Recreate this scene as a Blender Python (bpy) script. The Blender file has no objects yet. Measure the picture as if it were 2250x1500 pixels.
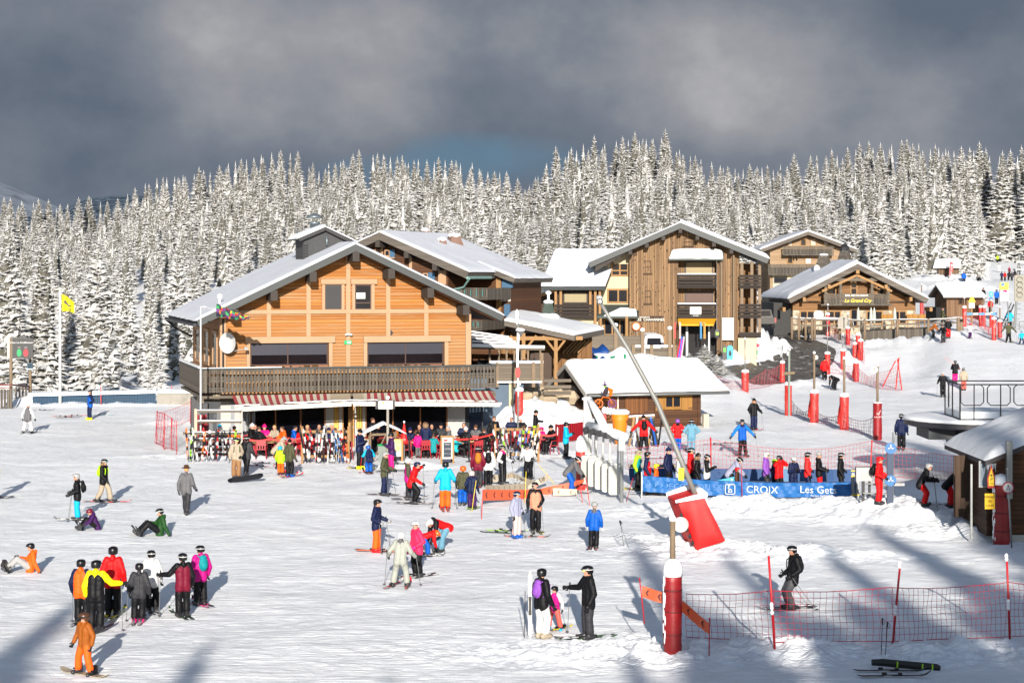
import bpy,bmesh,math,random
import numpy as np
from mathutils import Vector,Matrix
R=math.radians
SC=bpy.context.scene
COL=SC.collection
#  camera, world, sun, exposure
F=4200.0;HC=8.8;YH=600.0;CX=1125.0
SUN_EL=15.5;SUN_AZ=-2.0
cd=bpy.data.cameras.new("camera");cam=bpy.data.objects.new("camera",cd);COL.objects.link(cam)
cam.location=(0,0,HC);cam.rotation_euler=(R(90),0,0)
cd.sensor_width=36;cd.lens=F/2250*36;cd.shift_y=-(750-YH)/2250
cd.clip_start=.5;cd.clip_end=9000
SC.camera=cam
SC.view_settings.view_transform='Standard';SC.view_settings.look='None'
SC.view_settings.gamma=1;SC.view_settings.exposure=1.09
sd=bpy.data.lights.new("sun",'SUN');sun=bpy.data.objects.new("sun",sd);COL.objects.link(sun)
sd.energy=4.7;sd.angle=R(.55);sd.color=(1,.925,.82)
ldir=Vector((math.sin(R(SUN_AZ))*math.cos(R(SUN_EL)),math.cos(R(SUN_AZ))*math.cos(R(SUN_EL)),-math.sin(R(SUN_EL))))
sun.rotation_euler=ldir.to_track_quat('-Z','Y').to_euler();sun.location=(0,-60,60)
W=bpy.data.worlds.new("World");SC.world=W;W.use_nodes=True
def world():
 nt=W.node_tree;N=nt.nodes;L=nt.links
 for n in list(N):N.remove(n)
 def new(t,**k):
  n=N.new(t)
  for a,b in k.items():setattr(n,a,b)
  return n
 out=new('ShaderNodeOutputWorld');bg=new('ShaderNodeBackground');L.new(bg.outputs[0],out.inputs[0])
 sky=new('ShaderNodeTexSky',sky_type='NISHITA',sun_disc=False)
 sky.sun_elevation=R(SUN_EL);sky.sun_rotation=R(180+SUN_AZ);sky.altitude=1200;sky.dust_density=.4
 tc=new('ShaderNodeTexCoord');sep=new('ShaderNodeSeparateXYZ');L.new(tc.outputs['Generated'],sep.inputs[0])
 mp=new('ShaderNodeMapping');mp.inputs['Scale'].default_value=(1.0,1.0,1.3);mp.inputs['Location'].default_value=(.35,0,.1)
 L.new(tc.outputs['Generated'],mp.inputs[0])
 n1=new('ShaderNodeTexNoise');n1.inputs['Scale'].default_value=4.6;n1.inputs['Detail'].default_value=12;n1.inputs['Roughness'].default_value=.56
 n1.inputs['Distortion'].default_value=.0
 L.new(mp.outputs[0],n1.inputs['Vector'])
 def lobe(cx,cz,sx,sz,amt,prev):
  v=new('ShaderNodeVectorMath',operation='SUBTRACT');L.new(tc.outputs['Generated'],v.inputs[0]);v.inputs[1].default_value=(cx,0,cz)
  v2=new('ShaderNodeVectorMath',operation='MULTIPLY');L.new(v.outputs[0],v2.inputs[0]);v2.inputs[1].default_value=(1/sx,0,1/sz)
  ln=new('ShaderNodeVectorMath',operation='LENGTH');L.new(v2.outputs[0],ln.inputs[0])
  mr=new('ShaderNodeMapRange',interpolation_type='SMOOTHERSTEP');L.new(ln.outputs['Value'],mr.inputs[0]);mr.inputs[1].default_value=0;mr.inputs[2].default_value=1;mr.inputs[3].default_value=amt;mr.inputs[4].default_value=0
  ad=new('ShaderNodeMath',operation='ADD');L.new(prev,ad.inputs[0]);L.new(mr.outputs[0],ad.inputs[1]);return ad.outputs[0]
 base=new('ShaderNodeMath',operation='MULTIPLY_ADD');L.new(n1.outputs['Fac'],base.inputs[0]);base.inputs[1].default_value=.62;base.inputs[2].default_value=.165
 fac=lobe(-.115,.105,.13,.07,.075,base.outputs[0]);fac=lobe(.105,.110,.15,.07,.08,fac);fac=lobe(-.25,.06,.13,.09,-.07,fac);fac=lobe(0.02,.05,.35,.035,-.05,fac);fac=lobe(.22,.15,.10,.06,-.06,fac)
 cr=new('ShaderNodeValToRGB');L.new(fac,cr.inputs[0])
 e=cr.color_ramp.elements
 e[0].position=.40;e[0].color=(.056,.070,.094,1);e[1].position=.66;e[1].color=(.27,.265,.27,1)
 m_=e.new(.48);m_.color=(.092,.104,.126,1)
 m_=e.new(.56);m_.color=(.155,.158,.170,1)
 def blob(cx,cz,sx,sz):
  a=new('ShaderNodeMath',operation='SUBTRACT');L.new(sep.outputs[0],a.inputs[0]);a.inputs[1].default_value=cx
  a2=new('ShaderNodeMath',operation='DIVIDE');L.new(a.outputs[0],a2.inputs[0]);a2.inputs[1].default_value=sx
  b=new('ShaderNodeMath',operation='SUBTRACT');L.new(sep.outputs[2],b.inputs[0]);b.inputs[1].default_value=cz
  b2=new('ShaderNodeMath',operation='DIVIDE');L.new(b.outputs[0],b2.inputs[0]);b2.inputs[1].default_value=sz
  p=new('ShaderNodeMath',operation='POWER');L.new(a2.outputs[0],p.inputs[0]);p.inputs[1].default_value=2
  p.use_clamp=False
  q=new('ShaderNodeMath',operation='MULTIPLY');L.new(b2.outputs[0],q.inputs[0]);L.new(b2.outputs[0],q.inputs[1])
  p2=new('ShaderNodeMath',operation='MULTIPLY');L.new(a2.outputs[0],p2.inputs[0]);L.new(a2.outputs[0],p2.inputs[1])
  s=new('ShaderNodeMath',operation='ADD');L.new(q.outputs[0],s.inputs[0]);L.new(p2.outputs[0],s.inputs[1])
  n2=new('ShaderNodeTexNoise');n2.inputs['Scale'].default_value=30;n2.inputs['Detail'].default_value=8
  L.new(mp.outputs[0],n2.inputs['Vector'])
  s2=new('ShaderNodeMath',operation='MULTIPLY_ADD');L.new(n2.outputs['Fac'],s2.inputs[0]);s2.inputs[1].default_value=2.4;L.new(s.outputs[0],s2.inputs[2])
  r=new('ShaderNodeMapRange');L.new(s2.outputs[0],r.inputs[0]);r.inputs[1].default_value=2.7;r.inputs[2].default_value=.9
  r.inputs[3].default_value=0;r.inputs[4].default_value=.72
  return r
 b1=blob(-.018,.059,.050,.013)
 mx=new('ShaderNodeMixRGB');L.new(b1.outputs[0],mx.inputs[0]);L.new(cr.outputs[0],mx.inputs[1]);mx.inputs[2].default_value=(.060,.115,.165,1)
 b2=blob(-.070,.052,.028,.009)
 mx2=new('ShaderNodeMixRGB');L.new(b2.outputs[0],mx2.inputs[0]);L.new(mx.outputs[0],mx2.inputs[1]);mx2.inputs[2].default_value=(.065,.11,.155,1)
 r=new('ShaderNodeMapRange');L.new(sep.outputs[1],r.inputs[0]);r.inputs[1].default_value=-.35;r.inputs[2].default_value=.45
 r.inputs[3].default_value=0;r.inputs[4].default_value=1
 sc=new('ShaderNodeMixRGB',blend_type='MULTIPLY');sc.inputs[0].default_value=1;L.new(sky.outputs[0],sc.inputs[1]);sc.inputs[2].default_value=(.105,.096,.090,1)
 fin=new('ShaderNodeMixRGB');L.new(r.outputs[0],fin.inputs[0]);L.new(sc.outputs[0],fin.inputs[1]);L.new(mx2.outputs[0],fin.inputs[2])
 L.new(fin.outputs[0],bg.inputs[0]);bg.inputs[1].default_value=1.0
world()
#  helpers
def lin(h):
 if not isinstance(h,str):return tuple(h)
 h=h.lstrip('#');o=[]
 for i in (0,2,4):
  c=int(h[i:i+2],16)/255
  o.append(c/12.92 if c<=.04045 else ((c+.055)/1.055)**2.4)
 return tuple(o)
def T(o,label=None,cat=None,group=None,kind=None):
 if label:o['label']=label
 if cat:o['category']=cat
 if group:o['group']=group
 if kind:o['kind']=kind
 return o
def thing(name,label,cat,loc=(0,0,0),rz=0,group=None):
 o=bpy.data.objects.new(name,None);COL.objects.link(o);o.empty_display_size=.3
 o.location=loc;o.rotation_euler=(0,0,rz)
 return T(o,label,cat,group)
def link(name,me,parent=None):
 o=bpy.data.objects.new(name,me);COL.objects.link(o)
 if parent is not None:o.parent=parent
 return o
SPLIT={'purlin','post','wing_post','balcony_post','upright','pale_beam','side_balustrade','flank_post','corner_board','hinge','leg','trestle_leg','branch_post','picket','far_picket','wheel','clip','dining_chair','wall_rack','bracket','rafter_brace','balcony_joist','pole','canopy_post','shop_door_frame','awning_arm','post_snow','grey_stripe','icicle','shelf','turnstile_arm','glyph','rail_board','rail_snow'}
class MB:
 def __init__(s):s.v=[];s.f=[];s.m=[]
 def add(s,vs,fs,m=0):
  b=len(s.v);s.v+=[tuple(p)for p in vs]
  for f in fs:s.f.append(tuple(i+b for i in f));s.m.append(m)
  return s
 def box(s,x0,y0,z0,x1,y1,z1,m=0):
  if x1<x0:x0,x1=x1,x0
  if y1<y0:y0,y1=y1,y0
  if z1<z0:z0,z1=z1,z0
  return s.add([(x0,y0,z0),(x1,y0,z0),(x1,y1,z0),(x0,y1,z0),(x0,y0,z1),(x1,y0,z1),(x1,y1,z1),(x0,y1,z1)],[(0,3,2,1),(4,5,6,7),(0,1,5,4),(1,2,6,5),(2,3,7,6),(3,0,4,7)],m)
 def beam(s,p0,p1,w,h,up=(0,0,1),m=0):
  p0=Vector(p0);p1=Vector(p1);d=(p1-p0).normalized();up=Vector(up)
  if abs(d.dot(up))>.98:up=Vector((0,1,0))
  x=d.cross(up).normalized();z=x.cross(d).normalized()
  vs=[]
  for p in (p0,p1):
   for a,b in ((-1,-1),(1,-1),(1,1),(-1,1)):vs.append(p+x*(a*w/2)+z*(b*h/2))
  return s.add(vs,[(0,1,2,3),(7,6,5,4),(0,4,5,1),(1,5,6,2),(2,6,7,3),(3,7,4,0)],m)
 def tube(s,p0,p1,r0,r1=None,n=8,m=0,caps=True):
  return s.path([p0,p1],[r0,r0 if r1 is None else r1],n,m,caps)
 def path(s,pts,rs,n=8,m=0,caps=True):
  pts=[Vector(p)for p in pts]
  if not hasattr(rs,'__len__'):rs=[rs]*len(pts)
  vs=[];prev=None
  for i,p in enumerate(pts):
   d=(pts[min(i+1,len(pts)-1)]-pts[max(i-1,0)])
   d=d.normalized()if d.length>1e-9 else Vector((0,0,1))
   if prev is None:
    a=Vector((0,0,1))if abs(d.z)<.9 else Vector((1,0,0));x=d.cross(a).normalized()
   else:x=(prev-d*prev.dot(d)).normalized()
   prev=x;y=d.cross(x)
   for k in range(n):
    t=2*math.pi*k/n;vs.append(p+(x*math.cos(t)+y*math.sin(t))*rs[i])
  fs=[]
  for i in range(len(pts)-1):
   for k in range(n):
    a=i*n+k;b=i*n+(k+1)%n;fs.append((a,a+n,b+n,b))
  if caps:fs.append(tuple(range(n)));fs.append(tuple((len(pts)-1)*n+k for k in range(n-1,-1,-1)))
  return s.add(vs,fs,m)
 def prism(s,poly,a,b,axis='y',m=0):
  n=len(poly);vs=[]
  for t in (a,b):
   for u,w in poly:
    vs.append((u,t,w)if axis=='y' else ((t,u,w)if axis=='x' else (u,w,t)))
  fs=[tuple(range(n)),tuple(range(2*n-1,n-1,-1))]
  for i in range(n):j=(i+1)%n;fs.append((i,i+n,j+n,j))
  return s.add(vs,fs,m)
 def lathe(s,prof,c=(0,0,0),n=16,m=0,wob=0,seed=0):
  rnd=random.Random(seed);vs=[];c=Vector(c)
  ph=[rnd.uniform(0,6.28)for _ in range(4)]
  for r,z in prof:
   for k in range(n):
    t=2*math.pi*k/n;q=r*(1+wob*(math.sin(3*t+ph[0]+z*3)*.6+math.sin(5*t+ph[1]-z*5)*.4))
    vs.append(c+Vector((q*math.cos(t),q*math.sin(t),z)))
  fs=[]
  for i in range(len(prof)-1):
   for k in range(n):
    a=i*n+k;b=i*n+(k+1)%n;fs.append((a,b,b+n,a+n))
  fs.append(tuple(range(n-1,-1,-1)));fs.append(tuple((len(prof)-1)*n+k for k in range(n)))
  return s.add(vs,fs,m)
 def ell(s,c,r,n=12,m=0,mat=None):
  vs=[];fs=[];k2=n//2
  for i in range(k2+1):
   a=math.pi*i/k2
   for k in range(n):
    t=2*math.pi*k/n;p=Vector((r[0]*math.sin(a)*math.cos(t),r[1]*math.sin(a)*math.sin(t),r[2]*math.cos(a)))
    if mat:p=mat@p
    vs.append(p+Vector(c))
  for i in range(k2):
   for k in range(n):
    a=i*n+k;b=i*n+(k+1)%n;fs.append((a,a+n,b+n,b))
  return s.add(vs,fs,m)
 def quad(s,a,b,c,d,m=0):return s.add([a,b,c,d],[(0,1,2,3)],m)
 def mesh(s,name,mats,smooth=False):
  me=bpy.data.meshes.new(name);me.from_pydata(s.v,[],s.f)
  if not isinstance(mats,(list,tuple)):mats=[mats]
  for k in mats:me.materials.append(k)
  if len(mats)>1:me.polygons.foreach_set('material_index',s.m)
  if smooth:me.polygons.foreach_set('use_smooth',[True]*len(s.f))
  me.update();return me
 def build(s,name,mats,parent=None,smooth=False):
  if name in SPLIT and len(s.v)>=16:
   par=list(range(len(s.v)))
   def find(i):
    while par[i]!=i:par[i]=par[par[i]];i=par[i]
    return i
   for f in s.f:
    for k in f[1:]:par[find(k)]=find(f[0])
   groups={}
   for fi,f in enumerate(s.f):groups.setdefault(find(f[0]),[]).append(fi)
   if 1<len(groups)<=60:
    first=None
    for fl in groups.values():
     ids=sorted({i for k in fl for i in s.f[k]});mp={a:b for b,a in enumerate(ids)};q=MB()
     q.v=[s.v[i]for i in ids];q.f=[tuple(mp[i]for i in s.f[k])for k in fl];q.m=[s.m[k]for k in fl]
     o=link(name,q.mesh(name,mats,smooth),parent);first=first or o
    return first
  return link(name,s.mesh(name,mats,smooth),parent)
def gridmesh(name,P,mat,parent=None,smooth=True):
 ny,nx,_=P.shape;me=bpy.data.meshes.new(name)
 me.vertices.add(nx*ny);me.vertices.foreach_set('co',P.reshape(-1).astype(np.float32))
 i=np.arange(nx*ny).reshape(ny,nx)
 q=np.stack([i[:-1,:-1],i[:-1,1:],i[1:,1:],i[1:,:-1]],-1).reshape(-1,4)
 me.loops.add(q.size);me.loops.foreach_set('vertex_index',q.reshape(-1).astype(np.int32))
 me.polygons.add(len(q));me.polygons.foreach_set('loop_start',np.arange(0,q.size,4,dtype=np.int32))
 me.polygons.foreach_set('loop_total',np.full(len(q),4,dtype=np.int32))
 me.polygons.foreach_set('use_smooth',np.full(len(q),smooth))
 me.materials.append(mat);me.update(calc_edges=True);me.validate()
 return link(name,me,parent)
 #  materials
_mc={}
def nodes(name):
 m=bpy.data.materials.new(name);m.use_nodes=True
 nt=m.node_tree;b=nt.nodes['Principled BSDF']
 return m,nt,b
def nn(nt,t,ins=None,**k):
 n=nt.nodes.new(t)
 for a,v in k.items():setattr(n,a,v)
 for a,v in (ins or {}).items():
  if hasattr(v,'links')or isinstance(v,bpy.types.NodeSocket):nt.links.new(v,n.inputs[a])
  else:n.inputs[a].default_value=v
 return n
def mth(nt,op,a,b=None,c=None,clamp=False):
 n=nt.nodes.new('ShaderNodeMath');n.operation=op;n.use_clamp=clamp
 for i,v in enumerate((a,b,c)):
  if v is None:continue
  if isinstance(v,bpy.types.NodeSocket):nt.links.new(v,n.inputs[i])
  else:n.inputs[i].default_value=v
 return n.outputs[0]
def mix(nt,f,a,b,mode='MIX'):
 n=nt.nodes.new('ShaderNodeMixRGB');n.blend_type=mode
 for i,v in enumerate((f,a,b)):
  if isinstance(v,bpy.types.NodeSocket):nt.links.new(v,n.inputs[i])
  elif i==0:n.inputs[0].default_value=v
  else:n.inputs[i].default_value=(*lin(v),1)
 return n.outputs[0]
def ramp(nt,f,stops):
 n=nt.nodes.new('ShaderNodeValToRGB');nt.links.new(f,n.inputs[0]);e=n.color_ramp.elements
 e[0].position=stops[0][0];e[0].color=(*lin(stops[0][1]),1);e[1].position=stops[-1][0];e[1].color=(*lin(stops[-1][1]),1)
 for p,c in stops[1:-1]:q=e.new(p);q.color=(*lin(c),1)
 return n.outputs[0]
def mapr(nt,f,a,b,c=0.,d=1.):
 n=nt.nodes.new('ShaderNodeMapRange');nt.links.new(f,n.inputs[0])
 for i,v in enumerate((a,b,c,d)):n.inputs[i+1].default_value=v
 return n.outputs[0]
def noise(nt,vec,scale,detail=4,rough=.5,dist=0):
 return nn(nt,'ShaderNodeTexNoise',{'Vector':vec,'Scale':scale,'Detail':detail,'Roughness':rough,'Distortion':dist}).outputs['Fac']
def mapping(nt,vec,scale=(1,1,1),rot=(0,0,0),loc=(0,0,0)):
 return nn(nt,'ShaderNodeMapping',{'Vector':vec,'Scale':scale,'Rotation':rot,'Location':loc}).outputs[0]
def bump(nt,b,h,strength=.3,dist=.02,prev=None):
 ins={'Height':h,'Strength':strength,'Distance':dist}
 if prev is not None:ins['Normal']=prev
 n=nn(nt,'ShaderNodeBump',ins)
 if b is not None:nt.links.new(n.outputs[0],b.inputs['Normal'])
 return n.outputs[0]
def M(c,rough=.6,metal=0,var=.18,scale=3.,bmp=0.,bs=20.,name=None,spec=.4,dirt=None,emit=0):
 key=(c,rough,metal,var,scale,bmp,bs,spec,dirt,emit)
 if key in _mc:return _mc[key]
 m,nt,b=nodes(name or 'surface_'+str(c).strip('#'))
 tc=nn(nt,'ShaderNodeTexCoord').outputs['Object']
 base=tuple(x*(x/(x+.016))for x in lin(c));dk=tuple(x*(1-var)for x in base);lt=tuple(min(1,x*(1+var*.7))for x in base)
 f=noise(nt,tc,scale,6,.6)
 col=mix(nt,f,dk,lt)
 if dirt:col=mix(nt,mapr(nt,noise(nt,tc,scale*.6,5,.7),.5,.7),col,dirt)
 nt.links.new(col,b.inputs['Base Color'])
 b.inputs['Roughness'].default_value=rough;b.inputs['Metallic'].default_value=metal;b.inputs['Specular IOR Level'].default_value=spec
 if bmp:bump(nt,b,noise(nt,tc,bs,4),bmp,.02)
 if emit:
  nt.links.new(col,b.inputs['Emission Color']);b.inputs['Emission Strength'].default_value=emit
 _mc[key]=m;return m
def planks(name,c1,c2,axis='z',size=.14,grain=10,groove=.12,knots=0.,weather=None,dark=.35,fade=None):
 """boards stacked along `axis`, grain running across it"""
 KW=.56 if 'larch' in name or 'beam' in name else .43;c1=tuple(x*KW for x in lin(c1));c2=tuple(x*KW for x in lin(c2));weather=tuple(x*KW for x in lin(weather))if weather else None
 m,nt,b=nodes(name)
 tc=nn(nt,'ShaderNodeTexCoord').outputs['Object']
 sp=nn(nt,'ShaderNodeSeparateXYZ',{0:tc})
 a={'x':sp.outputs[0],'y':sp.outputs[1],'z':sp.outputs[2]}[axis]
 if axis=='x':a=mth(nt,'ADD',a,sp.outputs[1])
 q=mth(nt,'DIVIDE',a,size);fl=mth(nt,'FLOOR',q);fr=mth(nt,'FRACT',q)
 wn=nn(nt,'ShaderNodeTexWhiteNoise',{'W':fl},noise_dimensions='1D')
 sc={'x':(1/size,1/size,.5),'y':(.5,1/size,.5),'z':(.5,.5,1/size)}[axis]
 if axis=='x':sc=(2.5/size,2.5/size,.35)
 else:sc=(.7,.7,2.5/size)
 off=nn(nt,'ShaderNodeVectorMath',{0:tc,1:wn.outputs['Color']},operation='ADD').outputs[0]
 g=noise(nt,mapping(nt,off,sc),1.3,6,.65,.3)
 k=mth(nt,'MULTIPLY_ADD',wn.outputs['Value'],.55,mth(nt,'MULTIPLY',g,.6))
 col=mix(nt,mapr(nt,k,.15,.95),c1,c2)
 if weather:col=mix(nt,mapr(nt,noise(nt,mapping(nt,off,sc),.5,5,.7),.48,.68),col,weather)
 if knots:
  vo=nn(nt,'ShaderNodeTexVoronoi',{'Vector':mapping(nt,off,(5,5,2.2)if axis=='x' else (2.2,2.2,5)),'Scale':knots})
  col=mix(nt,mapr(nt,vo.outputs['Distance'],.24,.13),col,tuple(x*.18 for x in lin(c1)))
 if fade:col=mix(nt,mth(nt,'MULTIPLY',mapr(nt,mth(nt,'ADD',sp.outputs[2],mth(nt,'MULTIPLY',g,1.5)),fade[1],fade[0]),.6),col,tuple(x*.56 for x in fade[2]))
 gm=mth(nt,'MAXIMUM',mapr(nt,fr,groove,0),mapr(nt,fr,1-groove*.5,1))
 col=mix(nt,mth(nt,'MULTIPLY',gm,dark),col,(.01,.006,.004))
 nt.links.new(col,b.inputs['Base Color']);b.inputs['Roughness'].default_value=.72;b.inputs['Specular IOR Level'].default_value=.25
 h=mth(nt,'SUBTRACT',mth(nt,'MULTIPLY',g,.15),gm)
 bump(nt,b,h,.6,.02)
 return m
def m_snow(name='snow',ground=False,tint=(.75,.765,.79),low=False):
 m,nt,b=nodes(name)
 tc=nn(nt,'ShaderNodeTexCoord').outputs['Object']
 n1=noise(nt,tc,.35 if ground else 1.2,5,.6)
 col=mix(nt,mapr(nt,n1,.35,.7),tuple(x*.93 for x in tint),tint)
 b.inputs['Roughness'].default_value=.55;b.inputs['Specular IOR Level'].default_value=.22
 b.inputs['Subsurface Weight'].default_value=0
 if ground:
  hs=[]
  for i,(ang,sx,sy,w)in enumerate(((11,.14,6,.34),(-19,.12,5,.38),(34,.16,7,.42),(71,.2,6,.36),(-41,.15,7,.42),(19,.2,12,.3),(-6,.09,8,.22),(55,.15,9,.3),(-62,.15,8,.3))):
   v=mapping(nt,tc,(sx,sy,1),(0,0,R(ang)),(i*7.3,i*3.1,0))
   g=noise(nt,v,1.0,1.5,.5,.12)
   g=mth(nt,'ABSOLUTE',mth(nt,'SUBTRACT',g,.5))
   g=mapr(nt,g,0,.055)
   pm=mapr(nt,noise(nt,mapping(nt,tc,(1,1,1),(0,0,0),(i*11.,5.,0)),.14,3,.5),.50,.57)
   hs.append(mth(nt,'MULTIPLY',mth(nt,'MULTIPLY',g,pm),w))
  h=hs[0]
  for q in hs[1:]:h=mth(nt,'ADD',h,q)
  lm=mapr(nt,noise(nt,tc,.25,3,.6),.40,.62,.35,1.5)
  h=mth(nt,'ADD',h,mth(nt,'MULTIPLY',noise(nt,tc,4,8,.68),lm))
  h=mth(nt,'ADD',h,mth(nt,'MULTIPLY',noise(nt,tc,26,4,.65),.35))
  bump(nt,b,h,.68,.055)
  dm=mapr(nt,noise(nt,tc,.8,6,.7),.62,.8)
  col=mix(nt,mth(nt,'MULTIPLY',dm,.25),col,(.62,.60,.58))
 else:
  h=mth(nt,'ADD',noise(nt,tc,3.0,5,.6),mth(nt,'MULTIPLY',noise(nt,tc,30,3,.6),.15))
  bump(nt,b,h,.5,.07)
 nt.links.new(col,b.inputs['Base Color'])
 return m
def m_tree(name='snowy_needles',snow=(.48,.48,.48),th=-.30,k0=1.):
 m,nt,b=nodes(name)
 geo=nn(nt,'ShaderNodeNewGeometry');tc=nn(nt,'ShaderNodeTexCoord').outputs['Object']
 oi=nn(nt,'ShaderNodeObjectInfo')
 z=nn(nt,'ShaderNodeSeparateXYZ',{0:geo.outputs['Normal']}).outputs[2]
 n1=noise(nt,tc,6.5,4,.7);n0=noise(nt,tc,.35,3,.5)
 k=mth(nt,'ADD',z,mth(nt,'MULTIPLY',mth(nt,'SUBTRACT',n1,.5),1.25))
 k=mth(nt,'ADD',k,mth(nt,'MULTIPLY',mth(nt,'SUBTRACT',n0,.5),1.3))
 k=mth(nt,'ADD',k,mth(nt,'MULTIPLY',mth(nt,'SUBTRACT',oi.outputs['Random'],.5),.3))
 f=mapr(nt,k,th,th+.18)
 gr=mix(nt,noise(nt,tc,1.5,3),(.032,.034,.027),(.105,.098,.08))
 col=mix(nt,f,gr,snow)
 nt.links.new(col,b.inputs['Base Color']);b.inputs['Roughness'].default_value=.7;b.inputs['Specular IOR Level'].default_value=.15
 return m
def m_glass(name='window_glass',tint=(.008,.009,.013),trans=0.):
 m,nt,b=nodes(name)
 tc=nn(nt,'ShaderNodeTexCoord').outputs['Object']
 col=mix(nt,noise(nt,tc,.8,3),tuple(x*.6 for x in tint),tuple(x*1.5 for x in tint))
 nt.links.new(col,b.inputs['Base Color']);b.inputs['Roughness'].default_value=.14;b.inputs['Specular IOR Level'].default_value=.2
 bump(nt,b,noise(nt,tc,.5,1),.02,.05)
 if trans:
  tr=nn(nt,'ShaderNodeBsdfTransparent',{0:(.75,.78,.8,1)});ms=nn(nt,'ShaderNodeMixShader',{0:trans,1:b.outputs[0],2:tr.outputs[0]})
  nt.links.new(ms.outputs[0],nt.nodes['Material Output'].inputs[0])
 return m
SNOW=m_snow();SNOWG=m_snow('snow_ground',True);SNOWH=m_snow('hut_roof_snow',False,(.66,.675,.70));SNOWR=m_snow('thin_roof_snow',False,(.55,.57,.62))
GLASS=m_glass();GLASST=m_glass('clear_glass',(.008,.008,.014),.72)
TREE=m_tree();TREE2=m_tree('snowy_needles_thin',(.47,.47,.47),-.12);NEEDLE=m_tree('shaded_needles',(.43,.43,.43),.22)  # NEEDLE: sparse snow and dark tone paint in the shadow between branch layers
BARK=M((.05,.035,.025),.9,bmp=.5,name='bark')
#  noise + terrain
def _h(ix,iy,s):
 n=(ix.astype(np.int64)*374761393+iy.astype(np.int64)*668265263+s*974634777)&0x7fffffff
 n=((n^(n>>13))*1274126177)&0x7fffffff
 return ((n^(n>>16))&0xffff)/65535.0
def vn(x,y,s=0):
 x=np.asarray(x,float);y=np.asarray(y,float)
 x0=np.floor(x);y0=np.floor(y);fx=x-x0;fy=y-y0
 fx=fx*fx*(3-2*fx);fy=fy*fy*(3-2*fy)
 a=_h(x0,y0,s);b=_h(x0+1,y0,s);c=_h(x0,y0+1,s);d=_h(x0+1,y0+1,s)
 return (a*(1-fx)+b*fx)*(1-fy)+(c*(1-fx)+d*fx)*fy-.5
def fbm(x,y,s=0,o=4,g=.5):
 r=0;a=1;f=1
 for i in range(o):r=r+a*vn(x*f,y*f,s+i);a*=g;f*=2.03
 return r
TY=[0,100,112,125,140,155,170,190,220,260,300,370,430,480,700]
TP=[-900,0,400,620,800,1050,1130,1230,1300,1500,1600,1660,1720,1800,1880,2000,2100,2180,2260,3300]
TZ=[[0,0,0,0,0,-.5,-1,-1,-1,0,3,6,8,9,9],[0,0,0,0,0,-.5,-1,-1,-1,0,3,6,8,9,9],[0,0,0,0,0,-.5,-1,-.5,0,2,5,9,13,14,14],[0,0,0,0,0,0,0,1,2,5,8,13,18,19,19],[0,0,0,0,.5,1,1,2,3,5,8,12,16,17,17],[0,0,.6,2,2.4,2.6,2.6,3,4,5,7,10,13,14,14],[0,0,2.2,2.6,2.6,2.6,2.6,3,4,5,6,9,12,13,13],[0,0,1.2,2.6,2.7,2.3,2.2,2.5,4,6,8,12,15,16,16],[0,0,.1,2.5,2.7,2.2,2,2,4,7,9,14,18.5,19,19],[0,0,.0,1.2,2.2,1.9,1.5,2,4,7,10,16,20.5,21,21],[0,0,.0,.4,1.1,1.2,1.5,2,3.5,6,9,13,16,17,17],[0,0,0,0,.3,.9,1.7,2.4,3,5,8,11,14,15,15],[0,0,0,0,.0,.8,2.0,2.9,3.2,5,8,12,15,16,16],[0,0,0,0,.0,.5,2.0,3.0,3.3,5.5,8.5,13,17,18,18],[0,0,0,0,.0,.1,1.9,3.1,3.4,6,9,14,18,19,19],[0,0,0,0,.0,.6,2.4,3.2,3.8,6.3,8.7,13,17.5,19,19],[0,0,0,0,.15,1.8,3.1,4.6,5.6,7.0,8.1,10,14,16,16],[0,0,0,0,.4,2.0,3.0,4.1,5.1,6.4,7.3,7.6,11.4,14,14],[0,0,0,0,.7,2.1,3.0,3.6,4.6,6,7,7.3,11.4,14,14],[0,0,0,0,.7,2.1,3.0,3.6,4.6,6,7,7.3,11.4,14,14]]
TZ=np.array(TZ,float)
def tbase(X,Y):
 X=np.asarray(X,float);Y=np.asarray(Y,float)
 Yc=np.clip(Y,40,699);px=np.clip(CX+F*X/Yc,TP[0],TP[-1]-1)
 iy=np.clip(np.searchsorted(TY,Yc,'right')-1,0,len(TY)-2);ix=np.clip(np.searchsorted(TP,px,'right')-1,0,len(TP)-2)
 ty=np.array(TY,float);tp=np.array(TP,float)
 fy=(Yc-ty[iy])/(ty[iy+1]-ty[iy]);fx=(px-tp[ix])/(tp[ix+1]-tp[ix])
 fx=fx*fx*(3-2*fx)
 return (TZ[ix,iy]*(1-fx)+TZ[ix+1,iy]*fx)*(1-fy)+(TZ[ix,iy+1]*(1-fx)+TZ[ix+1,iy+1]*fx)*fy
PILES=[]
def pile(px,Y,rx,ry,h,ang=0,rough=.4):PILES.append(((px-CX)/F*Y,Y,rx,ry,R(ang),h,rough))
pile(1700,71.6,5.6,.9,.36,2,.6);pile(1560,70,3.0,1.1,.30,4,.6);pile(1930,70.2,3.0,1.3,.48,-8,.7)
pile(2020,67.5,3.0,1.3,.42,-25,.8);pile(2105,64.5,2.2,.9,.35,-20,.8)
pile(1530,61.2,2.2,.8,.32,0,.8);pile(1700,59.5,4.2,.9,.22,2,.8);pile(1410,63.5,1.5,.8,.15,0,.8)
pile(1660,44.5,6.5,.9,.10,2,.9);pile(2060,44.2,5.5,.8,.13,0,.9);pile(1420,45.2,1.6,1.2,.10,0,.9)
pile(1200,108,3.4,3.0,1.0,0,.5);pile(1160,104.5,1.8,2.2,.9,0,.5)
pile(1670,165,3.0,4.5,2.3,10,.7);pile(1645,158,2.3,3,1.5,0,.6);pile(1740,172,2.6,2.2,1.1,0,.7)
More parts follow.
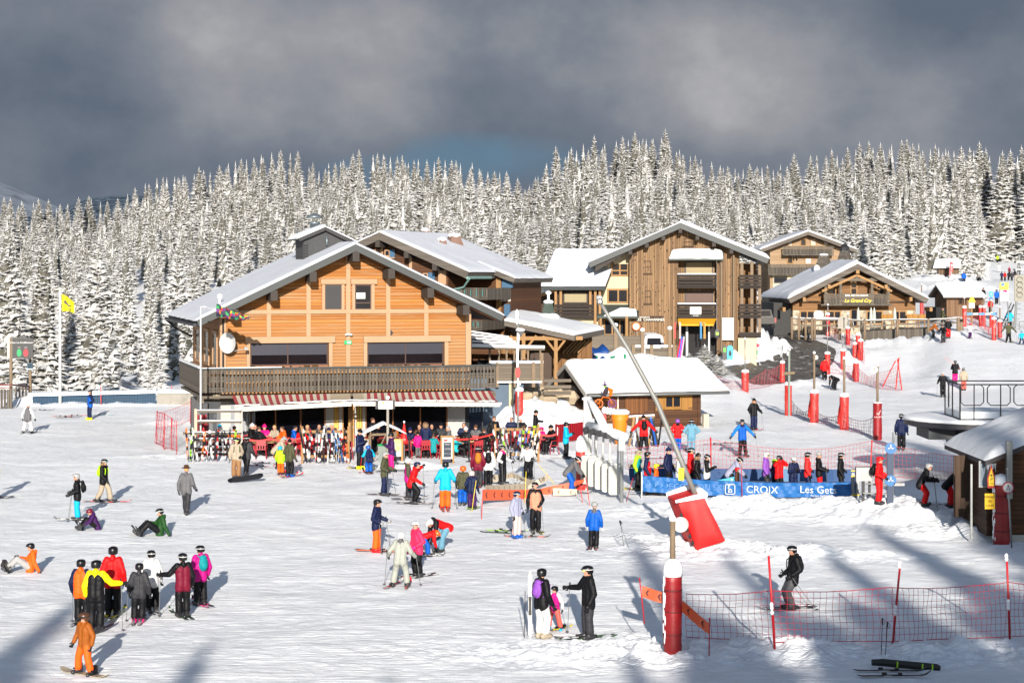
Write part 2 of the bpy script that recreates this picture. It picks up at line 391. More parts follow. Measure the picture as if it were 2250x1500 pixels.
pile(1760,170,5.2,1.4,.9,-20,.9);pile(1800,161,1.3,4.2,.8,-20,.9);pile(1850,166,2.6,2.2,.7,0,.7)
pile(1740,147.5,3.4,1.4,.35,12,.8);pile(1640,146,2.5,1.0,.4,0,.8)
pile(1950,174,6.0,1.6,.5,0,.6);pile(2060,172,3.6,1.6,.45,0,.6)
pile(2110,262,6,2.5,1.0,0,.5);pile(2080,285,5,3,.8,0,.5)
pile(70,128,3,1.0,.55,0,.6);pile(220,127,6,.8,.3,0,.5);pile(410,112,2.2,1.2,.35,0,.5)
pile(500,91,3.2,1.2,.25,0,.8);pile(880,86.5,1.8,.8,.28,0,.8);pile(1240,92,3,1.2,.2,0,.6)
pile(1560,150,3.2,1.6,.5,0,.7)
ROADPX=[(1590,822,6),(1640,826,7),(1695,820,7),(1745,803,5.5),(1776,786,4.6),(1786,771,4),(1772,757,3.6),(1742,746,3.2),(1712,739,3),(1690,736,3)]
def _roadline():
 ys=np.arange(120,230,.25);out=[]
 for px,py,w in ROADPX:
  X=(px-CX)/F*ys;d=HC-(py-YH)/F*ys-tbase(X,ys);k=int(np.argmax(d<=0));out.append((X[k],ys[k],w))
 L_=[]
 for i in range(len(out)-1):
  for k in range(6):
   t=k/6;a=out[max(i-1,0)];b_=out[i];c=out[i+1];d=out[min(i+2,len(out)-1)]
   L_.append(tuple(.5*((2*b_[j])+(-a[j]+c[j])*t+(2*a[j]-5*b_[j]+4*c[j]-d[j])*t*t+(-a[j]+3*b_[j]-3*c[j]+d[j])*t**3)for j in range(3)))
 return np.array(L_)
ROADL=_roadline()
def road_mask(X,Y):
 X=np.asarray(X,float);Y=np.asarray(Y,float);m=np.ones(X.shape);k=(Y>138)&(Y<215)&(X>10)&(X<36)
 if not np.any(k):return m
 x=X[k];y=Y[k];d=np.full(x.shape,99.)
 for a,b,w in ROADL:d=np.minimum(d,np.hypot(x-a,y-b)-w*.5)
 m[k]=np.clip((d+.2)/1.6,0,1);return m
def terrain(X,Y):
 z=tbase(X,Y);z0=z
 for (cx,cy,rx,ry,a,h,rg)in PILES:
  dx=X-cx;dy=Y-cy;u=(dx*math.cos(a)+dy*math.sin(a))/rx;w=(-dx*math.sin(a)+dy*math.cos(a))/ry
  d2=u*u+w*w
  if np.ndim(X)and not np.any(d2<9):continue
  g=np.exp(-d2*1.1)
  z=z+h*g*(1+rg*fbm(X*1.3,Y*1.3,7,3)*1.5)
 return z0+(z-z0)*road_mask(X,Y)
def detail(X,Y):
 near=np.clip((170-Y)/60,0,1)
 z=.16*fbm(X*.11,Y*.09,11,3)
 z=z+near*(.045*fbm(X*.9,Y*.9,3,3,.6)+.022*np.abs(fbm(X*3.1,Y*3.1,5,2)))
 g=0
 for (cx,cy,rx,ry,a,h,rg)in PILES:
  d2=((X-cx)/(rx+.6))**2+((Y-cy)/(ry+.6))**2
  g=g+np.exp(-d2)*rg
 z=z+np.clip(g,0,1.2)*(.16*fbm(X*2.3,Y*2.3,21,3,.6)+.05*fbm(X*7,Y*7,23,2,.6))
 return z*(.15+.85*road_mask(X,Y))
def zt(X,Y):return float(terrain(np.array([X],float),np.array([Y],float))[0]+detail(np.array([X],float),np.array([Y],float))[0])
_ys=np.concatenate([np.arange(38,130,.25),np.arange(130,520,.6)])
def ground(px,py):
 """world point where the line of sight through a photo pixel meets the snow"""
 X=(px-CX)/F*_ys;Zr=HC-(py-YH)/F*_ys
 d=Zr-(terrain(X,_ys)+detail(X,_ys));k=np.argmax(d<=0)
 if k==0:k=len(_ys)-1 if d[0]>0 else 1
 t=d[k-1]/(d[k-1]-d[k]+1e-9);Y=_ys[k-1]+t*(_ys[k]-_ys[k-1]);Y=float(min(max(Y,38),520))
 return Vector(((px-CX)/F*Y,Y,HC-(py-YH)/F*Y))
def P(px,py,Y):return Vector(((px-CX)/F*Y,Y,HC-(py-YH)/F*Y))
class Frame:
 def __init__(s,px,Y,z,deg):s.o=Vector(((px-CX)/F*Y,Y,z));s.a=R(deg)
 def L(s,px,py,c=0.):
  ca,sa=math.cos(s.a),math.sin(s.a)
  def rot(v):return Vector((ca*v.x+sa*v.y,-sa*v.x+ca*v.y,v.z))
  p=rot(Vector((0,0,HC))-s.o);d=rot(Vector(((px-CX)/F,1,(YH-py)/F)))
  t=(c-p.y)/d.y;q=p+d*t;return q.x,q.z
 def LX(s,px,py,c=0.):
  """same, on a plane of constant local x"""
  ca,sa=math.cos(s.a),math.sin(s.a)
  def rot(v):return Vector((ca*v.x+sa*v.y,-sa*v.x+ca*v.y,v.z))
  p=rot(Vector((0,0,HC))-s.o);d=rot(Vector(((px-CX)/F,1,(YH-py)/F)))
  t=(c-p.x)/d.x;q=p+d*t;return q.y,q.z
 def W(s,x,y,z):
  ca,sa=math.cos(s.a),math.sin(s.a);return Vector((s.o.x+ca*x-sa*y,s.o.y+sa*x+ca*y,s.o.z+z))
def build_ground():
 px=np.concatenate([np.linspace(-9000,-200,30)[:-1],np.linspace(-200,2450,900),np.linspace(2450,11000,30)[1:]])
 Yr=np.concatenate([np.linspace(-150,36,24)[:-1],1/np.linspace(1/36,1/150,620),np.linspace(151,480,250),[520,600,800,1200,2000,4000]])
 PX,YY=np.meshgrid(px,Yr);XX=(PX-CX)/F*np.maximum(YY,38)
 ZZ=terrain(XX,YY)+detail(XX,YY)
 ZZ=ZZ-np.clip((YY-520)/40,0,1)*6
 g=gridmesh('snow_ground',np.stack([XX,YY,ZZ],-1),SNOWG);T(g,kind='structure')
build_ground()
def crown_mesh(seed,h,r,dens=1.0,mat=None,lean=0.):
 rnd=random.Random(seed);V=[];Fc=[];MI={}
 nw=int(h/.60*dens);z0=h*.03
 for i in range(nw):
  t=(i+rnd.uniform(-.3,.3))/nw;z=z0+(h-z0)*t*.985
  R0=r*(1-t)**.76*(.93+.14*math.sin(t*9+seed))+.10
  nb=max(6,int((15-8*t)*dens))
  a0=rnd.uniform(0,6.28)
  for k in range(nb):
   if rnd.random()<.06:continue
   az=a0+6.283*k/nb+rnd.uniform(-.22,.22);L=R0*rnd.uniform(.70,1.13)
   ca,sa=math.cos(az),math.sin(az);zz=z+rnd.uniform(-.2,.2)
   droop=rnd.uniform(.32,.60)*(1-.45*t);ns=4 if L>1.2 else 3
   wid=min(.62,.20+.15*L)*rnd.uniform(.8,1.2)
   prev=None
   for j in range(ns+1):
    u=j/ns;d=.12*L+L*.88*u
    zc=zz-droop*L*(u**1.25)+(.10*L*max(0,u-.7)*3)
    w=wid*(1-u)**.6*(.55+.9*u)*rnd.uniform(.8,1.25)+.03
    sg=w*rnd.uniform(.35,.7)
    c=(ca*d,sa*d,zc);l=(ca*d-sa*w-ca*w*.35,sa*d+ca*w-sa*w*.35,zc-sg);q=(ca*d+sa*w-ca*w*.35,sa*d-ca*w-sa*w*.35,zc-sg)
    b=len(V);V+=[c,l,q]
    if prev is not None:
     p=prev
     Fc.append((p,b,b+1,p+1));Fc.append((p+2,b+2,b,p))
     for sidx,sgn in ((1,1),(2,-1)):
      for _q in range(2):
       e=V[b+sidx];ww=w*rnd.uniform(.35,.9)
       tip=(e[0]-sa*ww*sgn+ca*rnd.uniform(-.05,.18),e[1]+ca*ww*sgn+sa*rnd.uniform(-.05,.18),e[2]-ww*rnd.uniform(.3,1.1))
       nb_=len(V);V.append(tip);V.append(((V[p+sidx][0]+e[0])/2,(V[p+sidx][1]+e[1])/2,(V[p+sidx][2]+e[2])/2+.02))
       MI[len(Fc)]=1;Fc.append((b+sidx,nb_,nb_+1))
    prev=b
 b=len(V)  # added dark inner core, so gaps between branches look shadowed
 for i in range(13):
  t=i/12;q=r*.60*(1-t)**.8+.03
  for k in range(9):
   a=k*.698+i*.3;w=q*rnd.uniform(.75,1.15);V.append((w*math.cos(a),w*math.sin(a),h*.02+t*h*.94+rnd.uniform(-.2,.2)))
 for i in range(12):
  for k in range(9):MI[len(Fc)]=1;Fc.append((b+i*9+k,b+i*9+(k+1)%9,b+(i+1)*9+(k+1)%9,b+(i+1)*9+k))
 b=len(V)
 for k in range(5):
  a=k*1.257;V.append((.10*math.cos(a),.10*math.sin(a),h*.93))
 V.append((0,0,h+.1))
 for k in range(5):Fc.append((b+k,b+(k+1)%5,b+5))
 me=bpy.data.meshes.new('crown');me.from_pydata(V,[],Fc)
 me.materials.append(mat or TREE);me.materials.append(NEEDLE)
 for i,v in MI.items():me.polygons[i].material_index=v
 me.update();return me
CROWNS=[];TRUNKS=[]
for sd_,(h,r,dn)in enumerate(((20,3.8,1.3),(20,3.3,1.35),(20,4.2,1.3),(20,3.0,1.25),(20,3.6,1.2),(20,4.5,1.35),(20,3.9,1.2),(20,3.2,1.25))):
 CROWNS.append(crown_mesh(sd_+3,h,r,dn,TREE if sd_%4 else TREE2))
_t=MB();_t.path([(0,0,-1.5),(0,0,6),(.05,0,13),(0,0,19.8)],[.30,.22,.12,.02],7)
TRUNK=_t.mesh('trunk',BARK,True)
_small=[crown_mesh(50+i,9,2.0+i*.35,1.35,TREE)for i in range(3)]
NT=[0]
def spruce(X,Y,h,wide=1.,v=None,label=None,group=None,z=None,small=False,rz=None):
 rnd=random.Random(int(X*31+Y*17));NT[0]+=1
 z=zt(X,Y)if z is None else z
 o=thing('spruce_tree',label,'tree',(X,Y,z-.1),rnd.uniform(0,6.28)if rz is None else rz,group)
 o.rotation_euler[0]=rnd.uniform(-.02,.02);o.rotation_euler[1]=rnd.uniform(-.02,.02)
 s=h/(9 if small else 20)
 c=link('crown',(_small if small else CROWNS)[(rnd.randrange(3)if v is None else v%3)if small else (rnd.randrange(8)if v is None else v)],o);c.scale=(s*wide,s*wide,s)
 t=link('trunk',TRUNK,o);t.scale=(h/20*wide,h/20*wide,h/20)
 return o
SKY=[(-200,440),(0,428),(60,436),(140,444),(210,425),(250,440),(300,400),(370,380),(450,368),(500,352),(560,335),(640,325),(690,365),(760,342),(850,332),(900,342),(1000,350),(1040,350),(1100,372),(1165,402),(1195,352),(1240,322),(1300,308),(1400,300),(1465,295),(1500,330),(1560,345),(1620,362),(1700,360),(1800,335),(1900,322),(1990,308),(2080,318),(2160,322),(2250,322),(2500,330)]
def skyl(px):return float(np.interp(px,[a for a,b in SKY],[b for a,b in SKY]))
def forest():
 rnd=random.Random(5);cnt=0
 def region(px):
  for lim,s in ((250,'at the left edge of the forest'),(520,'in the forest left of the big chalet'),(800,'on the hill above the big chalet'),(1180,'in the forest behind the brown chalet'),(1500,'on the hill behind the plank apartment house'),(1760,'between the plank house and the upper chalet'),(2050,'in the forest behind the bar restaurant')):
   if px<lim:return s
  return 'in the forest above the right ski slope'
 rows=[(442,25,0),(402,38,22),(362,48,52),(322,58,86),(284,66,122),(246,76,158),(208,84,194)]
 for (Y0,step,drop)in rows:
  px=-40+rnd.uniform(0,step)
  while px<2300:
   Y=Y0+rnd.uniform(-12,12);p=px+rnd.uniform(-.3,.3)*step;px+=step*rnd.uniform(.75,1.2)
   if Y0<440 and p>2150:continue
   if Y0<380 and p>2060+max(0,Y0-330)*1.2:continue
   if Y0<300 and p>1990:continue
   if Y0<260 and p>1650:continue
   if Y0<220 and (p>480):continue
   X=(p-CX)/F*Y;z=zt(X,Y)
   top=skyl(p)+drop+rnd.choice([0,3,9,18,-2,26])+rnd.uniform(-8,8)
   if Y0==442:top=skyl(p)+rnd.choice([-13,-5,0,3,7,11,16])
   zt_=HC+(YH-top)*Y/F;h=min(max(zt_-z,11),27)
   wd=(.85+.4*rnd.random())*(20/h)**.35*(1.2 if Y0==442 else 1)
   far='distant' if Y0>380 else ('mid-distance' if Y0>300 else 'nearer')
   spruce(X,Y,h,wd,label='snow-covered spruce %s, one of the %s trees'%(region(p),far),group='%s spruces %s'%(far,region(p)))
   cnt+=1
 for (p,base,top,Y,wd,lab)in ((215,862,512,150,1.15,'large snow-laden spruce directly right of the yellow flag'),(95,850,500,148,1.1,'broad snowy spruce behind the flagpole'),(20,850,470,146,1.25,'darker spruce at the far left edge above the picket fence'),(330,858,560,160,1.0,'snowy spruce left of the big chalet balcony'),(150,858,540,172,.9,'snowy spruce showing right behind the yellow flag'),(275,858,520,182,.95,'tall snowy spruce between flag and chalet'),(392,858,520,175,.95,'tall snowy spruce just behind the left roof corner of the big chalet'),(1935,600,372,262,1.2,'large spruce with long drooping boughs right of the upper chalet'),(1880,600,395,270,1.0,'snowy spruce touching the upper chalet roof'),(2110,585,372,318,1.2,'large snowy spruce right behind the small upper hut'),(2020,596,415,300,1.0,'spruce left of the small upper hut'),(2062,592,365,312,1.0,'slim spruce right above the small upper hut roof'),(2150,583,400,345,.9,'spruce at the corner of the right ski slope'),(1640,640,415,235,.9,'snowy spruce between the plank house and the upper chalet'),(1665,640,385,250,.8,'narrow spruce left of the upper chalet roof')):
  X=(p-CX)/F*Y;z=HC-(base-YH)*Y/F;h=(base-top)*Y/F
  spruce(X,Y,h,wd*.82*(20/h)**.35,label=lab,z=min(z,zt(X,Y)))
  cnt+=1
 o=spruce((338-CX)/F*136,136,4.6,1.1,label='small dark spruce in the shade beside the chalet balcony',small=True);cnt+=1
 print('trees',cnt)
 V=[];Fc=[];ML=[];rnd=random.Random(9)
 base=[crown_mesh(90+i,18,2.5,.55)for i in range(3)]
 data=[]
 for me in base:
  mi_=[p.material_index for p in me.polygons]
  co=np.empty(len(me.vertices)*3);me.vertices.foreach_get('co',co);data.append((co.reshape(-1,3),[tuple(p.vertices)for p in me.polygons],mi_))
 for Y0 in (460,425,382,342,303):
  px=-60
  while px<2320:
   Y=Y0+rnd.uniform(-14,14);p=px;px+=rnd.uniform(34,62)*400/Y0*(.5 if Y0==460 else 1)
   if p>2100 and Y0<440:continue
   X=(p-CX)/F*Y;z=zt(X,Y);top=skyl(p)+(3 if Y0==460 else 18)+(460-Y0)*.42+rnd.uniform(0,12 if Y0==460 else 30)
   h=min(max(HC+(YH-top)*Y/F-z,9),24);co,fs,mi_=data[rnd.randrange(3)];a=rnd.uniform(0,6.28);s=h/18;b=len(V)
   q=co.copy();q[:,0]=(co[:,0]*math.cos(a)-co[:,1]*math.sin(a))*s*.95+X;q[:,1]=(co[:,0]*math.sin(a)+co[:,1]*math.cos(a))*s*.95+Y;q[:,2]=co[:,2]*s+z
   V+=q.tolist();Fc+=[tuple(i+b for i in f)for f in fs];ML+=mi_
 me=bpy.data.meshes.new('forest');me.from_pydata(V,[],Fc);me.materials.append(TREE);me.materials.append(NEEDLE);me.polygons.foreach_set('material_index',ML);me.update()
 o=link('forest',me);T(o,'dense snowy spruce wood filling the gaps between the nearer trees','forest',kind='stuff')
forest()
SH=1/math.tan(R(SUN_EL))
def shade_tree(px,py,h,lab,wide=1.):
 g=ground(px,py);Y=g.y-h*SH;X=g.x-math.tan(R(SUN_AZ))*h*SH
 if Y>-4:Y=-4;h=(g.y+4)/SH
 spruce(X,Y,h,wide*.72,label=lab,z=0)
_NUM='one two three four five six seven eight nine ten eleven twelve thirteen fourteen fifteen sixteen seventeen eighteen nineteen twenty twenty-one twenty-two twenty-three twenty-four'.split()
for i,(X,Yt,w)in enumerate(((-7.3,47.6,.9),(-2.7,43.8,.8),(-11.9,54,.8),(3.5,67,.62),(2.4,47,.8),(5.3,52,1.5),(7.4,51,1.6),(9.3,53.5,1.6),(11.4,52.5,1.6),(13.3,55,1.6),(6.6,64,.55),(9.9,66,.6),(12.6,70,.7),(15.2,84,1.0),(17.0,92,1.0),(18.9,98,1.1),(21.0,104,1.1),(23.6,110,1.3),(15.9,68,1.3),(4.4,46,1.1))):
 Yb=-8-(i*5)%7;spruce(X-math.tan(R(SUN_AZ))*(Yt-Yb),Yb,(Yt-Yb)/SH,w*1.2,label='spruce out of view behind the viewpoint, number %s of a loose row'%_NUM[i],z=0)
def hills():
 def ridge(name,pts,Y,mat,dep):
  px=np.linspace(-400,700,120);top=np.interp(px,[a for a,b in pts],[b for a,b in pts])+3*fbm(px*.05,px*0,4,3)
  rows=[]
  for t in np.linspace(0,1,14):
   yy=Y+dep*t;z=HC+(YH-top)*(Y+dep)/F*t+(t-1)*40+12*fbm(px*.03,px*0+t*6,8,3)*t*(1-t)*4
   rows.append(np.stack([(px-CX)/F*yy,np.full_like(px,yy),z],-1))
  T(gridmesh(name,np.array(rows),mat),kind='structure')
 m,nt,b=nodes('far_forest');tc=nn(nt,'ShaderNodeTexCoord').outputs['Object']
 f=noise(nt,mapping(nt,tc,(.12,.12,.05)),1,6,.75)
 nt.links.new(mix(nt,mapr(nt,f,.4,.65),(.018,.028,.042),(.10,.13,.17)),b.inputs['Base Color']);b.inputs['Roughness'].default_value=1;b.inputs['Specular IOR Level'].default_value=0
 ridge('far_hill',[(-400,520),(120,470),(150,456),(180,440),(230,432),(280,429),(340,430),(420,436),(700,470)],1300,m,500)
 m2,nt,b=nodes('far_snow');tc=nn(nt,'ShaderNodeTexCoord').outputs['Object']
 f=noise(nt,mapping(nt,tc,(.02,.02,.04)),1,6,.75)
 nt.links.new(mix(nt,mapr(nt,f,.45,.7),(.14,.17,.22),(.05,.065,.09)),b.inputs['Base Color']);b.inputs['Roughness'].default_value=1  # cloud shade over the mountain is put into this bluish-grey snow colour
 ridge('far_mountain',[(-400,330),(-100,380),(0,399),(40,418),(110,445),(170,475),(700,560)],2200,m2,900)
hills()
#  buildings
W_ORANGE=planks('larch_boards',(.34,.115,.02),(.62,.245,.05),'z',.17,groove=.13,dark=.62,weather=(.50,.30,.16),fade=(5.0,7.6,(.50,.28,.13)))
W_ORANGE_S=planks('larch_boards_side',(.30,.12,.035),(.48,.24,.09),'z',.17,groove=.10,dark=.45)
W_BEAM=planks('larch_beam',(.46,.27,.15),(.60,.39,.24),'z',9.,groove=.001,dark=.1)
W_DARKBR=planks('dark_brown_boards',(.085,.032,.014),(.20,.085,.035),'z',.18,groove=.10,dark=.5)
W_HUT=planks('hut_boards',(.075,.030,.013),(.17,.072,.030),'z',.15,groove=.12,dark=.6)
W_HUTDOOR=planks('hut_door_boards',(.16,.058,.018),(.33,.13,.04),'x',.14,groove=.10,dark=.6)
W_SHUTTER=planks('honey_shutter',(.42,.19,.04),(.62,.32,.08),'x',.12,groove=.08,dark=.4)
W_VERT=planks('vertical_planks',(.17,.095,.045),(.56,.34,.17),'x',.19,groove=.10,knots=1.0,weather=(.19,.115,.065),dark=.95)
W_VERTD=planks('vertical_planks_dark',(.05,.028,.017),(.13,.075,.045),'x',.17,groove=.1,dark=.6)
W_GREY=planks('weathered_grey_wood',(.10,.085,.07),(.25,.22,.18),'x',.16,groove=.10,dark=.7,weather=(.10,.085,.07))
W_GREYH=planks('weathered_grey_boards',(.14,.11,.085),(.30,.25,.19),'z',.16,groove=.08,dark=.6)
W_BALC=planks('dark_balcony_boards',(.028,.020,.016),(.062,.045,.036),'z',.22,groove=.12,dark=.8)
W_PALE=planks('pale_wood_boards',(.44,.28,.16),(.62,.43,.27),'z',.16,groove=.10,dark=.45)
W_CRY=planks('amber_old_boards',(.22,.10,.035),(.48,.25,.10),'z',.24,groove=.06,dark=.5,weather=(.20,.11,.06))
W_POST=M((.17,.125,.085),.85,var=.35,scale=6,bmp=.4,name='old_post_wood')
W_RAW=M((.25,.145,.065),.8,var=.3,scale=4,bmp=.3,name='raw_timber')
W_DKTIM=M((.045,.038,.034),.8,var=.3,scale=4,bmp=.2,name='dark_timber')
FASC=M((.045,.05,.052),.55,var=.2,scale=2,name='dark_metal_fascia')
FASCW=planks('weathered_fascia',(.13,.11,.095),(.26,.225,.19),'z',.30,groove=.05,dark=.4)
METAL=M((.22,.23,.23),.45,.6,var=.2,name='galvanised_metal')
DKMET=M((.03,.03,.033),.5,.3,name='dark_metal')
WHITE=M((.34,.33,.32),.7,var=.06,name='white_render')
CREAM=M((.42,.36,.24),.8,var=.06,name='cream_render')
CONC=M((.24,.225,.20),.85,var=.3,scale=1.5,dirt=(.16,.15,.13),bmp=.3,name='old_concrete')
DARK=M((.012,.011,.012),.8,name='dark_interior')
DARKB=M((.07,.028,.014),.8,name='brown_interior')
STONE=None
def m_stone():
 m,nt,b=nodes('rubble_stone');tc=nn(nt,'ShaderNodeTexCoord').outputs['Object']
 v=nn(nt,'ShaderNodeTexVoronoi',{'Vector':tc,'Scale':3.2},feature='DISTANCE_TO_EDGE')
 v2=nn(nt,'ShaderNodeTexVoronoi',{'Vector':tc,'Scale':3.2})
 c=ramp(nt,nn(nt,'ShaderNodeSeparateColor',{0:v2.outputs['Color']}).outputs[0],[(0,(.16,.12,.08)),(.5,(.30,.25,.18)),(1,(.42,.36,.27))])
 e=mapr(nt,v.outputs['Distance'],0,.05)
 nt.links.new(mix(nt,e,(.20,.18,.15),c),b.inputs['Base Color']);b.inputs['Roughness'].default_value=.9
 bump(nt,b,e,.6,.04);return m
STONE=m_stone()
def text(s,size,parent,loc,mat,rot=(R(90),0,0),ext=.004,name='lettering',align='CENTER',sx=1.,shear=0):
 cu=bpy.data.curves.new('t','FONT');cu.body=s;cu.size=size;cu.extrude=ext;cu.align_x=align;cu.align_y='CENTER';cu.shear=shear
 cu.resolution_u=3
 o=bpy.data.objects.new('t',cu);COL.objects.link(o);dg=bpy.context.evaluated_depsgraph_get()
 me=bpy.data.meshes.new_from_object(o.evaluated_get(dg));bpy.data.objects.remove(o);bpy.data.curves.remove(cu)
 me.materials.clear();me.materials.append(mat)
 q=link(name,me,parent);q.location=loc;q.rotation_euler=rot;q.scale=(sx,1,1);return q
def slab(name,A,B,C_,D,th,parent,mat=None,nx=40,ny=16,rnd=.35,seed=0,wav=.35,over=.06):
 """snow lying on a sloped roof; A,B along the eave, D,C along the ridge"""
 A,B,C_,D=map(Vector,(A,B,C_,D));up=Vector((0,0,1))
 u=np.linspace(0,1,nx);v=np.linspace(0,1,ny)
 u=.5-.5*np.cos(u*math.pi);v=.5-.5*np.cos(v*math.pi)
 lu=(B-A).length;lv=(D-A).length
 G=np.zeros((ny+2,nx+2,3))
 for j in range(-1,ny+1):
  for i in range(-1,nx+1):
   uu=u[min(max(i,0),nx-1)];vv=v[min(max(j,0),ny-1)]
   p=(A*(1-uu)+B*uu)*(1-vv)+(D*(1-uu)+C_*uu)*vv
   e=min(uu*lu,(1-uu)*lu,vv*lv)
   t=th*(1-math.exp(-(e+.03)/(rnd*.35)))
   if i in (-1,nx)or j in (-1,ny):t=0
   else:t+=th*wav*(fbm(np.array(p.x*.8+seed*9),np.array(p.y*.8+p.z*.6),2,3))*min(1,e*3)
   p=p+up*max(t,0)
   if j<=0:
    p=p+(A-D).normalized()*(over*(1+1.5*float(vn(np.array(uu*lu*1.7),np.array(seed*3.3),4))))
   G[j+1,i+1]=p
 return gridmesh(name,G,mat or SNOW,parent)
def roof(parent,apexF,eaveF,depth,th,fasc,snow_th=.16,side='l',soff=None,ov=0.,seed=0,name='roof',snow=True,nseg=30):
 """one pitch of a gable roof: apexF/eaveF are (x,z) at the top surface, running from y0 to y1"""
 (ax,az),(ex,ez)=apexF,eaveF;y0,y1=depth
 d=Vector((ex-ax,0,ez-az)).normalized();n=Vector((-d.z,0,d.x));n=n if n.z>0 else -n
 b=MB()
 p=[(ax,az),(ex,ez),(ex-n.x*th,ez-n.z*th),(ax,az-th/abs(n.z))]
 b.prism(p,y0,y1);o=b.build(name,fasc,parent)
 if snow:
  g=.02
  A,B_,C_,D=(ex,y0+g,ez+.004),(ex,y1-g,ez+.004),(ax,y1-g,az+.004),(ax,y0+g,az+.004)
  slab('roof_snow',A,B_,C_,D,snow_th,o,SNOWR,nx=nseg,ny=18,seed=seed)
 return o
def window(parent,x0,x1,z0,z1,y,frame,fw=.07,mull=(),trans=(),glass=None,d=.06,sill=None,name='window',axis='y',blind=None):
 """frame of bars standing proud of the wall, with its pane as a sub-part"""
 if x1<x0:x0,x1=x1,x0
 if z1<z0:z0,z1=z1,z0
 b=MB();g=MB()
 def bx(m,a0,b0,a1,b1,ya,yb):
  if axis=='y':m.box(a0,ya,b0,a1,yb,b1)
  else:m.box(ya,a0,b0,yb,a1,b1)
 s=-1 if axis=='y' else -1
 bx(b,x0,z0,x0+fw,z1,y-d,y+.02);bx(b,x1-fw,z0,x1,z1,y-d,y+.02)
 bx(b,x0+fw,z1-fw,x1-fw,z1,y-d,y+.02);bx(b,x0+fw,z0,x1-fw,z0+fw,y-d,y+.02)
 for t in mull:xx=x0+(x1-x0)*t;bx(b,xx-fw*.45,z0+fw,xx+fw*.45,z1-fw,y-d+.004,y+.015)
 for t in trans:zz=z0+(z1-z0)*t;bx(b,x0+fw,zz-fw*.4,x1-fw,zz+fw*.4,y-d+.008,y+.012)
 if sill:bx(b,x0-.06,z0-.07,x1+.06,z0-.004,y-d-.08,y+.02)
 o=b.build(name,frame,parent)
 bx(g,x0+fw-.005,z0+fw-.005,x1-fw+.005,z1-fw+.005,y-.018,y-.006);g.build('pane',glass or GLASS,o)
 if blind:
  q=MB();t=blind[1];bx(q,x0+fw,z1-fw-(z1-z0-2*fw)*t,x1-fw,z1-fw-.002,y-.04,y-.022);q.build('blind',blind[0],o)
 return o
def wall_open(b,x0,x1,z0,z1,y0,y1,ops,m=0):
 """wall slab in the x-z plane from y0 to y1 with rectangular openings (xa,xb,za,zb)"""
 xs=sorted({x0,x1,*[q for o in ops for q in o[:2]]})
 for i in range(len(xs)-1):
  a,c=xs[i],xs[i+1];mid=(a+c)/2;cuts=sorted([(o[2],o[3])for o in ops if o[0]<=mid<=o[1]]);z=z0
  for s,e in cuts:
   if s>z:b.box(a,y0,z,c,y1,s,m)
   z=e
  if z<z1:b.box(a,y0,z,c,y1,z1,m)
def place(fr,name,label,cat='building',group=None):return thing(name,label,cat,fr.o,fr.a,group)
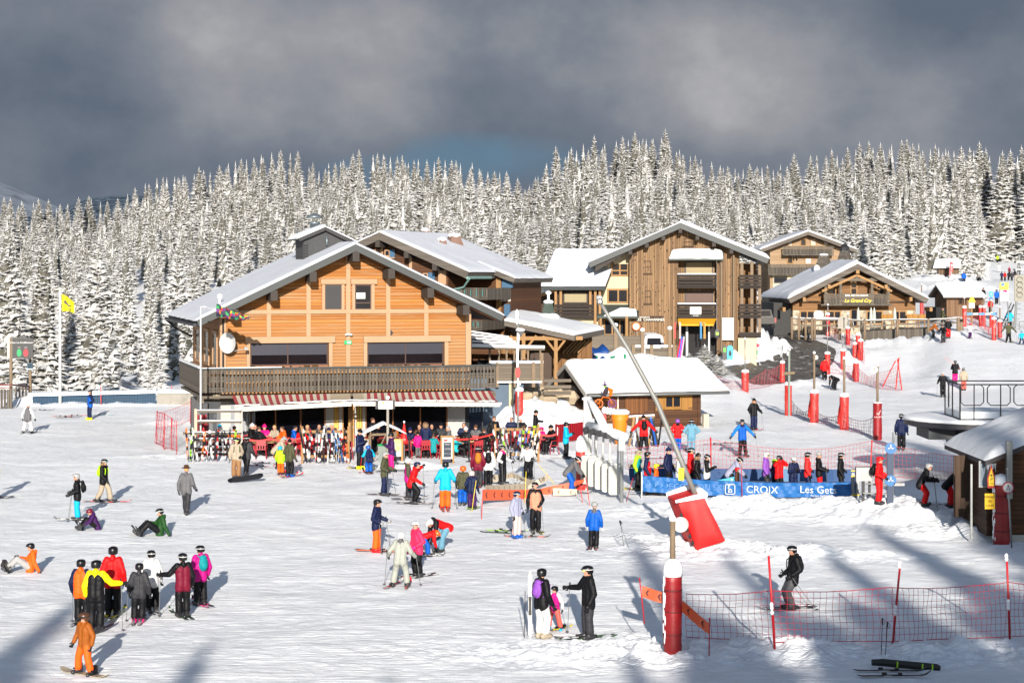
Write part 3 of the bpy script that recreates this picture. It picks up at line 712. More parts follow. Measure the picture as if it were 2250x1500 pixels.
#  the big larch chalet
B1=Frame(485,95,0,16)
def big_chalet():
 L=B1.L;t=place(B1,'chalet','large chalet with orange larch gable, carved balcony and striped awnings over a cafe terrace','chalet')
 W_=L(1033,800)[0];oy=-1.5
 ax,az=L(782,536,oy);lx,lz=L(432,704,oy);rx,rz_=L(1108,693,oy)
 sl=(az-lz)/(ax-lx);D=12.0
 zf=L(700,862,0)[1]
 def rz(x):return az-.34-sl*abs(x-ax)
 ev=min(rz(0),rz(W_))
 wl=[L(549,752),L(722,806)];wr=[L(806,750),L(976,804)]
 o1=(wl[0][0],wl[1][0],wl[1][1],wl[0][1]);o2=(wr[0][0],wr[1][0],wr[1][1]+.0,wr[0][1])
 b=MB();wall_open(b,0,W_,zf,ev,0,.18,[o1,o2])
 b.prism([(0,ev),(W_,ev),(W_,rz(W_)),(ax,rz(ax)),(0,rz(0))],.003,.177)
 b.box(W_-.18,.18,zf,W_,D,ev-.01);b.box(0,D-.18,zf,W_-.18,D,ev)
 b.prism([(0,ev),(W_,ev),(ax,rz(ax))],D-.2,D-.02)
 b.build('wall',W_ORANGE,t)
 b=MB();b.box(0,.18,zf,.18,D-.18,rz(0)+.1);b.build('side_wall',W_ORANGE_S,t)
 b=MB()
 for px in (590.5,677.5,764.5,852.5,936):
  x=L(px,684)[0];zt_=rz(x)-.05;zb=L(px,741)[1]if px in (590.5,677.5,852.5,936)else zf
  b.box(x-.11,-.07,zb,x+.11,-.002,zt_)
 b.box(-.04,-.09,zf,.26,.16,rz(0));b.box(W_-.26,-.09,zf,W_+.03,.16,rz(W_))
 z1,z0=L(700,680)[1],L(700,689)[1];b.box(.26,-.1,z0,W_-.26,-.071,z1)
 for (a,c,zt_,zb)in ((538,735,740,752),(798,988,738,750),(704,760,613,624),(770,827,613,624)):
  p,q=L(a,zt_),L(c,zb);b.box(p[0],-.2,q[1],q[0],-.102,p[1])
 for (a,c,zt_,zb)in ((541,549,752,806),(722,730,752,806),(798,806,750,804),(976,984,750,804),(707,713,625,681),(750,756,625,681),(773,779,625,681),(815,822,625,681)):
  p,q=L(a,zt_),L(c,zb);b.box(p[0],-.12,q[1],q[0],-.004,p[1])
 b.build('timber_frame',W_BEAM,t)
 for (o,k)in ((o1,.48),(o2,.5)):
  w=window(t,o[0]+.02,o[1]-.02,o[2]+.1,o[3]-.02,.1,M((.05,.025,.018),.6,name='brown_window_frame'),.07,mull=(k,),glass=GLASST,blind=(M((.02,.02,.035),.5,name='navy_blind'),.55))
 p,q=L(713,625),L(750,680)
 w=window(t,p[0],q[0],q[1],p[1],-.03,M((.10,.07,.05),.6),.04,glass=M((.05,.05,.055),.6))
 b=MB();n=22
 for i in range(n):z=q[1]+.05+(p[1]-q[1]-.1)*i/n;b.box(p[0]+.05,-.085,z,q[0]-.05,-.06,z+(p[1]-q[1]-.1)/n*.75)
 b.build('roller_shutter',M((.035,.035,.038),.5),t)
 p,q=L(779,625),L(815,680);w=window(t,p[0],q[0],q[1],p[1],-.03,M((.07,.04,.03),.6),.06,trans=(.27,))
 b=MB();b.box(p[0]+.08,-.052,q[1]+.55,q[0]-.3,-.046,q[1]+.86);b.build('curtain',M((.45,.46,.44),.8),w)
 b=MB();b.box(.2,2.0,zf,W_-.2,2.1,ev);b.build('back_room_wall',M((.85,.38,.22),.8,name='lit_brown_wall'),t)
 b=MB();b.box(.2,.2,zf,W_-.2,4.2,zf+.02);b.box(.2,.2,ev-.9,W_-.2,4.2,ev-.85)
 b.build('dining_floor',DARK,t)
 b=MB();rnd=random.Random(2)
 for k in range(30):
  x=.9+k*.40+rnd.uniform(-.08,.08)
  if rnd.random()<.85:
   y=rnd.uniform(.6,1.1);zt_=zf+1.22+rnd.uniform(0,.1);b.lathe([(.13,0),(.17,.12),(.16,.2),(.05,.26)],(x,y,zt_-.2),7)
   b.box(x-.15,y-.02,zf+.9,x+.15,y+.02,zt_-.1)
 b.build('dining_chair',M((.34,.16,.04),.6),t)
 cl=place(B1,'x',None,None);bpy.data.objects.remove(cl)
 r1=roof(t,(ax,az),(lx,lz),(oy,D+.5),.32,FASC,.15,seed=1,nseg=60)
 r2=roof(t,(ax,az),(rx,rz_),(oy,D+.5),.32,FASC,.15,seed=2,nseg=60)
 b=MB()
 for (px,py)in ((782,566),(688,604),(602,645),(516,684),(860,604),(946,645),(1024,684)):
  x,z=L(px,py,oy+.1);b.box(x-.17,oy+.04,rz(x)-.52,x+.17,-.02,rz(x)-.02)
 b.build('purlin',W_DKTIM,t)
 b=MB()
 b.prism([(ax,rz(ax)+.02),(lx+.3,rz(lx+.3)+.02),(lx+.3,rz(lx+.3)-.03),(ax,rz(ax)-.03)],oy+.2,-.01)
 b.prism([(ax,rz(ax)+.02),(rx-.3,rz(rx-.3)+.02),(rx-.3,rz(rx-.3)-.03),(ax,rz(ax)-.03)],oy+.2,-.01)
 b.build('soffit',W_DARKBR,t)
 b=MB();b.path([(lx-.08,oy+.05,lz-.22),(lx-.08,D+.45,lz-.22)],.09,8);b.path([(lx-.05,D+.2,lz-.3),(lx+.4,D-.1,lz-.75),(-.1,D-.5,lz-1.2)],.06,6)
 b.path([(.1,-.12,rz(0)-.1),(.1,-.12,zf+.1)],.05,6);b.build('gutter',DKMET,t)
 for (a,c)in ((430,440),(450,460),(468,478)):
  ya=B1.LX(c,760,0)[0];yb=B1.LX(a,760,0)[0]
  window(t,ya,yb,zf+1.2,zf+3.1,0.,W_BEAM,.16,axis='x')
 cy=4.0;c0=L(668,553,cy-1.2);c1=L(765,540,cy-1.2);zt0=L(668,524,cy-1.2)[1];zap=L(712,503,cy-1.2)[1]
 x0,x1=c0[0],c1[0];xa=(x0*.54+x1*.46)
 h=MB();h.prism([(x0,c0[1]-.6),(x1,c0[1]-.6),(x1,zt0-.15),(xa,zap-.1),(x0,zt0)],cy-1.2,cy+1.4);ch=h.build('chimney_house',M((.05,.052,.055),.8,var=.3,scale=5,bmp=.5,bs=12),t)
 h=MB();h.beam((xa,cy-1.45,zap),(x0-.3,cy-1.45,zt0-.08),.16,.16);h.beam((xa,cy-1.45,zap),(x1+.3,cy-1.45,zt0-.25),.16,.16)
 h.prism([(xa,zap+.1),(x0-.35,zt0),(x0-.3,zt0-.08),(xa,zap),(x1+.3,zt0-.22),(x1+.35,zt0-.14)],cy-1.5,cy+1.6);h.build('chimney_roof',DKMET,ch)
 slab('chimney_snow',(x0-.35,cy-1.5,zt0+.01),(x0-.35,cy+1.6,zt0+.01),(xa,cy+1.6,zap+.11),(xa,cy-1.5,zap+.11),.16,ch,nx=14,ny=8)
 slab('chimney_snow',(x1+.35,cy-1.5,zt0-.13),(x1+.35,cy+1.6,zt0-.13),(xa,cy+1.6,zap+.11),(xa,cy-1.5,zap+.11),.10,ch,nx=14,ny=8)
 sx,sz=L(691,507,cy);h=MB();top=L(691,478,cy)[1]
 h.lathe([(.24,0),(.24,top-sz-.25),(.30,top-sz-.25),(.30,top-sz-.12)],(sx,cy,sz-.1),14);h.lathe([(.40,0),(.42,.05),(.30,.16),(.06,.24)],(sx,cy,top-.02),14)
 h.path([(sx+.3,cy-.3,top-.4),(sx+.42,cy-.5,top-.7),(sx+.42,cy-1.3,top-1.1),(sx+.42,cy-1.3,top-1.5)],.06,8);h.build('stove_pipe',M((.16,.19,.21),.4,.6),ch,True)
 h=MB()
 for i in range(7):h.box(x0-.06,cy-1.33,zt0-.35-i*.14,x0+.16,cy-1.3,zt0-.32-i*.14)
 h.box(x0-.08,cy-1.34,zt0-1.4,x0-.05,cy-1.3,zt0-.2);h.box(x0+.15,cy-1.34,zt0-1.4,x0+.18,cy-1.3,zt0-.2);h.build('ladder',DKMET,ch)
 vx,vz=L(483,660,.6);h=MB();h.tube((vx,.6,vz-.3),(vx,.6,vz+.12),.06);h.ell((vx,.6,vz+.2),(.14,.14,.13),10);h.build('roof_vent',SNOW,t,True)
 by=-1.55;bl,br=L(440,860,by)[0],L(1091,856,by)[0];rt=L(760,805,by)[1];bb=L(760,858,by)[1]
 fb=MB();fb.box(bl+.05,by+.06,zf-.12,br-.05,-.005,zf);fb.box(bl+.05,-.005,zf-.12,-.005,7.5,zf);fb.build('balcony_floor',W_GREYH,t)
 r=MB();r.box(bl-.05,by-.09,rt-.06,br+.05,by+.12,rt);r.box(bl-.09,by+.12,rt-.06,bl+.1,7.6,rt);r.box(br-.12,by+.12,rt-.06,br+.08,0,rt)
 r.build('balcony_rail',FASC,t)
 s=MB()
 n=int((br-bl)/.185);wdt=(br-bl)/n;hh=rt-.06-bb
 prof=[(0,.30),(.06,.49),(.10,.49),(.12,.26),(.16,.49),(.21,.49),(.26,.18),(.33,.40),(.36,.22),(.42,.34),(.50,.49),(.54,.49),(.58,.30),(.62,.49),(.70,.36),(.74,.13),(.80,.24),(.86,.49),(.90,.30),(.94,.49),(1,.49)]
 for i in range(n):
  xc=bl+wdt*(i+.5);lft=[(xc-wdt*k,bb+hh*q)for q,k in prof];rgt=[(xc+wdt*k,bb+hh*q)for q,k in prof][::-1]
  jz=by+random.Random(i).uniform(-.006,.006)
  for a in range(len(prof)-1):
   s.add([(lft[a][0],jz,lft[a][1]),(xc+wdt*prof[a][1],jz,lft[a][1]),(xc+wdt*prof[a+1][1],jz,lft[a+1][1]),(lft[a+1][0],jz,lft[a+1][1])],[(0,1,2,3)])
   s.add([(lft[a][0],jz+.03,lft[a][1]),(xc+wdt*prof[a][1],jz+.03,lft[a][1]),(xc+wdt*prof[a+1][1],jz+.03,lft[a+1][1]),(lft[a+1][0],jz+.03,lft[a+1][1])],[(3,2,1,0)])
 s.build('carved_balustrade',W_GREY,t)
 s=MB();s.box(bl-.03,by+.04,bb-.02,bl+.0,7.5,rt-.061);s.box(br-.04,by+.04,bb,br-.01,0,rt-.061);s.box(bl-.02,by+.031,bb+.05,bl+.35,by+.06,rt-.061)
 s.build('side_balustrade',W_GREYH,t)
 s=MB();s.box(bl-.07,by+.2,rt+.002,bl+.08,7.4,rt+.08);s.box(bl+.1,by+.0,rt+.002,bl+4,by+.08,rt+.03);s.build('rail_snow',SNOW,t)
 s=MB()
 for x in (bl+.1,bl+4.5,bl+9,br-.1):s.box(x-.09,by+.1,zf-.34,x+.09,0,zf-.121)
 s.box(bl,-.4,zf-.34,br,-.25,zf-.125);s.build('balcony_joist',W_GREYH,t)
 zg=-.3;g0=L(537,940)[0];g1=L(1062,940)[0];wt=zf-.125
 d0,d1=L(752,940)[0],L(768,940)[0]
 ops=[(g0+.3,L(716,940)[0],.35,2.35),(L(733,940)[0],L(745,940)[0],.9,2.35),(d0,L(770,940)[0],0,2.3),(L(783,940)[0],L(797,940)[0],.9,2.35),(L(803,940)[0],L(984,940)[0],.35,2.35),(L(1022,940)[0],L(1062,940)[0],.05,2.3)]
 b=MB();wall_open(b,0,W_,zg,wt,.02,.2,ops);b.box(0,.2,zg,.2,D,wt);b.box(W_-.2,.2,zg,W_,D,wt);b.build('ground_floor_wall',WHITE,t)
 for o in (ops[0],ops[4]):
  nm=max(2,int((o[1]-o[0])/1.1));window(t,o[0],o[1],o[2],o[3],.1,M((.22,.09,.03),.6),.07,mull=[k/nm for k in range(1,nm)],glass=GLASST)
 for o in (ops[1],ops[3]):window(t,o[0],o[1],o[2],o[3],.1,M((.40,.20,.06),.6),.07,mull=(.5,),glass=M((.62,.60,.10),.6,name='yellow_curtain'))
 window(t,ops[5][0],ops[5][1],ops[5][2],ops[5][3],.1,DKMET,.07,glass=GLASST)
 b=MB();o=ops[2];b.box(o[0],.1,0,o[0]+.08,.2,2.3);b.box(o[1]-.08,.1,0,o[1],.2,2.3)
 b.box(o[1],-.7,.0,o[1]+.05,0.0,2.2);dr=b.build('door',M((.38,.20,.07),.6),t);b=MB();b.ell((o[1]-.02,-.62,1.05),(.03,.03,.06),6);b.build('handle',METAL,dr)
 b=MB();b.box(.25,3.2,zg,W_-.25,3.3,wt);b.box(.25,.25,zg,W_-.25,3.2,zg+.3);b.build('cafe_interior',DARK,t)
 b=MB()
 for x in (.5,1.05,1.55):b.box(x,-.04,zg,x+.16,.015,wt)
 b.build('grey_stripe',M((.22,.23,.26),.7),t)
 b=MB();b.path([(.98,-.16,wt),(.98,-.16,1.9),(.98,-.16,0)],.05,6);b.path([(2.2,-.2,wt-.05),(1.7,-.25,wt-.45),(1.3,-.2,wt-.9),(1.3,-.16,0)],.06,6);b.build('downpipe',METAL,t)
 b=MB();b.box(bl+.15,by+.2,zg,bl+.45,by+.5,zf-.35);b.box(bl+.15,3.5,zg,bl+.45,3.9,zf-.35);b.build('balcony_post',M((.06,.06,.065),.7),t)
 RED=M((.23,.040,.045),.75,var=.15,name='awning_red');OFF=M((.36,.32,.26),.8,var=.1,name='awning_cream');PLN=M((.28,.23,.17),.8,var=.1)
 def awning(pa,pb,plain,zdrop,out=2.0):
  xa,xb=L(pa[0],868,by-.1)[0],L(pa[1],868,by-.1)[0];za=L(760,864,by-.05)[1]
  fy=by-.1-out;fa=L(pb[0][0],pb[0][1],fy);fb_=L(pb[1][0],pb[1][1],fy)
  n=int((xb-xa)/.17);m=MB();rows=6
  for i in range(n):
   for j in range(rows):
    def pt(a,bq):
     u=a/n;q=bq/rows;x=(xa+(xb-xa)*u)*(1-q)+(fa[0]+(fb_[0]-fa[0])*u)*q;z=za*(1-q)+(fa[1]+(fb_[1]-fa[1])*u)*q-.10*math.sin(q*math.pi);return (x,by-.1-out*q,z)
    mi=2 if plain[0]<=i/n<=plain[1]else (0 if i%2==0 else 1)
    m.quad(pt(i,j),pt(i+1,j),pt(i+1,j+1),pt(i,j+1),mi)
  o=m.build('awning',[RED,OFF,PLN],t)
  k=MB();k.beam((fa[0]-.05,fy-.03,fa[1]),(fb_[0]+.05,fy-.03,fb_[1]),.10,.09);k.build('front_bar',M((.70,.66,.58),.6),o)
  k=MB();nv=24
  for i in range(nv):
   x0=fa[0]+(fb_[0]-fa[0])*i/nv;x1=fa[0]+(fb_[0]-fa[0])*(i+.96)/nv;z=fa[1]+(fb_[1]-fa[1])*i/nv-.07
   k.box(x0,fy-.045,z-.09,x1,fy-.03,z)
  k.build('valance',M((.66,.63,.56),.8),o)
  k=MB();k.beam((xa+.3,-.05,za-.3),(fa[0]+.3,fy+.1,fa[1]),.05,.05);k.beam((xb-.3,-.05,za-.3),(fb_[0]-.3,fy+.1,fb_[1]),.05,.05);k.build('awning_arm',METAL,o)
  k=MB();rnd=random.Random(int(pa[0]))
  for i in range(26):
   u=rnd.random();x=fa[0]+(fb_[0]-fa[0])*u;z=fa[1]+(fb_[1]-fa[1])*u;k.ell((x,fy+rnd.uniform(.1,.5),z+.1),(rnd.uniform(.1,.4),rnd.uniform(.05,.2),.035),8)
  k.build('awning_snow',SNOW,o,True)
 awning((510,770),((524,896),(772,884)),(.80,1.),0)
 awning((776,1078),((776,884),(1099,886)),(-1,.05),0)
 dx,dz=L(503,753,-.5);b=MB();mt=Matrix.Rotation(R(62),3,'Z')@Matrix.Rotation(R(90),3,'X')
 vs=[]
 for i in range(6):
  rr=.52*i/5
  for k in range(20):
   a=2*math.pi*k/20;vs.append(Vector((dx,-.55,dz))+(Matrix.Rotation(R(-38),3,'Z')@Vector((rr*math.cos(a)*.9,-.16*(rr/.52)**2,rr*math.sin(a)))))
 fs=[(i*20+k,i*20+(k+1)%20,(i+1)*20+(k+1)%20,(i+1)*20+k)for i in range(5)for k in range(20)]
 b.add(vs,fs);d_=b.build('dish_bowl',M((.36,.36,.36),.5),None,True)
 dish=thing('satellite_dish','white satellite dish bracketed beside the left corner of the big larch chalet','satellite dish',B1.o,B1.a);d_.parent=dish
 b=MB();b.beam((dx,-.45,dz-.1),(dx+.1,-.02,dz-.35),.05,.05);b.beam((dx,-.5,dz-.45),(dx+.75,-.85,dz-.3),.035,.035);b.box(dx+.7,-.95,dz-.36,dx+.86,-.8,dz-.2);b.build('bracket',METAL,dish)
 x,z=L(764.5,752,-.1);sg=thing('exit_sign','small green emergency exit sign on the middle post of the larch gable','sign',B1.W(x,-.11,z),B1.a)
 b=MB();b.box(-.19,-.02,-.09,.19,.03,.09);b.build('sign_plate',M((.02,.32,.12),.6),sg);b=MB();b.box(-.01,-.026,-.05,.02,-.021,.05);b.box(-.05,-.026,-.012,.06,-.021,.012);b.box(.08,-.026,-.05,.14,-.021,.05);b.build('pictogram',M((.8,.8,.8),.6),sg)
 x,z=L(764.5,734,-.1);cm=thing('security_camera','small white security camera high on the middle post of the larch gable','camera',B1.W(x,-.11,z),B1.a)
 b=MB();b.box(-.05,-.1,-.05,.05,.0,.05);b.tube((0,-.1,0),(.18,-.2,-.03),.05);b.tube((0,-.1,0),(-.16,-.2,-.03),.05);b.build('camera_housing',M((.5,.5,.5),.5),cm)
 x,z=L(858,731,-.1);b=MB();b.prism([(-.16,0),(0,-.18),(.16,0),(0,.18)],-.02,.0);q=b.build('wall_plaque',M((.02,.02,.025),.6));q.location=B1.W(x,-.03,z);q.rotation_euler=(0,0,B1.a)
 T(q,'black diamond plaque above the right picture window of the larch chalet','plaque')
 x,z=L(476,872,-1.0);fl=thing('floodlight','black floodlight with a pale lens under the left end of the carved balcony','lamp',B1.W(x,-1.0,z),B1.a)
 b=MB();b.box(-.2,0,-.13,.2,.14,.13);b.build('lamp_body',DKMET,fl);b=MB();b.box(-.16,-.02,-.1,.16,-.002,.1);b.build('lens',M((.7,.62,.42),.3),fl)
 return t,zf
BC,ZF1=big_chalet()
#  brown chalet behind
B2=Frame(800,114,2.6,-20)
def brown_chalet():
 L=B2.L;t=place(B2,'chalet','older dark brown chalet with blue shutters half hidden behind the big larch chalet','chalet')
 oy=-1.3;ax,az=L(833,510,oy);rx,rz_=L(1030,597,oy);sl=(az-rz_)/(rx-ax);lx=ax-(rx-ax);D=10.5
 def rz(x):return az-.42-sl*abs(x-ax)
 x1=L(985,600)[0];x0=2*ax-x1
 b=MB();b.prism([(x0,-1),(x1,-1),(x1,rz(x1)),(ax,rz(ax)),(x0,rz(x0))],0,9.5);b.build('wall',W_DARKBR,t)
 roof(t,(ax,az),(rx,rz_),(oy,D),.42,FASCW,.14,seed=5,nseg=30);roof(t,(ax,az),(lx,rz_),(oy,D),.42,FASCW,.14,seed=6)
 wy=3.0;ex,ez=L(1095,594,wy);e2x,e2z=L(1130,612,wy+.2);tx,tz=L(1100,594,wy+.5)
 x2=L(1122,640,wy+.8)[0]
 b=MB();b.box(x1,wy+.8,-1,x2,9.4,rz_-.3);b.build('wing_wall',W_DARKBR,t)
 roof(t,(rx-1.2,rz_+.55),(L(1132,611,wy)[0],L(1132,611,wy)[1]),(wy,D-.4),.3,FASCW,.13,seed=7)
 b=MB();b.path([(rx-.1,oy,rz_-.35),(rx-.1,2.6,rz_-.35)],.09,8);b.path([(rx,oy+.1,rz_-.4),(rx-.6,-.6,rz_-.9),(x1+.1,-.1,rz_-1.1)],.06,6);b.build('gutter',M((.16,.26,.24),.5),t)
 b=MB()
 for (a,c,y0,y1)in ((900,906,560,592),(964,981,587,625),(838,842,535,566),(855,858,551,566)):
  p,q=L(a,y0),L(c,y1);b.box(p[0],-.08,q[1],q[0],-.003,p[1])
 p,q=L(812,566),L(868,563);b.box(p[0],-.1,p[1]-.05,q[0],-.002,p[1]+.08);b.build('pale_beam',W_BEAM,t)
 BLU=M((.045,.10,.17),.6,name='blue_shutter')
 for (a,c,y0,y1,sh)in ((828,838,549,560,()),(846,857,549,563,((858,869),)),(930,941,600,612,((942,957),)),(817,826,549,560,((806,816),))):
  p,q=L(a,y0),L(c,y1);w=window(t,p[0],q[0],q[1],p[1],-.02,W_BEAM,.06)
  for s0,s1 in sh:
   u,v=L(s0,y0-1),L(s1,y1+2);k=MB();k.box(u[0],-.12,v[1],v[0],-.07,u[1]);k.build('shutter',BLU,t)
 b=MB()
 for px in (830,893,955):
  x,z=L(px,560,oy+.1);b.box(x-.14,oy+.05,rz(x)-.4,x+.14,-.02,rz(x)-.02)
 b.build('purlin',W_DKTIM,t)
 yb=-.3
 for (a,c,y0,y1,dk)in ((1001,1071,632,655,'upper'),(1000,1060,703,722,'lower')):
  p,q=L(a,y0,yb),L(c,y1,yb);b=MB();n=16
  b.box(p[0],yb-.06,p[1]-.07,q[0],yb+.06,p[1]);b.box(p[0],yb-.04,q[1],q[0],yb+.04,q[1]+.08)
  for i in range(n):
   x=p[0]+(q[0]-p[0])*(i+.5)/n;b.box(x-.09,yb-.02,q[1]+.02,x+.09,yb+.01,p[1]-.05)
  b.box(p[0],yb+.04,q[1]-.1,q[0],3.7,q[1]);b.box(q[0]-.06,yb+.06,q[1],q[0],3.7,p[1]-.02)
  b.build('balcony',W_GREY,t)
  k=MB()
  for i in range(5):x=p[0]+(q[0]-p[0])*(i+.6)/5.4;k.box(x-.03,yb-.05,q[1]+.1,x+.03,yb-.022,p[1]-.1)
  k.build('green_slats',M((.05,.14,.13),.7),t)
 p,q=L(1091,608,3.7),L(1098,695,3.7);b=MB();b.box(p[0],3.6,q[1],q[0]+.1,3.8,p[1]);b.build('corner_post',W_RAW,t)
 for (a,c,y0,y1)in ((1105,1128,612,632),(1110,1122,668,695)):
  p,q=L(a,y0,3.79),L(c,y1,3.79);k=MB();k.box(p[0],3.6,q[1],q[0],3.75,p[1]);k.build('blue_panel',BLU,t)
 p,q=L(1098,640,3.75),L(1124,662,3.75);k=MB()
 for i in range(3):k.box(p[0]+(q[0]-p[0])*i/3+.03,3.6,q[1],p[0]+(q[0]-p[0])*(i+.85)/3,3.7,p[1])
 k.build('white_balustrade',M((.55,.52,.47),.8),t)
 for (px,pt,pb,w,yy)in ((971,529,560,.34,4.5),(998,520,545,.5,7.0),(934,508,520,.3,8.5)):
  x,zb=L(px,pb,yy);zt_=L(px,pt,yy)[1];k=MB();k.lathe([(w*1.5,-.6),(w*1.4,0),(w*.85,zt_-zb),(w*.85,zt_-zb+.05)],(x,yy,zb),4);c=k.build('chimney',M((.16,.10,.08),.8,var=.35),t)
  k=MB();k.ell((x,yy,zt_+.08),(w*.9,w*.9,.16),8);k.build('chimney_snow',SNOW,c,True)
 dx,dz=L(943,484,9);k=MB();k.ell((dx,9,dz),(.20,.08,.32),14);k.tube((dx,9,dz-.9),(dx,9.1,dz),.05);k.build('aerial_dish',M((.28,.27,.26),.6),t,True)
brown_chalet()
B2B=Frame(1110,110,2.6,6)
def timber_hall():
 L=B2B.L;t=place(B2B,'timber_shelter','low open timber shelter with braced posts under one broad snow-covered roof','shelter')
 A=Vector((L(1108,704,0)[0],0,L(1108,704,0)[1]));Bq=Vector((L(1262,737,0)[0],0,L(1262,737,0)[1]));Cq=Vector((L(1328,724,6)[0],6,L(1328,724,6)[1]));Dq=Vector((L(1125,683,6.5)[0],6.5,L(1125,683,6.5)[1]))
 b=MB();dn=Vector((0,0,-.3));b.add([A,Bq,Cq,Dq,A+dn,Bq+dn,Cq+dn,Dq+dn],[(0,1,2,3),(7,6,5,4),(0,4,5,1),(1,5,6,2),(2,6,7,3),(3,7,4,0)]);r=b.build('roof',FASCW,t)
 slab('roof_snow',A+Vector((0,0,.01)),Bq+Vector((0,0,.01)),Cq+Vector((0,0,.01)),Dq+Vector((0,0,.01)),.2,r,SNOWH,nx=40,ny=14,seed=3)
 z0=L(1200,797,1)[1]
 b=MB();xa=L(1100,760,5)[0];xb=L(1300,760,5)[0];b.box(xa,4.8,-1,xb,5,2.6);b.build('back_wall',planks('timber_hall_boards',(.22,.10,.03),(.42,.21,.08),'x',.3,dark=.6),t)
 for px in (1221,1150):
  x=L(px,760,.4)[0];top=L(px,735,.4)[1];b=MB();b.box(x-.1,.3,-.8,x+.1,.5,top+.1);b.beam((x,.4,top-1.0),(x+.75,.4,top-.05),.12,.12);b.beam((x,.4,top-1.0),(x-.75,.4,top-.05),.12,.12);b.build('post',W_RAW,t)
 x0,z=L(1075,743,.4);x1=L(1280,741,.4)[0];b=MB();b.box(x0,.32,z-.12,x1,.52,z+.1);b.build('header_beam',W_RAW,t)
 b=MB();x0,z0_=L(1130,785,2);b.box(L(1175,785,2)[0],2,-.5,L(1212,785,2)[0],2.1,L(1175,775,2)[1]);b.box(L(1165,750,3.5)[0],3.5,0,L(1197,750,3.5)[0],3.6,2.4);b.build('door',M((.05,.03,.02),.7),t)
 b=MB()
 for k in range(5):px=1262+k*8;x=L(px,760,4.6)[0];b.beam((x,4.7,L(px,748,4.6)[1]),(x-.75,4.4,L(px,775,4.6)[1]),.1,.1)
 b.build('rafter_brace',W_RAW,t)
 x,z=L(1205,694,5.5);k=MB();k.lathe([(.5,-.3),(.42,0),(.26,.75),(.3,.78)],(x,5.5,z),4);c=k.build('chimney',M((.06,.08,.07),.7),t);k=MB();k.tube((x,5.5,z+.7),(x,5.5,z+1.3),.08);k.ell((x,5.5,z+.85),(.34,.34,.14),8);k.ell((x,5.5,z+1.4),(.2,.2,.12),8);k.ell((x,5.5,z-.05),(.75,.6,.25),8);k.build('chimney_snow',SNOW,c,True)
 return t
timber_hall()
def pergola():
 f=Frame(1036,106,2.2,8);L=f.L;t=place(f,'pergola','snow-covered pergola bars stepping down beside the right wall of the larch chalet','pergola')
 b=MB();s=MB()
 for i in range(5):
  p=L(1036,733+i*7,4-i*.9);q=L(1118+i*7,745+i*5,4-i*.9);y=4-i*.9
  b.beam((p[0],y,p[1]),(q[0],y,q[1]),.14,.18);s.beam((p[0],y,p[1]+.13),(q[0],y,q[1]+.13),.13,.09)
 p0=L(1036,733,4);p1=L(1036,758,.4)
 for k in range(6):
  u=k/5;a0=L(1040+u*75,733+u*10,4);a1=L(1050+u*95,760+u*5,.4);b.beam((a0[0],4,a0[1]),(a1[0],.4,a1[1]),.08,.1)
 b.build('pergola_bars',W_DKTIM,t);s.build('bar_snow',SNOW,t)
 p,q=L(1036,764,0),L(1196,767,0);b=MB();b.beam((p[0],0,p[1]),(q[0],0,q[1]),.3,.12);b.build('front_beam',W_GREYH,t)
 b=MB();b.beam((p[0],0,p[1]+.13),(q[0],0,q[1]+.13),.3,.14);b.build('front_snow',SNOW,t)
 b=MB()
 for px in (1076,1096,1113,1130,1146,1160,1187):x=L(px,780,0)[0];b.box(x-.05,-.05,L(px,800,0)[1],x+.05,.05,p[1]-.05)
 b.build('post',W_POST,t)
 b=MB();b.box(L(1050,780,2)[0],2,-1,L(1180,780,2)[0],2.1,1.7);b.build('glass_screen',GLASS,t)
pergola()
def terrace_fence():
 f=Frame(1090,104,2.0,4);L=f.L;t=place(f,'board_fence','old board fence with snow on its cap below the timber shelter','fence')
 p,q=L(1092,798,0),L(1190,836,0);b=MB();b.box(p[0],0,q[1],q[0],.06,p[1]);b.build('board_panel',W_GREYH,t)
 b=MB();b.box(p[0]-.4,-.1,p[1]+.0,q[0]+.1,.15,p[1]+.14);b.box(p[0],-.2,q[1]-.1,q[0],.1,q[1]-.02);b.build('cap_snow',SNOW,t)
 b=MB()
 for px in (1092,1130,1172,1190):x=L(px,815,0)[0];b.box(x-.09,-.12,q[1]-.35,x+.09,-.005,p[1]+.06+(.5 if px>1180 else 0))
 b.build('post',W_POST,t)
 b=MB();b.box(p[0]-2,.3,-2.5,L(1150,850,.3)[0],.5,q[1]+.1);b.build('base_wall',M((.07,.10,.14),.7),t)
 b=MB();b.box(L(1118,850,.2)[0],.1,-2.5,L(1128,850,.2)[0],.28,q[1]-.1);b.build('base_pier',CREAM,t)
 b=MB()
 for k in range(3):b.box(L(1195,820,1)[0],1,.1+k*.35,L(1255,820,1)[0],1.1,.28+k*.35)
 b.build('rail_board',W_GREYH,t)
terrace_fence()
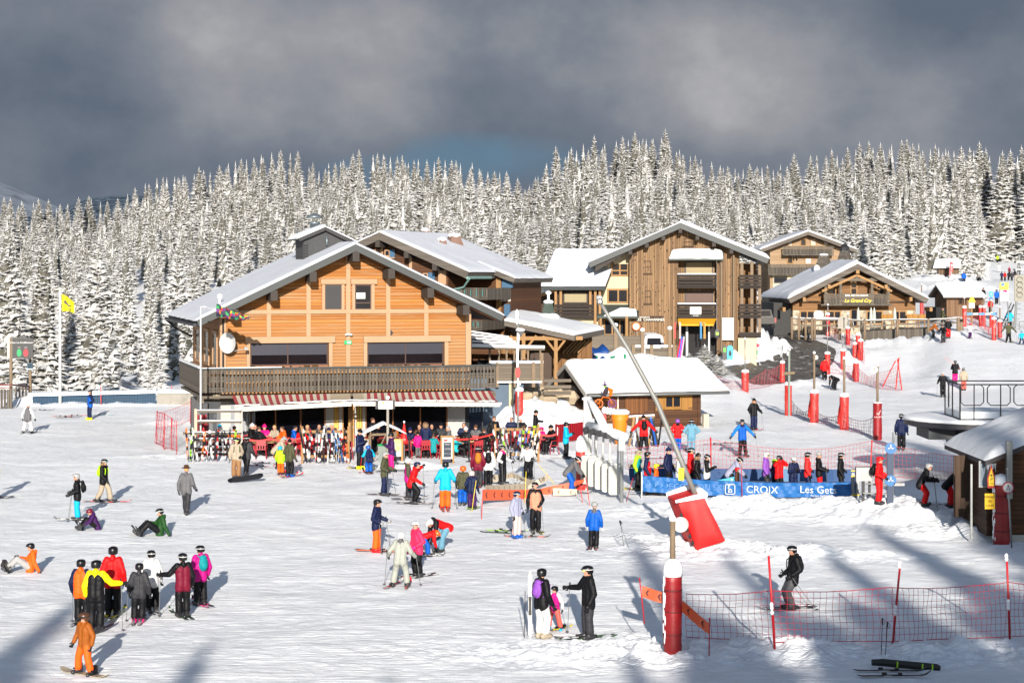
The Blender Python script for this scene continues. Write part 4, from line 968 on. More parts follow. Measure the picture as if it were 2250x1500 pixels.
#  plank apartment house
B3=Frame(1383,160,1.5,-5)
def plank_house():
 L=B3.L;t=place(B3,'apartment_house','tall apartment house clad in knotty vertical planks with dark balconies and a yellow awning','building')
 oy=-1.6;ax,az=L(1495,489,oy);lx,lz=L(1292,577,oy);rx,rz_=L(1690,568,oy);sl1=(az-lz)/(ax-lx);sl2=(az-rz_)/(rx-ax);D=13;th=.45
 def rz(x):return az-.5-(sl1*(ax-x)if x<ax else sl2*(x-ax))
 X1=L(1625,700)[0];zb=-1.2
 c0=L(1490,700)[0];c1=L(1575,700)[0]
 b=MB();b.prism([(0,zb),(c0,zb),(c0,rz(c0)),(0,rz(0))],0,.3);b.prism([(c1,zb),(X1,zb),(X1,rz(X1)),(c1,rz(c1))],0,.3)
 zt1=L(1530,560)[1];b.prism([(c0,zt1),(c1,zt1),(c1,rz(c1)),(ax,rz(ax)),(c0,rz(c0))],.003,.297)
 b.box(c0,1.25,1.6,c1,1.4,zt1)
 b.box(X1-.3,.3,zb,X1,D-1,rz(X1));b.build('plank_wall',W_VERT,t)
 roof(t,(ax,az),(lx,lz),(oy,D),th,FASC,.12,seed=11,nseg=24);roof(t,(ax,az),(rx,rz_),(oy,D),th,FASC,.32,seed=12,nseg=24)
 b=MB()
 for px in (1495,1458,1422,1386,1568,1532,1606):x=L(px,540)[0];b.box(x-.15,oy+.1,rz(x)-.35,x+.15,-.02,rz(x)-.02)
 b.build('purlin',W_DKTIM,t)
 b=MB();b.prism([(lx+.6,rz(lx+.6)),(0,rz(0)),(0,rz(0)-.02),(lx+.6,rz(lx+.6)-.5)],oy+.3,.2);b.build('soffit',W_DKTIM,t)
 BL=[(602,632),(667,698)]
 for k,(a,c)in enumerate(BL):
  p,q=L(1489,a,-.35),L(1573,c,-.35);b=MB();h=(p[1]-q[1])
  for i in range(4):b.box(p[0],-.4,q[1]+h*i/4+.03,q[0],-.34,q[1]+h*(i+1)/4-.03)
  b.box(p[0],-.34,q[1]-.06,q[0],1.2,q[1]+.02)
  for x in (p[0]+.05,q[0]-.15):b.box(x,-.33,q[1],x+.1,-.25,p[1])
  b.build('balcony',W_BALC,t)
  s=MB();s.box(p[0],-.42,p[1]-.02,q[0],-.3,p[1]+.05);s.build('balcony_snow',SNOW,t)
 for (y0,y1,col)in ((574,603,(.25,.20,.12)),(640,668,(.10,.065,.055))):
  p,q=L(1505,y0,1.2),L(1567,y1+6,1.2);window(t,p[0],q[0],q[1],p[1],1.22,DKMET,.1,glass=M(col,.7,var=.08))
 p,q=L(1470,551,-.9),L(1590,567,-.9);zz=L(1530,548)[1]
 b=MB();b.add([(p[0],-.9,q[1]),(q[0],-.9,q[1]),(q[0],-.02,zz),(p[0]+.3,-.02,zz),(p[0],-.9,q[1]-.18),(q[0],-.9,q[1]-.18),(q[0],-.02,zz-.18),(p[0]+.3,-.02,zz-.18)],[(0,1,2,3),(7,6,5,4),(0,4,5,1),(1,5,6,2),(2,6,7,3),(3,7,4,0)]);r=b.build('canopy',M((.05,.065,.06),.6),t)
 slab('canopy_snow',(p[0]+.05,-.9,q[1]+.01),(q[0]-.05,-.9,q[1]+.01),(q[0]-.1,-.25,zz-.22),(p[0]+.2,-.25,zz-.22),.28,r,nx=30,ny=8,seed=4)
 p,q=L(1490,700,-.5),L(1572,713,-1.5);YEL=M((.50,.25,.01),.7,var=.08,name='yellow_awning')
 za,zf_=L(1530,699,-.2)[1],L(1530,712,-1.5)[1]
 b=MB();b.add([(c0,-.25,za),(c1,-.25,za),(L(1568,712,-1.5)[0],-1.5,zf_),(L(1490,712,-1.5)[0],-1.5,zf_)],[(0,1,2,3)]);b.box(L(1490,712,-1.5)[0],-1.52,zf_-.14,L(1568,712,-1.5)[0],-1.5,zf_)
 b.build('awning',YEL,t)
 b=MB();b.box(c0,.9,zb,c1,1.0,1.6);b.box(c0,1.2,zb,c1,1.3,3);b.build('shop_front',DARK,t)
 b=MB();b.box(L(1507,720,.5)[0],.5,-1,L(1512,720,.5)[0],.6,za);b.box(L(1556,720,.5)[0],.5,-1,L(1560,720,.5)[0],.6,za);b.build('shop_door_frame',METAL,t)
 b=MB()
 for (y0,y1)in ((573,600),(638,666),(523,540)):
  xx=(1417,1431)if y0>530 else (1503,1522)
  p,q=L(xx[0],y0),L(xx[1],y1);b.box(p[0],-.06,q[1],p[0]+.06,-.002,p[1]);b.box(q[0]-.06,-.06,q[1],q[0],-.002,p[1]);b.box(p[0]+.06,-.06,p[1]-.06,q[0]-.06,-.003,p[1]);b.box(p[0]+.06,-.06,(p[1]+q[1])/2-.03,q[0]-.06,-.003,(p[1]+q[1])/2+.03);b.box(p[0]-.1,-.2,q[1]-.1,q[0]+.1,-.0025,q[1]-.002)
 p,q=L(1391,552),L(1400,562);b.box(p[0],-.05,q[1],q[0],-.002,p[1]);b.build('wall_rack',M((.06,.035,.02),.8),t)
 b=MB()
 for px in (1585,1612):x=L(px,700,-.3)[0];b.tube((x,-.3,zb),(x,-.3,L(px,560,-.3)[1]),.09)
 b.build('pole',W_POST,t)
 x0=L(1316,650,1.2)[0]
 b=MB();b.box(x0,1.2,zb,-.0,1.5,L(1350,605,1.2)[1]);b.prism([(x0,L(1350,605,1.2)[1]),(-.0,L(1350,605,1.2)[1]),(-.0,rz(0)),(L(1340,605,1.2)[0],rz(L(1340,600,1.2)[0]))],1.203,1.497);b.build('cream_wall',CREAM,t)
 for (a,c,y0,y1,mu,tr)in ((1342,1382,571,607,(.5,),(.35,)),(1334,1381,634,666,(.52,),()),(1326,1380,700,737,(.36,.66),())):
  p,q=L(a,y0,1.15),L(c,y1,1.15);window(t,p[0],q[0],q[1],p[1],1.17,W_RAW,.14,mull=mu,trans=tr)
 p,q=L(1345,552,1.1),L(1382,570,1.1);b=MB();b.prism([(L(1350,572,1.1)[0],L(1350,580,1.1)[1]),(-.02,L(1382,580,1.1)[1]),(-.02,L(1382,552,1.1)[1]),(L(1345,575,1.1)[0],L(1345,572,1.1)[1])],1.0,1.1);b.build('cream_fascia',CREAM,t)
 A=(L(1312,694,-1)[0],-1,L(1312,694,-1)[1]);Bb=(L(1402,694,-1)[0],-1,L(1402,694,-1)[1]);C_=(L(1406,669,1)[0],1,L(1406,669,1)[1]);Dd=(L(1318,669,1)[0],1,L(1318,669,1)[1])
 b=MB();dz=-.2;b.add([A,Bb,C_,Dd]+[(x,y,z+dz)for x,y,z in (A,Bb,C_,Dd)],[(0,1,2,3),(7,6,5,4),(0,4,5,1),(1,5,6,2),(2,6,7,3),(3,7,4,0)]);r=b.build('entrance_canopy',M((.05,.06,.055),.7),t)
 slab('canopy_snow',(A[0]+.6,-.98,A[2]+.01),(Bb[0]-.1,-.98,Bb[2]+.01),(C_[0]-.3,.2,A[2]+(C_[2]-A[2])*.6),(A[0]+1.8,.2,A[2]+(C_[2]-A[2])*.6),.16,r,nx=24,ny=8,seed=8,wav=.8)
 b=MB();b.tube((L(1377,700,-.9)[0],-.9,zb),(L(1377,700,-.9)[0],-.9,A[2]),.14);b.tube((L(1320,700,-.9)[0],-.9,zb),(L(1320,700,-.9)[0],-.9,A[2]),.1);b.build('canopy_post',W_RAW,t)
 e0=L(1187,628,-1.2);e1=L(1330,628,-1.2);r0=L(1218,551,4);r1=L(1345,549,4)
 A,Bb,C_,Dd=Vector((e0[0],-1.2,e0[1])),Vector((e1[0],-1.2,e1[1])),Vector((r1[0]+.6,4,r0[1])),Vector((r0[0],4,r0[1]))
 b=MB();dn=Vector((0,.1,-.35));b.add([A,Bb,C_,Dd,A+dn,Bb+dn,C_+dn,Dd+dn],[(0,1,2,3),(7,6,5,4),(0,4,5,1),(1,5,6,2),(2,6,7,3),(3,7,4,0)]);r=b.build('wing_roof',FASC,t)
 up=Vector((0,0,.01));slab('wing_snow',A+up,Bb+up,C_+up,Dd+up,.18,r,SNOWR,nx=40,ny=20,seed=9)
 b=MB();b.add([Dd,C_,C_+Vector((0,5,-2.2)),Dd+Vector((0,5,-2.2))],[(0,1,2,3)]);b.build('wing_back_roof',SNOW,t)
 wx0=L(1218,660,.2)[0];wx1=L(1322,660,.2)[0]
 b=MB();b.box(wx0,.2,zb,wx1,7,e0[1]+.3);b.build('wing_wall',W_VERTD,t)
 b=MB();b.box(wx0+.5,.1,L(1240,740,.1)[1],wx1,.195,L(1240,700,.1)[1]);b.build('wing_base',CREAM,t)
 p,q=L(1237,641,.1),L(1292,667,.1);window(t,p[0],q[0],q[1],p[1],.15,W_DKTIM,.12,glass=M((.24,.20,.12),.7,var=.08))
 p,q=L(1219,668,-.7),L(1305,698,-.7);b=MB();h=p[1]-q[1]
 for i in range(4):b.box(p[0],-.75,q[1]+h*i/4+.03,q[0],-.69,q[1]+h*(i+1)/4-.03)
 b.box(p[0],-.69,q[1]-.06,q[0],.18,q[1]+.02);b.build('balcony',W_BALC,t)
 b=MB()
 for px in (1221,1232,1297,1308,1318):x=L(px,660,-.6)[0];b.box(x-.1,-.6,L(px,700 if px<1300 else 745,-.6)[1],x+.1,-.45,e0[1]-.1)
 b.build('wing_post',W_RAW,t)
 p=L(1130,662,3);q=L(1212,634,3);b=MB();b.prism([(L(1142,700,3.2)[0],zb),(wx0,zb),(wx0,q[1]-.1),(L(1142,700,3.2)[0],p[1]-.3)],3.2,7);b.build('shed_wall',W_VERTD,t)
 b=MB();b.prism([(p[0],p[1]),(q[0]+.4,q[1]),(q[0]+.4,q[1]-.3),(p[0],p[1]-.3)],2.6,9);r=b.build('shed_roof',W_RAW,t)
 slab('shed_snow',(p[0],2.65,p[1]+.02),(p[0],9,p[1]+.02),(q[0]+.4,9,q[1]+.02),(q[0]+.4,2.65,q[1]+.02),.15,r,nx=10,ny=10)
 sx0,sx1=L(1627,700,-.5)[0],L(1671,700,-.5)[0]
 for (a,c)in ((603,632),(667,697),(729,740)):
  p,q=L(1624,a,-.6),L(1672,c,-.6);b=MB();h=p[1]-q[1];n=4 if h>.6 else 1
  for i in range(n):b.box(p[0],-.65,q[1]+h*i/n+.03,q[0],-.59,q[1]+h*(i+1)/n-.03);b.box(q[0]-.06,-.59,q[1]+h*i/n+.03,q[0],3,q[1]+h*(i+1)/n-.03)
  b.box(p[0],-.59,q[1]-.08,q[0],3,q[1]+.01);b.build('side_balcony',W_BALC,t)
 b=MB();b.box(X1,2.2,zb,sx1-.2,8,rz_-.4);b.build('flank_wall',planks('flank_boards',(.20,.09,.03),(.36,.18,.07),'z',.2),t)
 b=MB()
 for px in (1630,1652,1669):x=L(px,650,-.4)[0];b.box(x-.12,-.58,L(px,741,-.5)[1],x+.12,-.38,rz_-.3)
 b.build('flank_post',W_POST,t)
 p,q=L(1622,742,-.4),L(1670,768,-.4);b=MB();b.box(p[0],-.5,zb,q[0]-.3,2,p[1]);b.build('flank_base',CREAM,t)
 def board(name,lab,a,c,y0,y1,y,mat,lines):
  p,q=L(a,y0,y),L(c,y1,y);cx,cz=(p[0]+q[0])/2,(p[1]+q[1])/2
  s=thing(name,lab,'sign',B3.W(cx,y,cz),B3.a);w,h=q[0]-p[0],p[1]-q[1]
  m=MB();m.box(-w/2,0,-h/2,w/2,.05,h/2);m.build('sign_board',mat,s)
  for (tx,size,dx,dz,col)in lines:text(tx,size,s,(dx*w,-.012,dz*h),M(col,.7,name='sign_ink'),name='lettering')
  return s
 board('sign_board_residence','dark board reading RESIDENCE LES CHAVANNES beside the entrance canopy',1400,1458,694,706,-.12,W_VERTD,[('RESIDENCE',.17,-.22,.27,(.7,.68,.6)),('LES  CHAVANNES',.30,0,-.2,(.7,.68,.6))]).name='residence_sign'
 board('rental_sign','tall white board listing LOCATION DES SURFS SKIS at the right of the shop',1587,1612,698,747,-.5,M((.46,.46,.45),.6,var=.03),[('LOCATION',.155,-.05,.24,(.35,.33,.3)),('DES',.155,-.25,.15,(.35,.33,.3)),('SURFS',.155,-.17,.06,(.35,.33,.3)),('FOND',.155,-.2,-.03,(.35,.33,.3)),('RAQUETTES',.14,-.04,-.12,(.35,.33,.3)),('LUGES',.155,-.17,-.21,(.35,.33,.3)),('OUVERT',.22,0,-.41,(.05,.05,.05))])
 board('balcony_poster','white poster with red headline hung on the lower balcony of the plank house',1516,1541,674,690,-.45,M((.46,.45,.43),.6,var=.03),[('A VENDRE',.14,0,.3,(.6,.1,.03)),('04 50 75',.13,0,-.05,(.1,.1,.1)),('T2  T3',.1,.1,-.33,(.1,.1,.1))])
 board('small_shop_sign','narrow black sign just under the balcony poster of the plank house',1518,1540,691,696,-.47,M((.02,.02,.02),.6),[('OUVERT',.13,0,0,(.7,.7,.7))])
 x,z=L(1398,717,-.2);s=thing('round_road_sign','round white sign with an orange-red ring and slash beside the entrance posts','sign',B3.W(x,-.4,z),B3.a)
 m=MB();m.prism([(.34*math.cos(k*.314),.34*math.sin(k*.314))for k in range(20)],0,.03);m.build('ring',M((.70,.12,.03),.6),s)
 m=MB();m.prism([(.25*math.cos(k*.314),.25*math.sin(k*.314))for k in range(20)],-.01,-.001);m.build('face',M((.7,.68,.64),.6),s)
 m=MB();m.beam((-.17,-.02,.17),(.17,-.02,-.17),.03,.05);m.beam((-.08,-.02,-.1),(.02,-.02,.12),.03,.04);m.build('symbol',M((.15,.05,.04),.6),s)
 m=MB();m.tube((0,.05,-1.9),(0,.05,0),.03);m.build('post',METAL,s)
 return t
plank_house()
#  restaurant chalet
B5=Frame(1742,186,3.0,2)
def cry_chalet():
 L=B5.L;t=place(B5,'chalet','bar restaurant chalet of old amber timber and stone with a wide snowy roof','chalet')
 oy=-2.0;ax,az=L(1885,579,oy);lx,lz=L(1732,656,oy);rx,rz_=L(2041,656,oy);D=14
 sl=(az-lz)/(ax-lx)
 def rz(x):return az-.62-sl*abs(x-ax)
 X1=L(2012,700)[0];zb=-1;zs=L(1850,682)[1]
 b=MB();b.box(0,0,zb,X1,12.5,zs);b.build('stone_wall',STONE,t)
 b=MB();b.prism([(0,zs),(X1,zs),(X1,rz(X1)),(ax,rz(ax)),(0,rz(0))],.05,12.4);b.build('wall',W_CRY,t)
 roof(t,(ax,az),(lx,lz),(oy,D),.5,FASCW,.42,seed=21,nseg=40);roof(t,(ax,az),(rx,rz_),(oy,D),.5,FASCW,.3,seed=22,nseg=40)
 for (a,c,y0,y1,mu)in ((1757,1790,682,710,(.5,)),(1818,1848,682,712,(.5,)),(1903,1940,682,712,(.5,)),(1960,1992,682,712,(.5,)),(1868,1885,678,720,())):
  p,q=L(a,y0,-.03),L(c,y1,-.03);window(t,p[0],q[0],q[1],p[1],-.03,W_RAW,.12,mull=mu)
 for (a,c,y0,y1)in ((1816,1838,622,648),(1868,1884,618,648),(1925,1945,622,648)):
  p,q=L(a,y0,0),L(c,y1,0);window(t,p[0],q[0],q[1],p[1],.02,W_RAW,.12,trans=(.5,))
 yb=-1.5;p,q=L(1810,646,yb),L(1954,668,yb);b=MB();n=44
 b.box(p[0],yb-.08,p[1]-.1,q[0],yb+.08,p[1]);b.box(p[0]-.3,yb-.1,q[1]-.15,q[0]+.3,.04,q[1])
 for i in range(n):
  x=p[0]+(q[0]-p[0])*(i+.5)/n;b.box(x-.055,yb-.03,q[1],x+.055,yb+.01,p[1]-.08)
 b.build('balcony',W_GREY,t)
 b=MB();pa,qa=L(1850,645,yb-.1),L(1914,667,yb-.1);b.box(pa[0],yb-.16,qa[1],qa[0],yb-.09,pa[1]);sb=b.build('name_board',W_GREYH,t)
 cx,cz=(pa[0]+qa[0])/2,(pa[1]+qa[1])/2
 text('BAR RESTAURANT',.27,sb,(cx,yb-.18,cz+.30),M((.7,.7,.66),.7),name='lettering',ext=.01)
 text('Le Grand Cry',.46,sb,(cx+.1,yb-.18,cz-.2),M((.80,.62,.03),.6),name='lettering',ext=.012,shear=.3)
 b=MB()
 for px in (1814,1847,1916,1952):x=L(px,640,yb)[0];b.box(x-.12,yb-.06,q[1],x+.12,yb+.2,rz(x)+.1)
 x0,x1=L(1850,614,yb)[0],L(1914,614,yb)[0];z=L(1880,614,yb)[1];b.box(x0-.6,yb-.09,z-.15,x1+.6,yb+.05,z+.1)
 b.box(ax-.12,yb-.07,z,ax+.12,yb+.1,rz(ax));b.build('gable_truss',W_GREYH,t)
 b=MB()
 for s in (-1,1):
  b.beam((ax,yb-.05,rz(ax)-.5),(ax+s*3.4,yb-.05,rz(ax+s*3.4)-.35),.16,.22)
  for k,d in enumerate((2.4,4.5,6.2)):x=ax+s*d*1.15;b.box(x-.14,oy+.05,rz(x)-.42,x+.14,.04,rz(x)-.03)
 b.box(ax-.16,oy+.02,rz(ax)-.35,ax+.16,.04,rz(ax));b.build('purlin',W_RAW,t)
 b=MB()
 for px in (1778,1990,1795,1968):x=L(px,665,-.4)[0];b.box(x-.9,-.35,L(px,662,-.4)[1]-.06,x+.9,.03,L(px,662,-.4)[1])
 b.build('shelf',W_GREYH,t)
 b=MB();b.box(L(1700,700,1)[0],1,zb,-.02,10,L(1700,665,1)[1]);b.build('side_wall',M((.045,.045,.045),.9,var=.5,scale=6,bmp=.6),t)
 for (px,pt,pb,yy)in ((1810,562,590,8),(1856,553,585,8.5)):
  x,z0=L(px,pb,yy);z1=L(px,pt,yy)[1];k=MB();k.lathe([(1.1,-.8),(.95,0),(.5,z1-z0),(.5,z1-z0+.04)],(x,yy,z0),4);c=k.build('chimney',W_GREY,t)
  k=MB();k.ell((x-.75,yy-.2,z0-.05),(.35,.6,.45),8);k.ell((x,yy,z1+.1),(.5,.5,.14),8);k.build('chimney_snow',SNOW,c,True)
  if px>1850:k=MB();k.lathe([(.5,0),(.48,.4),(.2,.75),(.05,.8)],(x,yy,z1+.05),8);k.build('cowl',DKMET,c)
 for i,(a,c)in enumerate(((1937,1962),(1993,2017),(2018,2034))):
  p,q=L(a,696,-5),L(c,712,-5);w=q[0]-p[0];s=thing('terrace_booth',['honey wooden booth on the restaurant terrace in front of the middle windows','honey wooden booth left of a matching one at the terrace end','honey wooden booth at the right end of the restaurant terrace'][i],'booth',B5.W(p[0],-5,q[1]-.2),B5.a)
  m=MB();m.box(0,0,.5,w,.06,1.15);m.build('front_panel',W_SHUTTER,s);m=MB();m.box(0,.06,.5,.06,.9,1.0);m.box(w-.06,.06,.5,w,.9,1.0);m.box(0,.06,.62,w,.8,.68);m.build('side_panel',W_SHUTTER,s)
  m=MB();m.box(.05,0,-.6,.13,.1,.5);m.box(w-.13,0,-.6,w-.05,.1,.5);m.build('leg',W_RAW,s)
cry_chalet()
B6=Frame(1692,232,4.2,-1)
def upper_chalet():
 L=B6.L;t=place(B6,'chalet','pale wooden chalet with two grey balconies standing highest behind the restaurant chalet','chalet')
 oy=-1.6;ax,az=L(1776,508,oy);lx,lz=L(1670,548,oy);rx,rz_=L(1884,548,oy);sl=(az-lz)/(ax-lx)
 def rz(x):return az-.5-sl*abs(x-ax)
 X1=L(1858,600)[0];b=MB();b.prism([(0,-1),(X1,-1),(X1,rz(X1)),(ax,rz(ax)),(0,rz(0))],0,11);b.build('wall',W_PALE,t)
 b=MB();b.box(.3,-.25,-1,7,-.01,L(1700,605,0)[1]-.0);b.build('base_wall',CREAM,t)
 roof(t,(ax,az),(lx,lz),(oy,12),.4,FASCW,.22,seed=31,nseg=20);roof(t,(ax,az),(rx,rz_),(oy,12),.4,FASCW,.22,seed=32,nseg=20)
 for (a,c,y0,y1,gl)in ((1730,1742,527,541,M((.45,.42,.38),.7)),(1758,1772,524,541,GLASS),(1780,1794,524,541,M((.40,.34,.28),.7)),(1808,1820,528,541,M((.45,.42,.38),.7)),(1729,1743,566,580,GLASS),(1768,1784,566,581,M((.4,.4,.4),.7)),(1812,1822,566,580,GLASS)):
  p,q=L(a,y0,0),L(c,y1,0);window(t,p[0],q[0],q[1],p[1],-.02,W_RAW,.12,glass=gl)
 for (a,c,y0,y1)in ((1720,1832,541,559),(1688,1790,581,602)):
  p,q=L(a,y0,-1.3),L(c,y1,-1.3);b=MB();n=int((q[0]-p[0])/.17)
  b.box(p[0],-1.36,p[1]-.1,q[0],-1.24,p[1]);b.box(p[0],-1.4,q[1]-.12,q[0],-.26,q[1])
  for i in range(n):x=p[0]+(q[0]-p[0])*(i+.5)/n;b.box(x-.06,-1.33,q[1],x+.06,-1.29,p[1]-.1)
  b.build('balcony',W_GREY,t)
 p,q=L(1700,608,-.3),L(1730,622,-.3);window(t,p[0],q[0],q[1],p[1],-.3,DKMET,.1)
 b=MB()
 for px in (1745,1752,1800,1740,1812):x=L(px,560,-.6)[0];b.beam((x,-.05,L(px,572,-.6)[1]),(x,-1.2,L(px,560,-.6)[1]),.12,.12)
 b.build('bracket',W_GREYH,t)
upper_chalet()
#  ski-school hut in the middle
B4=Frame(1306,107,0,18)
def hut(fr,lab,ridgeL,eaveL,ridgeR,eaveR,gable_w,wall_px,oy=-.8,sth=.45,dark=W_HUT,seed=0):
 L=fr.L;t=place(fr,'wooden_hut',lab,'hut');return L,t
def ski_hut():
 L=B4.L;t=place(B4,'wooden_hut','brown wooden ski hut with thick snow roof and honey shutters in the middle','hut')
 oy=-.75;e0=L(1288,866,oy);e1=L(1602,862,oy);ez=e0[1]+.02
 Wd=6.0;ry=2.7;rzz=L(1420,797,ry)[1];x0,x1=e0[0],e1[0]
 wx1=L(1540,900,0)[0];slp=(rzz-ez)/(ry-oy);by=2*ry-oy
 A,Bb,C_,Dd=Vector((x0,oy,ez)),Vector((x1,oy,ez)),Vector((x1-.25,ry,rzz)),Vector((x0,ry,rzz))
 def pl(a,b_,c,d,name):
  m=MB();dn=Vector((0,0,-.14));m.add([a,b_,c,d,a+dn,b_+dn,c+dn,d+dn],[(0,1,2,3),(7,6,5,4),(0,4,5,1),(1,5,6,2),(2,6,7,3),(3,7,4,0)]);return m.build(name,M((.07,.06,.055),.8),t)
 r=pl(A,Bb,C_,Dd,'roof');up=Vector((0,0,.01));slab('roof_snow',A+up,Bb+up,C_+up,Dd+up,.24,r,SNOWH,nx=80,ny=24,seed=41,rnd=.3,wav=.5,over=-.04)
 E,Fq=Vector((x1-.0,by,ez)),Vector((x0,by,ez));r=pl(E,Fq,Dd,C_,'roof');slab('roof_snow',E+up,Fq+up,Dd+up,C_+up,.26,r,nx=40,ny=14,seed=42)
 b=MB();b.tube((x0+.1,oy-.06,ez-.1),(x1,oy-.06,ez-.1),.07);b.build('gutter',METAL,t,True)
 b=MB();b.beam((x0-.02,oy,ez-.1),(x0-.02,ry,rzz-.1),.06,.22);b.beam((x0-.02,by,ez-.1),(x0-.02,ry,rzz-.1),.06,.22);b.build('bargeboard',M((.32,.31,.29),.8),t)
 fw=ez-.14;xl=.0
 b=MB();b.box(xl,0,-.2,wx1,5.4,fw+.55);b.prism([(0,fw+.5),(5.4,fw+.5),(ry,rzz-.25)],xl,xl+.2,'x');b.build('wall',W_HUT,t)
 b=MB();b.box(x0+.1,.0,ez-.1,xl,.12,ez+.05);b.box(x0+.1,5.2,ez-.2,xl,5.35,ez);b.beam((x0+.1,2.7,rzz-.3),(xl,2.7,rzz-.3),.14,.18);b.box(x0+.15,.3,ez+.05,x0+.22,5.1,ez+.3);b.build('porch_beam',W_DKTIM,t)
 def pan(a,c,y0,y1,y,mat,name):
  p,q=L(a,y0,y),L(c,y1,y);m=MB();m.box(p[0],y,q[1],q[0],y+.06,p[1]);return m.build(name,mat,t),p,q
 pan(1315,1358,868,925,-.07,W_HUTDOOR,'door');pan(1373,1423,868,908,-.07,W_HUTDOOR,'shutter')
 b=MB();p,q=L(1357,866,-.1),L(1359,905,-.1);b.box(p[0],-.1,q[1],q[0],-.072,p[1]);b.build('door_trim',M((.6,.55,.48),.7),t)
 pan(1441,1460,868,901,-.07,W_SHUTTER,'window_shutter');pan(1499,1521,868,900,-.07,W_SHUTTER,'window_shutter')
 p,q=L(1460,868,-.05),L(1497,896,-.05);window(t,p[0],q[0],q[1],p[1],-.03,W_SHUTTER,.09,mull=(.5,),sill=True)
 b=MB()
 for px in (1306,1440,1535):x=L(px,900,0)[0];b.box(x-.07,-.05,-.1,x+.07,-.001,fw)
 b.build('corner_board',W_HUT,t)
 b=MB();b.box(-.1,-.12,-.3,wx1+.1,-.02,.12);b.build('plinth',CONC,t)
 b=MB();x=L(1549,925,-.2)[0];b.box(x-.16,-.4,-.2,x+.16,-.1,L(1549,909,-.3)[1]);b.build('concrete_post',M((.36,.33,.26),.85),t)
 b=MB()
 for (px,z)in ((1376,873),(1376,905),(1420,905),(1449,872),(1449,896),(1517,896)):x,zz=L(px,z,-.08);b.box(x-.12,-.09,zz-.02,x+.12,-.071,zz+.02)
 b.build('hinge',DKMET,t)
ski_hut()
#  lift hut, right foreground
BH=Frame(2168,62.5,0,0)
def lift_hut():
 L=BH.L;t=place(BH,'wooden_hut','shaded dark brown lift hut with a humped snow roof at the right edge','hut')
 oy=-.35;e0=L(2166,1012,oy);ap=L(2262,962,oy);sl=(ap[1]-e0[1])/(ap[0]-e0[0])*.8;D=5.6;ex,ez=e0
 axx=ex+2.6;azz=ez+sl*2.6;X1=2*axx-ex
 def pit(a,c,sd):
  (x_a,z_a),(x_e,z_e)=a,c;m=MB();m.prism([(x_a,z_a),(x_e,z_e),(x_e,z_e-.16),(x_a,z_a-.18)],oy,D);r=m.build('roof',M((.06,.055,.06),.8),t)
  nx,ny=40,26;G=np.zeros((ny,nx,3))
  for j in range(ny):
   for i in range(nx):
    u=i/(nx-1);v=j/(ny-1);x=x_e+(x_a-x_e)*v;y=oy-.08+(D+.1-oy)*u;e=min(u*(D-oy),(1-u)*(D-oy),v*3.0)
    th=.24*(1-math.exp(-e/.22))+.05*math.sin(u*7+sd)*min(1,e)+.12*float(fbm(np.array(x*.9),np.array(y*.9),3,2))*min(1,e)
    if i in (0,nx-1)or j==0:th=0
    if j==0:x+=(x_e-x_a)*.02
    G[j,i]=(x,y,z_e+(z_a-z_e)*v+.01+max(0,th))
  gridmesh('roof_snow',G,SNOWH,r)
 pit((axx,azz),(ex,ez),1);pit((axx,azz),(X1,ez),2)
 wx=L(2186,1100,0)[0];zf=ez+sl*(wx-ex)-.2
 b=MB();b.box(wx,0,.25,X1-.5,D-.7,ez-.05);b.prism([(wx,ez-.05),(X1-.5,ez-.05),(X1-.5,ez+.02),(axx,azz-.22),(wx,zf+.02)],.002,.2);b.build('wall',W_HUT,t)
 b=MB();b.box(wx-.02,-.03,.0,X1-.5,.0,.25);b.box(wx+.05,.05,-.3,X1-.6,D-.8,.25);b.build('plinth',M((.30,.30,.27),.9),t)
 ya=BH.LX(2133,1050,wx-.9)[0];yb=BH.LX(2096,1050,wx-.9)[0]
 b=MB();q=L(2096,1135,2.2);p=L(2096,1000,2.2);b.box(p[0],2.2,q[1],L(2133,1000,2.2)[0],2.27,p[1]);b.build('open_door',W_VERTD,t)
 b=MB();b.box(L(2133,1000,2.3)[0],.15,.2,wx,2.3,ez-.15);b.build('porch_wall',planks('porch_boards',(.05,.022,.012),(.10,.045,.02),'z',.18),t)
 p,q=L(2150,1012,.1),L(2170,1070,.1);window(t,p[0],q[0],q[1],p[1],.1,METAL,.05,glass=M((.16,.20,.24),.3))
 b=MB();x=L(2134,1000,.1)[0];b.box(x-.03,.05,.1,x+.03,.12,ez-.15);b.build('post',METAL,t)
 b=MB()
 for i in range(7):b.tube((ex+.05+i*.05,oy+.02+i*.02,ez-.1),(ex+.05+i*.05,oy+.02+i*.02,ez-.2-(.08+.28*((i*37)%5)/5)),.02,.003,5)
 b.build('icicle',m_glass('ice',(.5,.55,.6),.4),t)
 b=MB();p=L(2216,1000,-.45);b.box(p[0]-.09,-.6,1.5,p[0]+.09,-.42,L(2216,968,-.5)[1]);b.build('front_post',METAL,t)
lift_hut()
